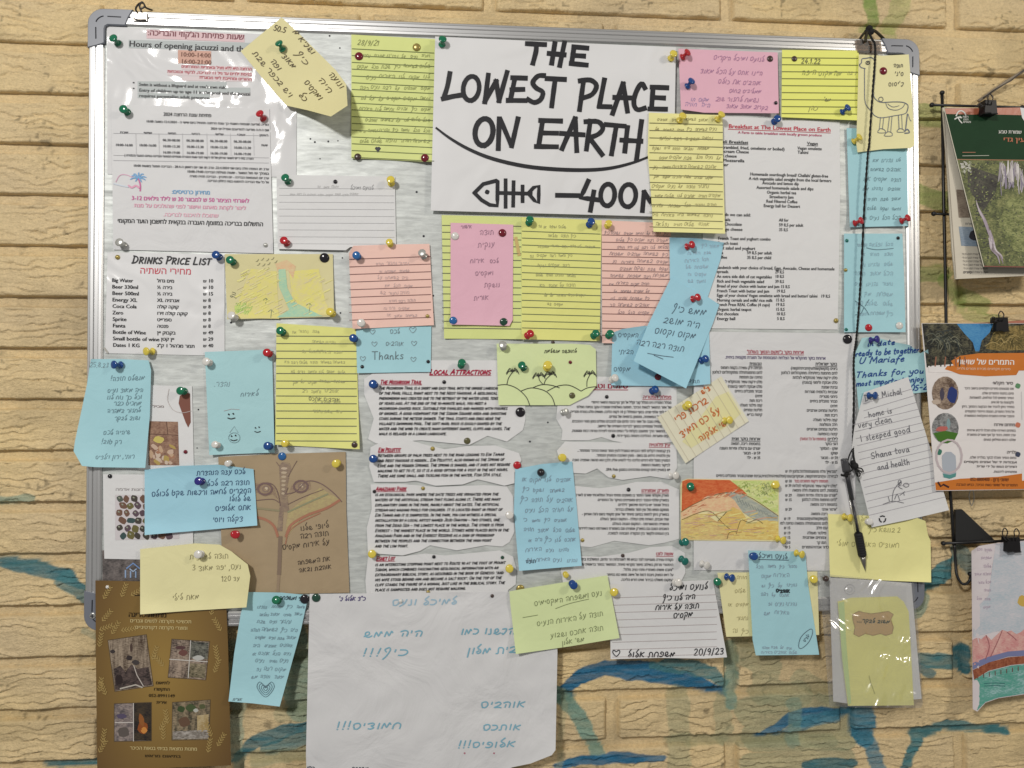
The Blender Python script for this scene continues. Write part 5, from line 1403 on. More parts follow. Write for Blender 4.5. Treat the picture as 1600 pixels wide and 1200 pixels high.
# --- RR brochures left
s = S('cosmetics_leaflet', 'white leaflet with a brown leaf shape and a soap photograph behind the left blue note', 'leaflet', [(180, 601), (300, 603), (303, 735), (180, 733)], .0232, WHITE2, wav=.0004)
s.patch([(292, 614), (297, 615), (298, 660), (294, 668), (290, 660), (279, 630), (281, 618)], ink((.22, .085, .06)))
s.stroke([(264, 608), (262, 625), (270, 640), (284, 645), (299, 642)], .8, (.55, .50, .48), 'print_line', smooth=True)
s.text('מכיל', 256, 637, 4, (.35, .30, .30), 'r', w=18)
s.patch([(232, 658), (278, 659), (280, 727), (232, 727)], PM('soap_photo', (.20, .10, .07), (.40, .25, .17), (80, 80, 80)), k=1, name='photo')
s.stroke([(232, 678), (278, 680)], 1, (.14, .07, .05), 'photo_line'); s.stroke([(260, 659), (262, 678)], 1, (.14, .07, .05), 'photo_line')
rs = random.Random(5); it_ = [(248, 687, 8.5, 5.5, 5, ink((.62, .52, .14)))]
for i in range(22): it_.append((235+rs.random()*40, 697+rs.random()*27, 3+rs.random()*3.5, 2+rs.random()*2.6, rs.random()*90, ink(rs.choice([(.55, .38, .25), (.60, .44, .34), (.40, .20, .12), (.62, .50, .40), (.46, .33, .10)]))))
s.blobs(it_, 'photo_soap', k=2)
s = S('pebble_leaflet', 'white leaflet with a photograph of dark painted pebbles at the left edge of the board', 'leaflet', [(161, 741), (301, 742), (302, 876), (163, 873)], .0238, WHITE2, wav=.0004)
s.text('פתרונות אדמה', 236, 767, 4.5, (.35, .32, .32), 'r', w=56, bold=False)
s.patch([(180, 773), (279, 775), (280, 842), (180, 844)], ink((.66, .62, .64)), k=1, name='photo')
it_ = []
for j in range(6):
    for i in range(8):
        x = 186+i*12.4+(j % 2)*5+rs.uniform(-1.5, 1.5); y = 779+j*11.6+rs.uniform(-1.2, 1.2)
        if 184 < x < 276: it_.append((x, y, rs.uniform(4.8, 7.2), rs.uniform(4.2, 6), rs.random()*90, ink(rs.choice([(.07, .06, .05), (.10, .12, .10), (.18, .10, .07), (.16, .14, .05), (.12, .08, .10), (.05, .09, .09)]))))
s.blobs(it_, 'photo_pebble', k=2)
s.blobs([(q[0]-1, q[1]-1.5, 1.8, 1.2, 30, ink((.34, .36, .28))) for q in it_ if rs.random() < .6], 'photo_highlight', k=9)
s = S('dark_leaflet', 'dark stone patterned leaflet with small pale blue logo below the pebble leaflet', 'leaflet', [(160, 860), (400, 858), (400, 912), (160, 910)], .0230, PM('stone_photo', (.05, .045, .045), (.22, .19, .18), (55, 55, 55)), wav=.0004)
for x in (196, 204, 212, 220): s.stroke([(x, 902), (x, 894-abs(x-208)*.2)], 2.2, (.30, .42, .62), 'logo')
s.stroke([(198, 888), (208, 880), (218, 888)], 2.2, (.20, .32, .58), 'logo'); s.stroke([(203, 889), (208, 893), (213, 889)], 1.8, (.40, .52, .70), 'logo')
# --- QQ aqua faces, SS blue, PP, TT
s = S('sticky_note', 'pale aqua note with small inked smiling faces beside the yellow lined note', 'note', [(320, 550), (425, 546), (429, 707), (327, 711)], .0246, BLU3, wav=.0014, lifts=[(420, 640, 1, 0, 14, .002)])
s.text('נהדר.', 360, 603, 9, (.30, .42, .46), 'r', font='hand', lw=.8, jit=.09, it=.1); s.text('לאירוח', 404, 618, 8, (.18, .26, .30), 'r', font='hand', lw=.75, jit=.09, it=.1)
for (x, y, k_) in ((361, 650, 1), (402, 671, .8), (365, 684, .9)):
    s.stroke([(x-4*k_, y-3), (x-3*k_, y-2)], 2.2*k_, BK); s.stroke([(x+3*k_, y-4), (x+4*k_, y-3)], 2.2*k_, BK); s.stroke([(x-5*k_, y+3), (x, y+4.5), (x+6*k_, y+3)], 1.6*k_, BK, smooth=True)
s.stroke(ell(366, 684, 9, 8, 12), .7, (.2, .3, .33)); s.stroke([(359, 676), (366, 666), (372, 676)], .7, (.3, .4, .43)); s.stroke([(350, 642), (362, 639), (374, 640)], .8, (.45, .42, .42))
s = S('sticky_note', 'wide blue note with blue pinhead over the pebble and kraft papers', 'note', [(226, 734), (280, 728), (340, 726), (396, 733), (399, 770), (402, 821), (310, 829), (226, 836)], .0258, BLU2, lifts=[(300, 745, 0, -1, 20, .004), (300, 805, 0, 1, 34, .006)], angle=-2.5, wav=.0009)
for t, x, y, h in (('לכם עצה הנהדרת', 384, 740, 8.5), ('תודה רבה לכל', 391, 757, 9), ('הסברים לחמה ורגשות שקט לכולם', 393, 770, 9), ('של לולו', 393, 782, 9), ('אתם אלופים', 393, 796, 9), ('דקלה ויוסי', 380, 814, 9)): s.text(t, x, y, h, (.05, .10, .20), 'r', font='hand', lw=1.0, ang=-2)
s = S('sticky_note', 'blue note overhanging the left edge of the frame', 'note', [(142, 561), (190, 561), (232, 563), (236, 578), (234, 650), (227, 731), (150, 730), (128, 728), (115, 705), (117, 690), (136, 600)], .0262, BLU, lifts=[(180, 690, -.7, .8, 60, .008), (225, 640, 1, 0, 14, .003), (150, 572, -1, -1, 14, .003)], angle=-1, wav=.0008)
s.text('25.8.23', 140, 574, 7, (.30, .42, .46), font='hand', lw=.75, jit=.09, it=.1)
for t, x, y, h in (('מושלם תודה!', 226, 594, 8), ('היה מאוד נעים', 224, 612, 7.5), ('וכל כך נוח לנו', 222, 623, 7.5), ('מחכים כבר', 221, 633, 7.5), ('לחזור במהרה', 220, 644, 7.5), ('ושוב לבקר', 219, 656, 7.5), ('שיהיה לכם', 204, 678, 8), ('רק טוב!', 190, 693, 8), ('רותי, ירון וילדים', 210, 716, 7.5)): s.text(t, x, y, h, (.20, .32, .37), 'r', font='hand', lw=.8, jit=.09, it=.1)
s = S('note', 'cream yellow note with pencil writing overlapping the gold flyer', 'note', [(219, 858), (305, 849), (343, 851), (362, 862), (387, 882), (391, 900), (385, 949), (300, 954), (219, 960)], .0294, CREAMY, lifts=[(350, 880, 1, 0, 36, .007), (370, 870, .7, -.7, 20, .003), (300, 930, 0, 1, 30, .004)], angle=-2, wav=.001)
for t, x, y, h in (('תודה ליהודית', 358, 872, 9), ('נעם, יפה מאוד 3', 378, 889, 9), ('עד 120', 376, 907, 8), ('מאת לילי', 312, 936, 9)): s.text(t, x, y, h, (.30, .27, .15), 'r', font='hand', lw=.8, jit=.09, it=.1)
# --- J tilted yellow
s = S('note', 'mustard yellow note turned diagonally over the top of the frame, lower end curling forward', 'note', [(440, 27), (465, 50), (495, 80), (525, 110), (541, 132), (543, 165), (517, 182), (480, 172), (448, 165), (410, 122), (376, 80)], .0268, TANY, lifts=[(470, 125, .45, .9, 50, .017), (500, 100, 1, -.3, 40, .006)], angle=40, wav=.0012, step=6)
TI = (.10, .07, .03)
for t, x, y, w in (('ונועה        ושגיא מ', 533, 140, 118), ('היה    כיף', 515, 147, 84), ('ומקסים      מאוד', 499, 158, 92), ('כל          ופה', 476, 160, 84), ('ויש בכפר שבת', 453, 154, 92)):
    s.text(t, x, y, 9.5, TI, 'r', w=w, font='hand', lw=1.25, ang=50, jit=.05)
s.text('50.5', 427, 47, 8, TI, font='hand', lw=1.2, ang=12)
# --- P Q R
s = S('lined_note', 'wrinkled yellow lined note overlapping the right edge of the poster and the English menu', 'note', [(1014, 176), (1070, 178), (1129, 180), (1130, 260), (1133, 365), (1100, 364), (1021, 362), (1017, 300), (1012, 240)], .0256, YELB, lifts=[(1060, 345, 0, 1, 20, .004), (1022, 250, -1, 0, 14, .002)], wav=.0025, angle=1.6)
s.rule(1015, 1129, 192, 11.6, 15, (.16, .15, .08), 1.0)
for i in range(12): scribble(s, 1018, 1126-(i % 4)*6, 189+i*14.9, 6, (.36, .33, .16), .8, 200+i)
s = S('pink_note', 'wide pink note at the top right between the poster and the bright yellow note', 'note', [(1060, 76), (1215, 82), (1217, 177), (1100, 176), (1064, 171)], .0262, PNK, lifts=[(1100, 165, -.3, 1, 14, .002)], angle=2.4, wav=.0010)
for t, x, y, h in (('לנועם ומיכל היקרים', 1195, 96, 8), ('היינו אתם על הכל מאוד', 1192, 118, 8), ('אוהבים את כולם', 1190, 133, 8), ('ממליצים בחום', 1190, 146, 7), ('נשמח לחזור שוב', 1186, 160, 8), ('בקרוב מאוד מאוד', 1200, 171, 7)): s.text(t, x, y, h, (.40, .20, .36), 'r', font='hand', lw=.75, jit=.09, it=.1)
scribble(s, 1074, 1108, 158, 6, (.32, .24, .46), .8, 230); scribble(s, 1070, 1110, 167, 7, (.32, .24, .46), .8, 231)
s = S('lined_note', 'bright lemon yellow lined note in the top right corner area', 'note', [(1222, 78), (1342, 79), (1339, 188), (1221, 183)], .0264, YEL2, lifts=[(1300, 175, 0, 1, 14, .003)], wav=.0008)
s.rule(1222, 1340, 90, 10.9, 9, (.16, .17, .05), 1.1, slope=.008)
s.text('24.1.22', 1252, 99, 7.5, (.18, .18, .08), font='hand', lw=1.1); s.text('מהמקום היפה', 1316, 118, 9, (.30, .32, .12), 'r', font='hand', lw=.8, jit=.09, it=.1); scribble(s, 1322, 1338, 118, 6, (.4, .4, .15), .8, 240)
s.text('מש\'', 1298, 158, 6, (.2, .2, .1), 'r', font='hand', lw=.8, jit=.09, it=.1); s.text('כהן', 1278, 172, 8, (.28, .28, .12), 'r', font='hand', lw=.8, jit=.09, it=.1)
# --- T, U blue right
s = S('sticky_note', 'blue note behind the camel drawing, held by two red pins at its foot', 'note', [(1323, 200), (1417, 203), (1418, 290), (1419, 353), (1328, 355), (1326, 300)], .0247, BLU, wav=.0007, angle=0, lifts=[(1400, 345, 0, 1, 10, .001)])
for i in range(7): scribble(s, 1345 if i else 1362, 1408, 252+i*15.2, 6.4, (.17, .28, .32), .85, 250+i)
s = S('sticky_note', 'lower blue note at the right edge of the board, crossed by the black cord', 'note', [(1319, 365), (1410, 365), (1413, 440), (1415, 519), (1319, 519)], .0247, BLU, wav=.0007)
for i in range(8): scribble(s, 1325+(i % 3)*8, 1396, 384+i*15.5, 6.6, (.15, .25, .30), .9, 260+i)
s.stroke([(1354, 387), (1370, 390), (1396, 388)], .9, (.15, .25, .3), smooth=True)
for l in ([(1336, 470), (1350, 480), (1358, 492)], [(1350, 480), (1345, 490), (1336, 492)], [(1352, 478), (1358, 468)]): s.stroke(l, .9, (.1, .18, .22), smooth=True)
# --- S camel
s = S('camel_drawing_note', 'cream yellow note with an ink drawing of a camel in the top right corner', 'note', [(1342, 85), (1380, 87), (1420, 85), (1425, 150), (1429, 226), (1424, 231), (1380, 233), (1340, 238), (1338, 225)], .0278, CREAMY, lifts=[(1385, 215, .5, 1, 34, .006), (1350, 160, -1, 0, 14, .004)], angle=0, wav=.001)
for l, w in (([(1346, 106), (1343, 102), (1346, 98), (1347, 92), (1353, 91), (1362, 90), (1368, 95)], 1.6), ([(1343, 100), (1345, 105), (1352, 107)], 1.4), ([(1351, 107), (1351, 130), (1352, 160), (1360, 172), (1366, 180)], 1.3), ([(1368, 95), (1367, 120), (1365, 148), (1372, 158), (1380, 160)], 1.2), ([(1380, 160), (1398, 159), (1412, 160), (1419, 165), (1417, 175)], 1.4), ([(1366, 180), (1376, 184), (1396, 181), (1415, 177), (1419, 168)], 1.2),
   ([(1376, 183), (1374, 203)], 1), ([(1381, 183), (1379, 202)], 1), ([(1390, 182), (1387, 206)], 1), ([(1394, 181), (1392, 205)], 1), ([(1404, 180), (1405, 202)], 1.3), ([(1409, 180), (1410, 202)], 1), ([(1418, 178), (1415, 203)], 1.8), ([(1419, 178), (1422, 187), (1424, 189)], 1), ([(1372, 207), (1375, 201), (1381, 202), (1384, 207), (1372, 207)], 1), ([(1382, 212), (1387, 206), (1393, 207), (1394, 212), (1382, 212)], 1), ([(1402, 206), (1405, 201), (1411, 202), (1413, 206), (1402, 206)], 1), ([(1414, 205), (1418, 202), (1421, 207), (1414, 208)], 2), ([(1384, 160), (1388, 169), (1400, 172), (1410, 168), (1414, 162)], 1), ([(1387, 162), (1395, 167), (1405, 165)], .9)):
    s.stroke(l, w*.9, (.13, .15, .20), 'ink_drawing', smooth=(4 if len(l) > 2 else False))
s.stroke(ell(1376.5, 155, 3.6, 3.6, 10), 1, (.1, .1, .12), 'ink_drawing'); s.stroke(ell(1356, 98, 3, 2.6, 10), 1.3, (.04, .04, .05), 'ink_drawing'); s.blobs([(1356, 98, 1.2, 1.2, 0, ink(BK))], 'eye')
for t, x, y, h in (('תודה', 1412, 105, 6), ('סיני', 1413, 118, 8), ('ג\'יסוס', 1413, 134, 8)): s.text(t, x, y, h, (.10, .09, .07), 'r', font='hand', lw=.95, jit=.08, it=.1)
# --- YY, XX, ZZ
s = S('sticky_note', 'crinkled blue note with bold blue ink English writing hanging over the right rail', 'note', [(1336, 552), (1347, 528), (1366, 526), (1394, 534), (1421, 539), (1438, 552), (1450, 546), (1453, 570), (1458, 611), (1426, 615), (1380, 620), (1342, 640), (1338, 600), (1334, 562)], .0268, BLU3, lifts=[(1410, 556, .5, -1, 24, .010), (1350, 580, -1, 0, 16, .003)], angle=-6, wav=.0016, step=6)
for t, x, y, h, w in (('in date', 1355, 541, 8, 44), ('ready to be together', 1337, 557, 9, 100), ('U Mariafe', 1342, 569, 9, 72), ('Thanks for you', 1337, 590, 9, 108), ('most important enjoy', 1338, 603, 8, 106), ('05-23', 1422, 610, 8.5, 34)): s.text(t, x, y, h, BINK, w=w, font='hand', lw=1.6, ang=-4, it=.25, jit=.03)
s = S('note', 'pale yellow note behind the hanging pen, wrinkled at its upper right corner', 'note', [(1294, 803), (1365, 806), (1430, 808), (1446, 814), (1450, 836), (1454, 845), (1455, 910), (1380, 907), (1297, 901)], .0270, YELB, lifts=[(1400, 890, .2, 1, 30, .007), (1420, 830, 1, -1, 20, .003)], angle=2, wav=.0016)
for t, x, y, h in (('שבת של שלום', 1382, 816, 9), ('2 בנושא כיף', 1408, 832, 8), ('חמודים האורחים מולי', 1406, 856, 9)): s.text(t, x, y, h, (.38, .36, .17), 'r', font='hand', lw=.8, jit=.09, it=.1)
s = S('lined_letter', 'white lined sheet with English thank-you handwriting and a recycling mark, hanging right of the cord', 'letter', [(1350, 613), (1419, 589), (1452, 695), (1483, 797), (1420, 812), (1362, 824), (1345, 755), (1331, 700), (1335, 668)], .0284, WHITE, lifts=[(1352, 680, -1, 0, 22, .007), (1440, 770, .4, 1, 50, .005)], angle=-14, wav=.0012)
for i in range(17):
    t = (i+1)/18; a = (1348+t*14, 620+t*196); b_ = (1422+t*58, 597+t*190)
    if t > .2: a = (1333+(t-.2)*34, a[1])
    s.stroke([a, b_], .7, (.42, .40, .44), 'ruled_line', k=0)
for t, x, y, h, w in (('Dear Michal', 1352, 627, 10, 60), ('home is', 1358, 652, 9, 38), ('very clean', 1342, 669, 10, 54), ('I sleeped good', 1345, 690, 10, 80), ('Shana tova', 1362, 717, 10, 62), ('and health', 1372, 735, 10, 52)): s.text(t, x, y, h, (.10, .10, .12), w=w, font='hand', lw=.95, ang=-11, it=.15)
for l in ([(1380, 788), (1396, 783), (1412, 786)], [(1394, 784), (1396, 768), (1402, 758)], [(1388, 776), (1390, 783)], [(1398, 780), (1402, 772), (1406, 782)], [(1402, 758), (1408, 752), (1404, 760), (1410, 764)], [(1406, 774), (1414, 768)], [(1412, 770), (1413, 774)]): s.stroke(l, .9, (.12, .12, .14), 'pen_drawing', smooth=(4 if len(l) > 2 else False))
s.stroke(ell(1406, 754, 2.6, 4.4, 9), .9, (.12, .12, .14), 'pen_drawing'); s.stroke(ell(1416, 758, 4.4, 3.2, 9), .9, (.12, .12, .14), 'pen_drawing')
for a in (90, 210, 330):
    p = [(1379+5*math.cos(R(a+q)), 811-5*math.sin(R(a+q))) for q in (-38, 0, 38)]
    s.stroke(p, 2.0, BK, 'recycling_mark')
# --- VV blue with heart; UU gold flyer
s = S('sticky_note', 'tapering blue note with a drawn triple heart hanging below the board', 'note', [(385, 925), (440, 926), (482, 930), (470, 985), (452, 1050), (437, 1104), (395, 1099), (357, 1096), (366, 1020), (376, 960)], .0284, BLU, lifts=[(420, 1040, .3, 1, 60, .008)], angle=2, wav=.001)
s.text('רותי ומשפחה -', 480, 938, 6.5, (.05, .08, .1), 'r', font='hand', lw=1.1)
for i in range(10): scribble(s, 396-i*2.4+(14 if i > 6 else 0), 476-i*3.6-(14 if i == 2 else 0), 950+i*12.2, 6, (.10, .18, .22), .95, 280+i)
for r in (12, 9, 6, 3): heart(s, 415, 1076, r*1.1, (.12, .20, .24), .9)
s.text('אורית', 378, 1095, 5, (.15, .22, .25), 'r', font='hand', lw=.75, jit=.09, it=.1)
s = S('gold_flyer', 'gold brown glossy flyer with four tilted photographs hanging at the lower left', 'flyer', [(149, 907), (250, 909), (352, 915), (356, 1000), (361, 1196), (255, 1200), (152, 1203), (150, 1050)], .0280, GOLDM, wav=.0008, angle=1, lifts=[(250, 1150, 0, 1, 60, .002)], step=12)
GT = (.62, .50, .24); GTD = (.05, .03, .01)
s.text('מתנות סריגה', 260, 965, 8, GTD, 'r', w=60); s.text('תכשיטי מקרמה לנשים וגברים', 299, 974, 5.6, GT, 'r', w=96); s.text('ומוצרי מקרמה דקורטיביים', 293, 984, 5.6, GT, 'r', w=82)
s.text('לתיאום', 265, 1069.5, 5, GTD, 'r', w=22); s.text('התקשרו', 265, 1079.5, 5, GTD, 'r', w=25); s.text('052-8991149', 232, 1089, 4.8, GTD, w=41); s.text('אירית', 260, 1100, 5, GTD, 'r', w=16)
s.text('מתנות נמצאת בביתי בנאות הכיכר', 308, 1173, 5.6, GT, 'r', w=105); s.text('בתיאום מראש', 282, 1184, 4.5, GTD, 'r', w=56)
s.stroke([(210, 930), (219, 930)], 2, GTD, 'printed_text')
LEAFC = (.40, .28, .10)
def sprig(x, y, a, n=5, L=5, col=LEAFC):
    for i in range(n):
        px, py = x+math.cos(R(a))*i*4.5, y-math.sin(R(a))*i*4.5
        for q in (42, -42): s.stroke([(px, py), (px+L*math.cos(R(a+q)), py-L*math.sin(R(a+q)))], 1.7, col, 'leaf_print', taper=True)
    s.stroke([(x, y), (x+math.cos(R(a))*n*4.5, y-math.sin(R(a))*n*4.5)], .6, col, 'leaf_print')
for q in ((162, 935, 60), (190, 932, 70), (205, 930, 30), (160, 970, 50), (156, 984, 20), (175, 990, 60), (190, 985, 10), (155, 1010, 80), (238, 1030, 70), (255, 1040, 130), (165, 1085, 110), (155, 1080, 80), (160, 1160, 80), (155, 1175, 60), (330, 1150, 110), (340, 1165, 60), (325, 1175, 80), (250, 1140, 60), (262, 1130, 100), (330, 960, 80), (340, 1030, 100), (345, 985, 120), (335, 1050, 70), (255, 1155, 90)): sprig(*q)
def photo(s, poly, mats, nm='photo'):
    s.patch([(poly[0][0]-1, poly[0][1]-1), (poly[1][0]+1, poly[1][1]-1), (poly[2][0]+1, poly[2][1]+1), (poly[3][0]-1, poly[3][1]+1)], ink((.10, .07, .04)), k=0, name='photo_edge')
    s.patch(poly, mats, k=1, name=nm)
VP = PM('vase_photo', (.05, .035, .03), (.40, .31, .24), (70, 70, 26), 1.6, bias=(.38, .62))
photo(s, [(169, 1001), (228, 992), (239, 1071), (180, 1080)], PM('drape_photo', (.07, .045, .03), (.40, .32, .24), (170, 40, 18), .8))
s.patch([(180, 1079), (178, 1045), (188, 1040), (196, 1050), (205, 1038), (215, 1045), (232, 1042), (238, 1070)], PM('vase_dark', (.02, .015, .015), (.14, .10, .09), (90, 90, 90)), k=3, name='photo')
s.blobs([(202, 1028, 5, 4, 0, ink((.04, .03, .03))), (212, 1035, 6, 4, 10, ink((.06, .05, .05))), (176, 1018, 4, 3, 0, ink((.05, .04, .04))), (205, 1012, 2, 7, 0, ink((.08, .05, .04))), (186, 1062, 6, 8, 0, ink((.03, .02, .02)))], 'photo_vase', k=5)
s.stroke([(209, 1040), (214, 1055), (224, 1072)], 1.4, (.55, .50, .45), 'photo_line'); s.stroke([(188, 1076), (212, 1070), (222, 1074)], 2.2, (.50, .46, .40), 'photo_line')
photo(s, [(269, 999), (327, 1003), (321, 1062), (263, 1058)], VP)
s.patch([(299, 1002), (326, 1004), (324, 1030), (297, 1028)], PM('plant_photo', (.02, .02, .02), (.22, .22, .18), (120, 120, 120)), k=3, name='photo')
s.patch([(295, 1036), (322, 1038), (320, 1060), (292, 1057)], PM('plant_photo_two', (.03, .03, .01), (.36, .30, .20), (60, 60, 60)), k=3, name='photo')
s.stroke([(298, 1001), (294, 1059)], 1.2, (.65, .62, .58), 'photo_line'); s.stroke([(265, 1030), (324, 1034)], 1.2, (.65, .62, .58), 'photo_line')
s.blobs([(282, 1012, 8, 3, 0, ink((.10, .05, .05))), (286, 1020, 7, 5, 0, ink((.16, .07, .06))), (310, 1028, 9, 4, 0, ink((.5, .5, .47)))], 'photo_bowl', k=5)
photo(s, [(179, 1100), (236, 1098), (236, 1157), (179, 1158)], PM('craft_photo', (.08, .07, .08), (.38, .31, .28), (80, 80, 80)))
s.patch([(209, 1099), (236, 1098), (236, 1157), (209, 1157)], PM('candle_photo_dark', (.01, .01, .015), (.07, .05, .03), (60, 60, 60)), k=3, name='photo')
s.stroke([(208.5, 1099), (208.5, 1158)], 1.2, (.66, .62, .58), 'photo_line'); s.stroke([(180, 1129), (208, 1129)], 1.2, (.66, .62, .58), 'photo_line')
s.blobs([(223, 1137, 8, 10, 0, ink((.28, .08, .02))), (221, 1125, 4, 10, -12, ink((.30, .11, .03))), (225, 1141, 5, 5, 0, ink((.62, .26, .06))), (190, 1119, 8, 4, 0, ink((.10, .08, .14))), (193, 1144, 9, 8, 0, ink((.12, .10, .09)))], 'photo_candle', k=5)
photo(s, [(270, 1098), (328, 1094), (326, 1155), (269, 1156)], PM('shelf_photo', (.05, .045, .03), (.36, .28, .18), (120, 60, 50)))
s.patch([(308, 1118), (326, 1116), (325, 1142), (308, 1144)], PM('lamp_photo', (.36, .25, .10), (.56, .46, .28), (90, 40, 30)), k=3, name='photo')
s.patch([(270, 1143), (325, 1140), (326, 1154), (270, 1155)], PM('cloth_photo', (.10, .08, .06), (.50, .46, .42), (60, 60, 120)), k=3, name='photo')
s.blobs([(283, 1108, 6, 5, 0, ink((.05, .08, .03))), (298, 1106, 8, 6, 0, ink((.07, .10, .04))), (306, 1110, 4, 3, 0, ink((.5, .5, .45))), (288, 1128, 9, 8, 0, ink((.14, .08, .05))), (316, 1104, 5, 4, 0, ink((.10, .11, .05)))], 'photo_plant', k=5)
# --- bag with yellow slips
bag = S('plastic_bag', 'clear plastic bag holding a white and a yellow slip with a small brown label', 'plastic bag', [(1280, 896), (1350, 903), (1428, 911), (1436, 1000), (1442, 1100), (1439, 1106), (1370, 1106), (1296, 1104), (1288, 1000)], .0345, film_mat('clear_bag_film', .15, rough=.19, crump=.024, white=.02), wav=.006, step=5, thick=.0002, lifts=[(1360, 980, 0, 1, 140, .003)])
w_ = S('white_slip', None, None, [(1296, 902), (1424, 911), (1440, 1092), (1330, 1100), (1302, 1096)], .0280, WHITE, wav=.0008, parent=bag, reg=False)
w_.stroke(ell(1328, 921, 8, 8, 12), 1.2, (.60, .60, .62), 'faint_stamp'); w_.stroke(ell(1328, 921, 4, 4, 8), 1, (.62, .62, .64), 'faint_stamp'); w_.flush()
y_ = S('yellow_slip', None, None, [(1309, 940), (1330, 934), (1402, 932), (1412, 940), (1420, 956), (1428, 1102), (1325, 1103), (1316, 1030)], .0290, paper_mat('lemon_slip', (.95, .92, .34), .6, .05, crump=.003), wav=.0016, parent=bag, reg=False)
y_.patch([(1310, 942), (1319, 940), (1322, 1000), (1330, 1098), (1326, 1102), (1316, 1030)], ink((.66, .84, .38)), name='green_edge')
l_ = [(1332, 960), (1342, 955), (1350, 957), (1362, 959), (1376, 957), (1388, 955), (1396, 960), (1392, 968), (1396, 980), (1394, 990), (1384, 993), (1376, 990), (1364, 993), (1352, 990), (1342, 995), (1334, 991), (1336, 980), (1333, 970)]
y_.patch(l_, ink((.66, .45, .20)), k=1, name='brown_label'); y_.stroke(l_+[l_[0]], .7, (.30, .18, .06), 'label_border')
y_.text('משוב לבקר...', 1391, 974, 6.2, (.02, .05, .02), 'r', w=52, font='hand', lw=1.3, ang=2)
y_.stroke([(1358, 1056), (1361, 1068), (1367, 1084)], .9, (.42, .42, .12), 'crease_painted_shade'); y_.flush()  # fold in the slip is only a dark line, its shade painted on
for s_ in SHEETS: s_.flush()

# clear tape over the top rail near the cord
tp = S('clear_tape', 'strip of brownish clear tape wrapped over the top rail at the right', 'tape', [(1338, 62), (1376, 64), (1379, 84), (1340, 82)], .0274, film_mat('tape_film', .05, (.50, .44, .38), .3, .0002, .02), wav=.0002, reg=False)
# ------------------------------------------------------------------ push pins and thumb tacks
PINC = {'green': (.012, .17, .085), 'teal': (.01, .16, .13), 'red': (.48, .02, .03), 'blue': (.015, .07, .26), 'violet': (.035, .03, .22), 'yellow': (.74, .60, .09),
        'white': (.72, .70, .66), 'black': (.016, .014, .018), 'brown': (.06, .035, .03), 'darkred': (.17, .012, .025), 'brass': (.42, .33, .10), 'olive': (.12, .11, .05),
        'brightblue': (.03, .14, .38), 'silver': (.55, .55, .52), 'darkgreen': (.02, .07, .045)}
PINM = {}
for k_, c_ in PINC.items():
    PINM[k_] = plastic('pin_'+k_, c_, .16 if k_ not in ('brass', 'silver', 'brown') else .3, .6, trans=0.0, metal=.5 if k_ in ('brass', 'silver') else 0)
rp = random.Random(11)
MMP = 0.00093
def pin(x, y, col, kind, label, dx=None, dy=None, r=None):
    d = top_depth(x, y)
    names = {'push': 'push_pin', 'dome': 'thumb_tack', 'ball': 'ball_pin', 'tiny': 'thumb_tack'}
    if kind == 'push':
        if dx is None: dx, dy = -2+rp.uniform(-3, 3), -5+rp.uniform(-3, 2)
        H = .0118
        c = P(x, y, d+.0055)
        # tilt: apparent offset of the head from the base beyond what perspective gives
        axis = Vector((dx*MMP*.8, -H, -dy*MMP*.8)).normalized()
        base = c+axis*(-.0055)
        k = 1.08 if r is None else r
        prof = [(.0002, .0), (.0002, .0042), (.0009, .0048), (.0017, .0046), (.0022, .0030), (.0035, .0024), (.0068, .0024), (.0080, .0030), (.0090, .0046), (.0102, .0053), (.0112, .0051), (.0118, .0040), (.0120, .0)]
        g = lathe_geo([(h*k, q*k) for h, q in prof], base, axis, 18)
        depth = max(.004, d-.0205)
        g2 = lathe_geo([(-depth, .0001), (-depth*.8, .00045), (.001, .0005)], base, axis, 6)
        geo = merge(g, g2)
    elif kind == 'ball':
        c = P(x, y, d+.0036); rr = (r or 5.5)*MMP
        axis = Vector((0, -1, 0)); base = Vector((c.x, -d, c.z))
        prof = [(rr*.9-rr*math.cos(math.pi*i/10), rr*math.sin(math.pi*i/10)) for i in range(11)]
        geo = merge(lathe_geo([(h, q) for h, q in prof], base, axis, 18), lathe_geo([(-(d-.0205), .0001), (.0005, .0005)], base, axis, 6))
    else:
        rr = (r or 5.8)*MMP
        base = P(x, y, d)
        ax = Vector((rp.uniform(-.06, .06), -1, rp.uniform(-.06, .06)))
        hh = rr*(.42 if kind == 'dome' else .75)
        prof = [(.0001, rr*.96)]+[(.0004+hh*math.sin(R(a)), rr*math.cos(R(a))) for a in (0, 20, 40, 58, 74, 88)]
        geo = merge(lathe_geo(prof, base, ax, 18), lathe_geo([(-(d-.0205), .0001), (.0003, .0005)], base, ax, 6))
    o = link(names[kind], geo[0], geo[1], PINM[col], smooth=True, loc=base)
    tag(o, label, 'push pin' if kind in ('push', 'ball') else 'thumb tack', 'push pins and tacks on the notice board')
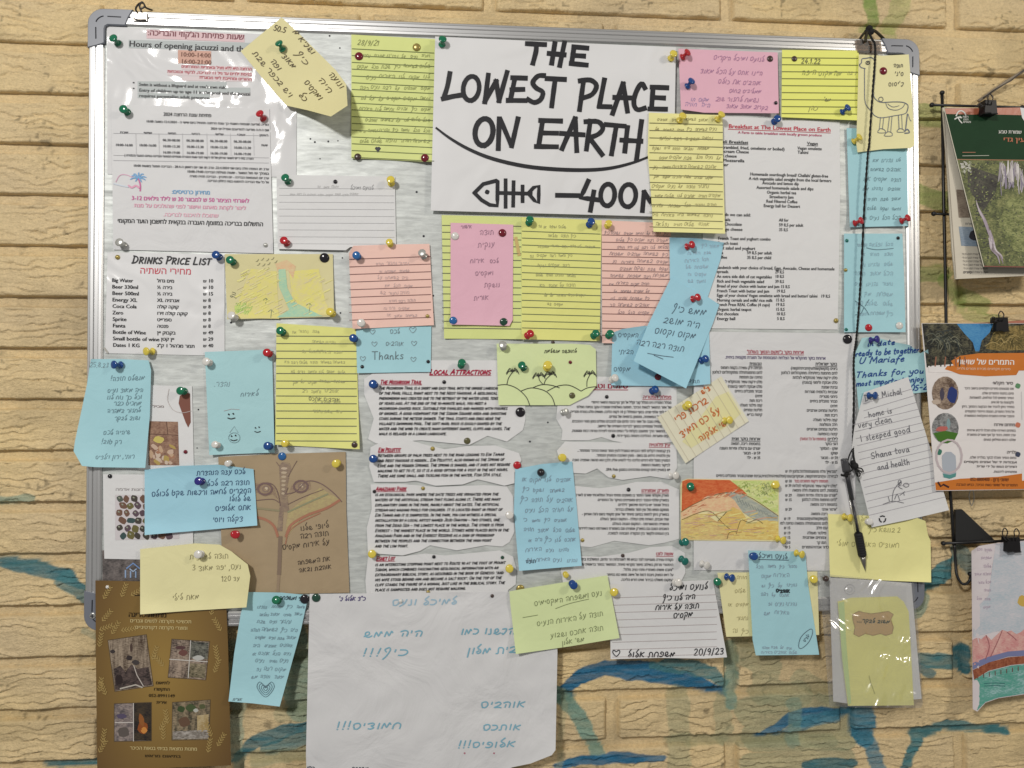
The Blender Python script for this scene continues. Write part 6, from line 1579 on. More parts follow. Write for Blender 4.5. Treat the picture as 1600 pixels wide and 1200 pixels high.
PINS = [
 (181, 64, 'green', 'push', 'green push pin at top left corner of the laminated opening hours sheet', -3, -4),
 (196, 173, 'green', 'push', 'green push pin at upper left corner of the schedule sheet', -1, 0),
 (409, 182, 'red', 'push', 'red push pin at upper right corner of the schedule sheet', -5, -7),
 (190, 381, 'silver', 'push', 'greyish white push pin at lower left corner of the schedule sheet', -2, -3),
 (415, 383, 'silver', 'tiny', 'tiny pale tack at lower right corner of the schedule sheet', 0, 0, 3.4),
 (184, 402, 'brass', 'tiny', 'tiny yellowish tack at upper left corner of the drinks price list', 0, 0, 3.6),
 (340, 400, 'blue', 'push', 'blue push pin at the end of the heading of the drinks price list', -2, -2),
 (362, 408, 'green', 'push', 'green push pin at upper left corner of the yellow crayon drawing', -2, -2),
 (234, 549, 'yellow', 'push', 'yellow push pin at the bottom edge of the drinks price list', -9, 1),
 (439, 73, 'green', 'push', 'green push pin through the diagonal mustard note', -6, -9),
 (561, 88, 'darkred', 'dome', 'dark red tack at upper left of the tall greenish lined note', 0, 0, 6.4),
 (651, 74, 'brass', 'dome', 'brass tack at upper right of the tall greenish lined note', 0, 0, 6.2),
 (559, 245, 'brown', 'dome', 'dark brown tack at lower left of the tall greenish lined note', 0, 0, 5.2),
 (664, 247, 'darkred', 'dome', 'dark red tack at lower right of the tall greenish lined note', 0, 0, 6.2),
 (691, 66, 'green', 'push', 'green push pin at upper left corner of the big poster', 2, -6),
 (448, 281, 'green', 'push', 'green push pin at upper left corner of the faded lined sheet', -3, -5),
 (611, 284, 'yellow', 'push', 'yellow push pin at upper right corner of the faded lined sheet', 0, -4),
 (446, 378, 'red', 'push', 'red push pin at lower left corner of the faded lined sheet', -3, -3),
 (524, 284, 'black', 'tiny', 'small black tack on the top edge of the faded lined sheet', 0, 0, 3.2),
 (609, 380, 'yellow', 'push', 'yellow push pin at lower right of the faded lined sheet above the salmon note', -1, -3, 0.95),
 (558, 400, 'brightblue', 'push', 'bright blue push pin at upper left of the salmon note', -1, 0),
 (661, 398, 'silver', 'push', 'grey push pin at upper right of the salmon note', -4, -5),
 (507, 403, 'black', 'dome', 'large black tack at upper right of the yellow crayon drawing', 0, 0, 7.4),
 (518, 489, 'yellow', 'push', 'yellow push pin at lower right of the yellow crayon drawing', -3, -3),
 (365, 495, 'white', 'push', 'pinkish white push pin at lower left of the yellow crayon drawing', -4, -4),
 (565, 505, 'white', 'push', 'white push pin at lower left of the salmon note', 0, 0),
 (668, 494, 'brass', 'tiny', 'tiny yellow tack at lower right of the salmon note', 0, 0, 3.0),
 (440, 518, 'green', 'push', 'green push pin at upper left of the yellow lined note under the crayon drawing', -2, -2),
 (553, 529, 'blue', 'push', 'blue push pin between the yellow lined note and the blue thanks note', -1, -1),
 (566, 573, 'black', 'tiny', 'small black tack at lower left of the blue thanks note', 0, 0, 2.8),
 (669, 565, 'black', 'tiny', 'small black tack at lower right of the blue thanks note', 0, 0, 2.8),
 (419, 552, 'red', 'push', 'red push pin at upper right of the aqua note with inked faces', -1, -2),
 (325, 566, 'white', 'push', 'white push pin at upper left of the aqua note with inked faces', -2, -2),
 (338, 695, 'white', 'push', 'white push pin at lower left of the aqua note with inked faces', -2, -3, .95),
 (420, 697, 'blue', 'push', 'blue push pin at lower right of the aqua note with inked faces', -1, -2),
 (184, 570, 'blue', 'push', 'blue push pin at the top of the blue note overhanging the frame', -9, 0),
 (285, 611, 'green', 'push', 'green push pin above the brown leaf shape on the cosmetics leaflet', -2, -1),
 (290, 706, 'darkred', 'tiny', 'small dark red tack at the right of the soap photograph', 0, 0, 3.0),
 (446, 693, 'yellow', 'push', 'yellow push pin at lower left of the yellow lined note, above the kraft drawing', 0, -1, .95),
 (441, 713, 'brightblue', 'dome', 'round blue tack at the top of the kraft butterfly drawing', 0, 0, 6.2),
 (526, 724, 'yellow', 'push', 'yellow push pin at upper right of the kraft butterfly drawing', -1, 0),
 (554, 695, 'brown', 'dome', 'small dark tack at lower right of the yellow lined note above the kraft drawing', 0, 0, 4.6),
 (357, 724, 'white', 'push', 'white push pin at the upper right edge of the wide blue note', 0, 0, .85),
 (313, 752, 'violet', 'push', 'dark blue push pin in the middle of the wide blue note', -2, -3),
 (172, 744, 'black', 'tiny', 'small dark tack at upper left corner of the pebble leaflet', 0, 0, 3.2),
 (367, 835, 'red', 'push', 'red push pin under the wide blue note on the kraft paper', 8, -2),
 (312, 866, 'white', 'push', 'white push pin in the cream note that overlaps the gold flyer', -1, -3),
 (168, 917, 'white', 'tiny', 'tiny white tack at upper left of the gold flyer', 0, 0, 2.6),
 (433, 938, 'green', 'push', 'green push pin at the top of the tapering blue note with the heart', -1, -6),
 (476, 936, 'black', 'dome', 'black tack between the tapering blue note and the big white letter', 0, 0, 7.0),
 (494, 934, 'darkgreen', 'dome', 'dark green tack at upper left of the big white letter', 0, 0, 6.4),
 (584, 717, 'blue', 'push', 'blue push pin at the left of the Ein Peluttit sheet', -1, -2),
 (584, 601, 'blue', 'push', 'blue push pin left of the Mushroom Trail heading', -1, -2, 1.15),
 (721, 569, 'green', 'push', 'green push pin above the Local Attractions heading', 2, -6),
 (694, 597, 'black', 'tiny', 'small black tack below the Local Attractions heading', 0, 0, 3.0),
 (813, 644, 'black', 'dome', 'big black tack at the right end of the Mushroom Trail sheet', 0, 0, 7.6),
 (730, 689, 'olive', 'dome', 'dark olive tack at the bottom of the Mushroom Trail sheet', 0, 0, 5.2),
 (676, 701, 'brass', 'tiny', 'small brass tack at the top of the Ein Peluttit sheet', 0, 0, 3.4),
 (808, 727, 'red', 'dome', 'red tack at the right end of the Ein Peluttit sheet', 0, 0, 6.2),
 (845, 738, 'black', 'ball', 'shiny black ball pin holding the tall blue note', 0, 0, 6.2),
 (661, 763, 'brass', 'tiny', 'small brass tack beside the Amaziahu Park heading', 0, 0, 3.0),
 (585, 768, 'black', 'tiny', 'small dark tack left of the Amaziahu Park heading', 0, 0, 2.8),
 (582, 865, 'yellow', 'push', 'yellow push pin at the left of the Eshet Lot heading', 0, -2, 1.1),
 (678, 870, 'black', 'tiny', 'small dark tack at the top of the Eshet Lot sheet', 0, 0, 2.8),
 (785, 871, 'darkgreen', 'tiny', 'small dark green tack at the upper right of the Eshet Lot sheet', 0, 0, 2.8),
 (796, 888, 'yellow', 'push', 'yellow push pin at the right end of the Eshet Lot sheet', -1, -2, 1.1),
 (796, 805, 'white', 'push', 'white push pin between the Amaziahu Park sheet and the tall blue note', -1, -3, 1.1),
 (813, 920, 'brass', 'dome', 'brass tack at upper left of the pale green note', 0, 0, 6.6),
 (669, 925, 'brass', 'tiny', 'small brass tack at the bottom of the Eshet Lot sheet', 0, 0, 3.0),
 (769, 931, 'brown', 'tiny', 'small brown tack at the top edge of the big white letter', 0, 0, 2.8),
 (626, 939, 'white', 'tiny', 'small white tack in the first line of the big white letter', 0, 0, 3.2),
 (826, 523, 'red', 'push', 'red push pin at lower left of the clean yellow lined note', 6, -4),
 (929, 523, 'green', 'push', 'green push pin at lower right of the clean yellow lined note', 3, -5),
 (952, 523, 'green', 'push', 'green push pin at lower left of the salmon note under the blue notes', 1, -4),
 (827, 346, 'green', 'push', 'green push pin at upper left of the clean yellow lined note', 1, -4),
 (922, 349, 'blue', 'push', 'blue push pin at upper right of the clean yellow lined note', 2, -4),
 (950, 351, 'yellow', 'push', 'yellow push pin at upper left of the salmon note under the blue notes', 0, -2, 1.0),
 (785, 364, 'darkred', 'dome', 'dark red tack at upper right of the small pink note', 0, 0, 6.2),
 (711, 369, 'white', 'dome', 'white tack at upper left of the small pink note', 0, 0, 6.2),
 (708, 501, 'brightblue', 'dome', 'blue tack at lower left of the small pink note', 0, 0, 6.2),
 (787, 503, 'darkgreen', 'dome', 'dark green tack at lower right of the small pink note', 0, 0, 6.2),
 (786, 541, 'silver', 'push', 'white push pin at upper left of the palm tree drawing', -2, -5),
 (817, 573, 'green', 'push', 'green push pin above the left palm tree of the green drawing', -7, -7),
 (855, 573, 'yellow', 'push', 'yellow push pin above the middle palm trees of the green drawing', 0, -5, 1.2),
 (864, 535, 'brown', 'tiny', 'small brown tack on the top edge of the palm tree drawing', 0, 0, 2.8),
 (891, 566, 'darkred', 'tiny', 'small dark red tack right of centre in the palm tree drawing', 0, 0, 2.8),
 (894, 618, 'olive', 'dome', 'olive tack at lower right of the palm tree drawing', 0, 0, 4.8),
 (958, 592, 'white', 'push', 'white push pin at lower left of the hidden blue note', 5, -4),
 (1021, 610, 'blue', 'push', 'blue push pin under the lower edge of the hidden blue note', 3, -4),
 (1028, 589, 'darkred', 'dome', 'dark red tack in the shadow under the lifted tilted blue note', 0, 0, 5.4),
 (1077, 384, 'red', 'push', 'red push pin at the top of the blue note with curled edge', 7, -2),
 (1086, 466, 'red', 'push', 'red push pin holding the tilted blue note with large writing', 7, -2),
 (1099, 562, 'blue', 'push', 'blue push pin right of the tilted blue note', 4, -3),
 (1070, 86, 'red', 'push', 'red push pin at upper left of the wide pink note', 9, -6),
 (1077, 131, 'blue', 'push', 'blue push pin at the left side of the wide pink note', 6, -7),
 (1203, 92, 'brown', 'dome', 'dark brown tack at upper right of the wide pink note', 0, 0, 5.0),
 (1212, 161, 'black', 'tiny', 'small grey black tack at lower right of the wide pink note', 0, 0, 3.0),
 (1050, 88, 'yellow', 'push', 'yellow push pin at upper right corner of the big poster', 2, -4),
 (1064, 185, 'yellow', 'push', 'yellow push pin at the top middle of the wrinkled yellow note', 3, -5),
 (1124, 183, 'yellow', 'push', 'yellow push pin at the top right corner of the wrinkled yellow note', 5, -7),
 (1212, 188, 'blue', 'push', 'blue push pin above the heading of the English breakfast menu', 0, -1),
 (1241, 92, 'brown', 'dome', 'brown tack at upper left of the lemon yellow note', 0, 0, 4.6),
 (1320, 172, 'blue', 'push', 'blue push pin at lower right of the lemon yellow note', 7, -6),
 (1380, 111, 'darkred', 'dome', 'dark red tack beside the camel head drawing', 0, 0, 6.2),
 (1338, 218, 'yellow', 'push', 'yellow push pin at lower left of the camel drawing', 8, -7),
 (1340, 347, 'red', 'push', 'red push pin at lower left of the upper right blue note', 9, -4),
 (1413, 343, 'red', 'push', 'red push pin at lower right of the upper right blue note', 7, -4),
 (1323, 376, 'teal', 'tiny', 'small dark teal tack at upper left of the lower right blue note', 0, 0, 2.8),
 (1403, 372, 'black', 'tiny', 'small dark tack at upper right of the lower right blue note', 0, 0, 2.8),
 (1321, 422, 'brass', 'tiny', 'small yellow tack at the left edge of the lower right blue note', 0, 0, 3.0),
 (1306, 501, 'brass', 'tiny', 'small yellow tack at lower right of the English menu', 0, 0, 4.0),
 (1322, 515, 'teal', 'tiny', 'small teal tack at lower left of the lower right blue note', 0, 0, 2.8),
 (1324, 530, 'black', 'dome', 'big black tack at upper right of the Hebrew menu', 0, 0, 7.6),
 (1357, 512, 'red', 'dome', 'red tack at the foot of the lower right blue note right of the cord', 0, 0, 6.0),
 (1405, 509, 'white', 'dome', 'white tack at lower right of the lower right blue note', 0, 0, 6.2),
 (1365, 531, 'violet', 'push', 'violet blue push pin at the top of the crinkled blue note', 8, -2),
 (1362, 618, 'blue', 'push', 'blue push pin at the top of the lined English letter', 9, 0),
 (1073, 634, 'yellow', 'push', 'yellow push pin at the left of the small tilted card', 2, -6),
 (1136, 657, 'yellow', 'push', 'yellow push pin at the right of the small tilted card', 6, -2),
 (882, 644, 'silver', 'push', 'white push pin at the left edge of the top Hebrew cut sheet', 6, -2, .95),
 (948, 620, 'black', 'tiny', 'small black tack below the red Hebrew heading', 0, 0, 3.0),
 (958, 681, 'black', 'tiny', 'small black tack at the bottom of the top Hebrew cut sheet', 0, 0, 3.2),
 (878, 715, 'yellow', 'push', 'yellow push pin at the left end of the second Hebrew cut sheet', 0, -1),
 (959, 744, 'brass', 'tiny', 'small brass tack at the bottom of the second Hebrew cut sheet', 0, 0, 3.0),
 (1052, 743, 'white', 'push', 'white push pin at the lower right of the second Hebrew cut sheet', 6, -2),
 (982, 765, 'black', 'tiny', 'small black tack at the top of the third Hebrew cut sheet', 0, 0, 3.2),
 (1068, 847, 'teal', 'push', 'teal push pin at lower right of the third Hebrew cut sheet', 3, -4),
 (1067, 875, 'teal', 'push', 'teal push pin at the right end of the lowest Hebrew cut sheet', 5, 3),
 (973, 868, 'brown', 'tiny', 'small brown tack at the top of the lowest Hebrew cut sheet', 0, 0, 3.0),
 (910, 844, 'brass', 'tiny', 'small brass tack right of the tall blue note', 0, 0, 3.0),
 (884, 898, 'yellow', 'push', 'yellow push pin under the foot of the tall blue note', 0, 0, .8),
 (895, 913, 'blue', 'push', 'blue push pin at the top of the pale green note', 1, 0, 1.1),
 (960, 925, 'yellow', 'push', 'yellow push pin at the upper left of the white card with bold greeting', -6, -3),
 (1057, 910, 'white', 'push', 'white push pin in the bold greeting on the white card', 2, -4),
 (1121, 909, 'green', 'push', 'green push pin at upper right of the white card with bold greeting', -6, -4),
 (1139, 902, 'blue', 'push', 'blue push pin at upper left of the pale yellow note at the bottom', 9, 0),
 (1079, 761, 'green', 'push', 'green push pin at upper left of the orange landscape drawing', -6, -6),
 (1211, 758, 'yellow', 'push', 'yellow push pin at upper right of the orange landscape drawing', -4, -4),
 (1219, 843, 'yellow', 'push', 'yellow push pin at lower right of the orange landscape drawing', 8, 1),
 (1100, 882, 'white', 'push', 'white push pin at lower left of the Hebrew menu', 8, 1),
 (1177, 869, 'blue', 'push', 'blue push pin at upper left of the narrow blue note', -3, -3),
 (1248, 865, 'yellow', 'push', 'yellow push pin at upper right of the narrow blue note', 8, 1),
 (1271, 905, 'yellow', 'push', 'yellow push pin at the left of the plastic bag', -7, -4),
 (1290, 904, 'brown', 'ball', 'dark ball pin at the top left corner of the plastic bag', 0, 0, 4.8),
 (1323, 808, 'yellow', 'push', 'yellow push pin left of the pen on the pale yellow note', 8, 1),
 (1357, 815, 'white', 'push', 'white push pin at the lower left corner of the lined English letter', -4, -3, .95),
]
for p_ in PINS: pin(*p_)

# ------------------------------------------------------------------ cord, knot, pen
CORDM = plastic('black_cord', (.018, .018, .018), .75, .2)
def P3(l): return [P(*q) for q in l]
cordpts = catmull([(1357, 50, .030), (1363, 62, .031), (1367, 70, .032), (1367, 94, .034), (1363, 150, .034), (1358, 225, .034), (1356, 240, .033), (1351, 313, .033), (1346, 415, .032), (1342, 480, .031), (1338, 528, .031), (1334, 563, .031), (1334, 620, .033), (1333, 686, .034), (1333, 707, .036), (1335, 722, .038)], 4)
cord = empty('cord', P(1345, 400, .032))
tag(cord, 'black cord knotted over the top rail and hanging down to the pen', 'cord')
cl = catmull([tuple(P(*q)) for q in cordpts], 5)
for ph in (0, math.pi):
    hl = [Vector(q)+Vector((math.cos(i*1.25+ph), math.sin(i*1.25+ph), 0))*.00075 for i, q in enumerate(cl)]
    part('strand', tube_geo(hl, .00105, 6), CORDM, cord, True)
kn = merge(ball_geo(P(1358, 45, .026), .0052), ball_geo(P(1361, 50, .029), .0046), ball_geo(P(1354, 50, .027), .0040))
part('knot', kn, CORDM, cord, True)
RIBM = plastic('dark_ribbon', (.035, .030, .016), .6, .2)
for l in ([(1357, 48, .026), (1350, 52, .028), (1344, 60, .024), (1342, 64, .016)], [(1360, 46, .026), (1368, 49, .03), (1377, 57, .028), (1382, 62, .020)], [(1355, 50, .03), (1353, 58, .030), (1352, 66, .029)]):
    part('loose_end', tube_geo([P(*q) for q in catmull(l, 3)], [.0018]*2+[.0024]*20 if False else .0021, 6), RIBM, cord, True)
kn = merge(ball_geo(P(1335, 728, .040), .0058), ball_geo(P(1333, 723, .040), .0040))
part('knot', kn, CORDM, cord, True)
for l in ([(1333, 700, .036), (1327, 712, .040), (1325, 722, .043), (1330, 728, .044)], [(1337, 731, .042), (1346, 732, .040), (1349, 737, .038)], [(1338, 734, .042), (1344, 740, .041), (1342, 745, .040)], [(1336, 734, .042), (1340, 744, .041)], [(1337, 732, .043), (1347, 738, .039)],
          [(1314, 741, .040), (1320, 742, .0455), (1327, 738, .0465), (1334, 732, .043)], [(1314, 743, .040), (1321, 744, .0455), (1329, 740, .0465)]):
    part('loose_end', tube_geo([P(*q) for q in catmull(l, 3)], .0010, 6), CORDM, cord, True)
def clear_mat(name, col, a=.75):
    m, nt, b = nodes(name)
    out = nt.nodes['Material Output']
    tr = N(nt, 'ShaderNodeBsdfTransparent'); tr.inputs['Color'].default_value = (*col, 1)
    fr = N(nt, 'ShaderNodeLayerWeight', Blend=.2)
    gl = N(nt, 'ShaderNodeBsdfGlossy', Roughness=.06); gl.inputs['Color'].default_value = (.8, .8, .82, 1)
    mx = N(nt, 'ShaderNodeMixShader')
    nt.links.new(fr.outputs['Facing'], mx.inputs[0]); nt.links.new(tr.outputs[0], mx.inputs[1]); nt.links.new(gl.outputs[0], mx.inputs[2])
    nt.links.new(mx.outputs[0], out.inputs['Surface'])
    return m
p0, p1 = P(1319, 718, .0400), P(1352, 892, .0345)
ax = (p1-p0); LEN = ax.length; ax.normalize()
pen = empty('pen', p0)
tag(pen, 'clear ballpoint pen with black rubber grip hanging from the cord', 'pen')
part('barrel', lathe_geo([(.001, .0052), (.012, .0054), (LEN*.66, .0050), (LEN*.66, .0044)], p0, ax, 18), clear_mat('clear_barrel', (.93, .93, .94)), pen, True)
part('cap', lathe_geo([(-.001, 0), (-.001, .0046), (.0, .0051), (.014, .0056), (.018, .0056), (.0182, .0040)], p0, ax, 18), plastic('dark_translucent_cap', (.06, .06, .065), .2), pen, True)
part('refill', lathe_geo([(.012, .0), (.012, .0034), (LEN*.36, .0034), (LEN*.36, .0016), (LEN*.42, .0016), (LEN*.42, .0022), (LEN*.68, .0022)], p0, ax, 12), plastic('refill_black', (.025, .025, .03), .35), pen, True)
gp = [(LEN*.655, .0046)]
for i in range(9):
    t = LEN*(.665+.022*i); gp += [(t, .0060), (t+LEN*.015, .0061), (t+LEN*.018, .0056)]
gp += [(LEN*.865, .0054), (LEN*.867, .003)]
part('grip', lathe_geo(gp, p0, ax, 18), plastic('rubber_grip', (.02, .02, .022), .6, .25), pen, True)
part('tip', lathe_geo([(LEN*.865, .0046), (LEN*.93, .0030), (LEN*.965, .0016), (LEN*.985, .0008), (LEN, .0003)], p0, ax, 14), plastic('pen_tip', (.20, .19, .17), .25, metal=.6), pen, True)

# hook and clip at the top left of the frame
hk = empty('hanging_clip', P(217, 28, .026))
tag(hk, 'small metal clip with a dark wire loop on the top rail at the left', 'clip')
c = P(219, 27, .027)
part('clip_plate', box_geo(c.x-.0095, c.x+.0095, -.0285, -.0262, c.z-.0055, c.z+.0055), plastic('nickel_plate', (.62, .58, .52), .28, metal=.9), hk)
WIREM = plastic('dark_wire', (.05, .045, .045), .35, metal=.6)
part('wire_loop', tube_geo([P(*q) for q in catmull([(216, 22, .028), (212, 14, .026), (217, 6, .024), (224, 5, .022), (228, 12, .022), (238, 16, .016)], 4)], .0013, 7), WIREM, hk, True)
part('wire_loop', tube_geo([P(*q) for q in catmull([(222, 20, .027), (218, 10, .027), (222, 3, .026), (226, 10, .026), (220, 14, .026)], 4)], .0012, 7), WIREM, hk, True)
part('wire_foot', tube_geo([P(*q) for q in catmull([(209, 29, .0285), (215, 31, .029), (228, 31, .029)], 3)], .0011, 7), WIREM, hk, True)

# ------------------------------------------------------------------ wire rack with leaflets at the right
BLK = plastic('black_iron', (.012, .012, .013), .38, .45)
rack = empty('wire_rack', P(1480, 400, .012))
tag(rack, 'black iron wire rack with ball ends on the wall right of the board', 'rack')
def bar(name, l, r): part(name, tube_geo([P(*q) for q in l], r, 8), BLK, rack, True)
bar('upright', [(1472, 147, .016), (1474, 300, .016), (1477, 430, .016), (1479, 560, .016), (1484, 760, .016), (1487, 800, .016), (1490, 852, .016)], .0022)
bar('crossbar', [(1456, 164, .020), (1600, 168, .020), (1660, 169, .020)], .0020)
bar('crossbar', [(1459, 334, .020), (1484, 335, .020), (1660, 338, .020)], .0019)
bar('crossbar', [(1475, 849, .020), (1545, 846, .020), (1660, 842, .020)], .0021)
for x, y, d in ((1472, 145, .016), (1456, 164, .020), (1459, 334, .020), (1474, 849, .020), (1597, 168, .020), (1516, 897, .028)):
    part('ball_end', ball_geo(P(x, y, d), .0037), BLK, rack, True)
bar('hook', [tuple(q) for q in catmull([(1491, 850, .016), (1493, 880, .018), (1495, 898, .022), (1502, 911, .026), (1510, 912, .028), (1516, 905, .028), (1516, 898, .028)], 4)], .0020)
tri = [P(1481, 794, 0), P(1481, 847, 0), P(1546, 845, 0), P(1491, 793, 0)]
part('bracket_plate', prism_geo([(p.x, p.z) for p in tri], -.013, -.018, .0004), plastic('black_plate', (.022, .022, .022), .35), rack)
tw = empty('twig', P(1570, 130, .014))
tag(tw, 'thin grey stick leaning against the wall above the green magazine', 'stick')
part('stem', tube_geo([P(1529, 158, .014), P(1550, 143, .015), P(1575, 126, .017), P(1602, 109, .019), P(1660, 72, .022)], .0024, 7), paper_mat('bark_grey', (.30, .25, .19), .8, .4), tw, True)
part('wire', tube_geo([P(1536, 153, .018), P(1556, 139, .019), P(1580, 126, .021), P(1602, 108, .023), P(1660, 70, .026)], .0009, 6), WIREM, tw, True)
def binder(x, y, d, w, label, hx=((-9, -20), (3, -22))):
    e = empty('binder_clip', P(x, y, d)); tag(e, label, 'binder clip')
    c = P(x, y, d)
    hw = w*MMP/2; h = w*.5*MMP
    g = prism_geo([(c.x-hw, c.z-h), (c.x+hw, c.z-h), (c.x+hw*.86, c.z+h), (c.x-hw*.86, c.z+h)], -(d-.008), -(d+.006), .0006)
    part('clamp_body', g, plastic('clip_black', (.014, .013, .014), .45, .2), e)
    part('clamp_lip', tube_geo([(c.x-hw, -(d+.0060), c.z-h), (c.x-.2*hw, -(d+.0065), c.z-h*.9), (c.x+.1*hw, -(d+.006), c.z-h*1.05), (c.x+hw, -(d+.006), c.z-h)], .0010, 6), BLK, e)
    for ox, oy in hx:
        l = [(x+ox*.5-2, y-5, d+.006), (x+ox-3, y+oy*.6, d+.010), (x+ox-3.5, y+oy*.9, d+.011), (x+ox, y+oy-3, d+.011), (x+ox+4.5, y+oy*.85, d+.011), (x+ox+2.5, y+oy*.5, d+.010), (x+ox*.5+3, y-5, d+.006)]
        part('wire_handle', tube_geo([P(*q) for q in catmull(l, 4)], .00085, 6), WIREM, e, True)
# magazine: pages behind, cover in front
mag = S('nature_reserve_magazine', 'green covered nature reserve booklet with waterfall photo clipped to the wire rack', 'magazine', [(1473, 168), (1650, 170), (1650, 424), (1600, 431), (1493, 436), (1488, 390), (1480, 260)], .0330, paper_mat('magazine_page', (.62, .57, .47), .5, .04), lifts=[(1560, 200, 0, 1, 240, .016)], wav=.0004, thick=.0022, angle=1, step=12)
mag.text('שמורות', 1508, 351, 3.5, (.2, .2, .2), w=14); mag.patch([(1498, 354), (1527, 355), (1530, 385), (1502, 384)], pencil_mat('page_photo', (.18, .24, .32), (.30, .36, .42), (20, 20, 20)), name='page_photo')
mag.blobs([(1522, 368, 8, 8, 0, ink((.04, .04, .05)))], 'page_photo', k=2)
mag.patch([(1494, 296), (1512, 297), (1516, 340), (1498, 340)], pencil_mat('page_photo_dark', (.16, .12, .09), (.32, .26, .20), (60, 60, 60)), name='page_photo')
for i in range(6): mag.text('טקסט על שמורת הטבע עין גדי', 1503+i*.6, 398+i*5.6, 3, (.22, .2, .18), w=38)
mag.text('סיורים', 1505, 427, 4, (.06, .05, .05), w=13)
mag.stroke([(1475, 176), (1483, 280), (1494, 434)], 1.0, (.30, .26, .20), 'page_edge')
mag.flush()
GRN = paper_mat('cover_green', (.014, .048, .020), .6, .25, spec=.12)
cov = S('cover', 'dark green front cover with red top strip and a waterfall photograph', None, [(1475, 169), (1650, 170), (1650, 418), (1537, 416), (1505, 290)], .0390, GRN, lifts=[(1560, 200, 0, 1, 230, .026)], wav=.0005, parent=mag, reg=False, thick=.0006, angle=1.2)
cov.patch([(1476, 169.5), (1594, 168), (1600, 180), (1560, 179), (1520, 179), (1478.5, 178)], paper_mat('cover_red', (.42, .13, .07), .35, .05), name='cover_strip')
cov.patch([(1594, 168), (1602, 169), (1612, 196), (1604, 194), (1597, 184)], WHITE, name='turned_corner', k=2)
cov.patch([(1495.5, 249), (1650, 250), (1650, 417), (1538, 415), (1506, 291)], pencil_mat('forest_photo', (.030, .034, .014), (.26, .26, .10), (55, 55, 40), 1.2, bias=(.36, .66), c3=(.11, .13, .04)), name='cover_photo')
PHD = pencil_mat('forest_shade', (.012, .010, .010), (.09, .085, .06), (40, 40, 40))
cov.patch([(1512, 258), (1540, 268), (1560, 275), (1556, 300), (1536, 330), (1524, 312), (1512, 290)], PHD, k=1, name='cover_photo')
rs = random.Random(12)
PALE = [(.52, .48, .48), (.40, .37, .38), (.62, .59, .58), (.30, .27, .30)]
for i in range(46):
    x = 1562+36*rs.random(); y = 251+rs.random()*22; L = rs.uniform(10, 34)
    cov.stroke([(x, y), (x+rs.uniform(-2, 2), y+L*.5), (x+rs.uniform(-3, 3), min(y+L, 306))], rs.uniform(1.2, 3.4), rs.choice(PALE if y+L < 290 else PALE[1:2]+[(.22, .19, .26)]), 'photo_waterfall', smooth=True, taper=True)
cov.blobs([(1500+rs.random()*18, 253+rs.random()*16, rs.uniform(1, 3), rs.uniform(.8, 2), rs.uniform(0, 90), ink(rs.choice([(.56, .54, .50), (.42, .42, .36), (.2, .22, .1)]))) for i in range(40)], 'photo_sky_gaps', k=6)
sp = catmull([(1524, 310), (1530, 328), (1540, 348), (1548, 372), (1552, 390), (1562, 400), (1566, 414)], 4)
for i in range(30):
    j = rs.randrange(0, len(sp)-6); wd = 1+8*j/len(sp)
    ox = rs.uniform(-wd, wd)*.7
    cov.stroke([(q[0]+ox, q[1]) for q in sp[j:j+6]], rs.uniform(1.2, 2.6), rs.choice([(.46, .40, .44), (.34, .28, .34), (.58, .53, .56), (.24, .19, .22)]), 'photo_stream', taper=True)
cov.patch([(1575, 310), (1650, 300), (1650, 400), (1585, 392), (1560, 350)], pencil_mat('moss', (.07, .09, .02), (.30, .32, .12), (70, 70, 110), bias=(.38, .62)), k=1, name='cover_photo')
rs = random.Random(8)
def leafy(sh, poly, n, cols, k, r0=.8, r1=2.4, nm='photo_foliage'):
    xs = [p[0] for p in poly]; ys = [p[1] for p in poly]; it = []
    while len(it) < n:
        x, y = rs.uniform(min(xs), max(xs)), rs.uniform(min(ys), max(ys))
        if in_poly(x, y, poly): it.append((x, y, rs.uniform(r0, r1), rs.uniform(r0*.6, r1*.5), rs.uniform(0, 180), ink(rs.choice(cols))))
    sh.blobs(it, nm, k=k)['kind'] = 'stuff'
FOL = [(.16, .20, .05), (.06, .08, .03), (.26, .28, .10), (.03, .035, .02), (.10, .13, .04), (.20, .22, .08)]
leafy(cov, [(1502, 255), (1562, 254), (1566, 290), (1545, 330), (1530, 345), (1510, 290)], 150, FOL+[(.02, .02, .02)]*3, 5)
leafy(cov, [(1518, 300), (1532, 330), (1545, 360), (1551, 410), (1541, 410), (1528, 370)], 60, FOL+[(.02, .02, .02)]*4, 5)
leafy(cov, [(1556, 300), (1646, 290), (1646, 412), (1576, 412), (1560, 370)], 290, FOL+[(.28, .28, .12)], 5)
leafy(cov, [(1592, 252), (1646, 252), (1646, 300), (1596, 300)], 70, FOL, 5)
cov.stroke([(1475, 169), (1505, 290), (1537, 416)], 1.4, (.55, .52, .42), 'cover_edge'); cov.stroke([(1537, 416), (1650, 418)], 1.6, (.20, .05, .03), 'cover_edge')
cov.stroke([(1495, 249), (1650, 251)], 1.0, (.42, .20, .10), 'cover_line')
WH = (.66, .66, .62)
cov.text('שמורת טבע', 1596, 209, 5.5, WH, 'r', w=36); cov.text('עין גדי', 1602, 222, 7.5, (.42, .13, .06), 'r', w=35)
cov.text('רשות', 1513, 184, 3.2, WH, 'r', w=9); cov.text('הטבע', 1513, 188, 3.2, WH, 'r', w=8); cov.text('והגנים', 1517, 192, 3.2, WH, 'r', w=12)
cov.stroke([(1494, 181), (1497, 175), (1502, 173), (1507, 176), (1509, 180)], 2.0, WH, 'emblem', smooth=True)
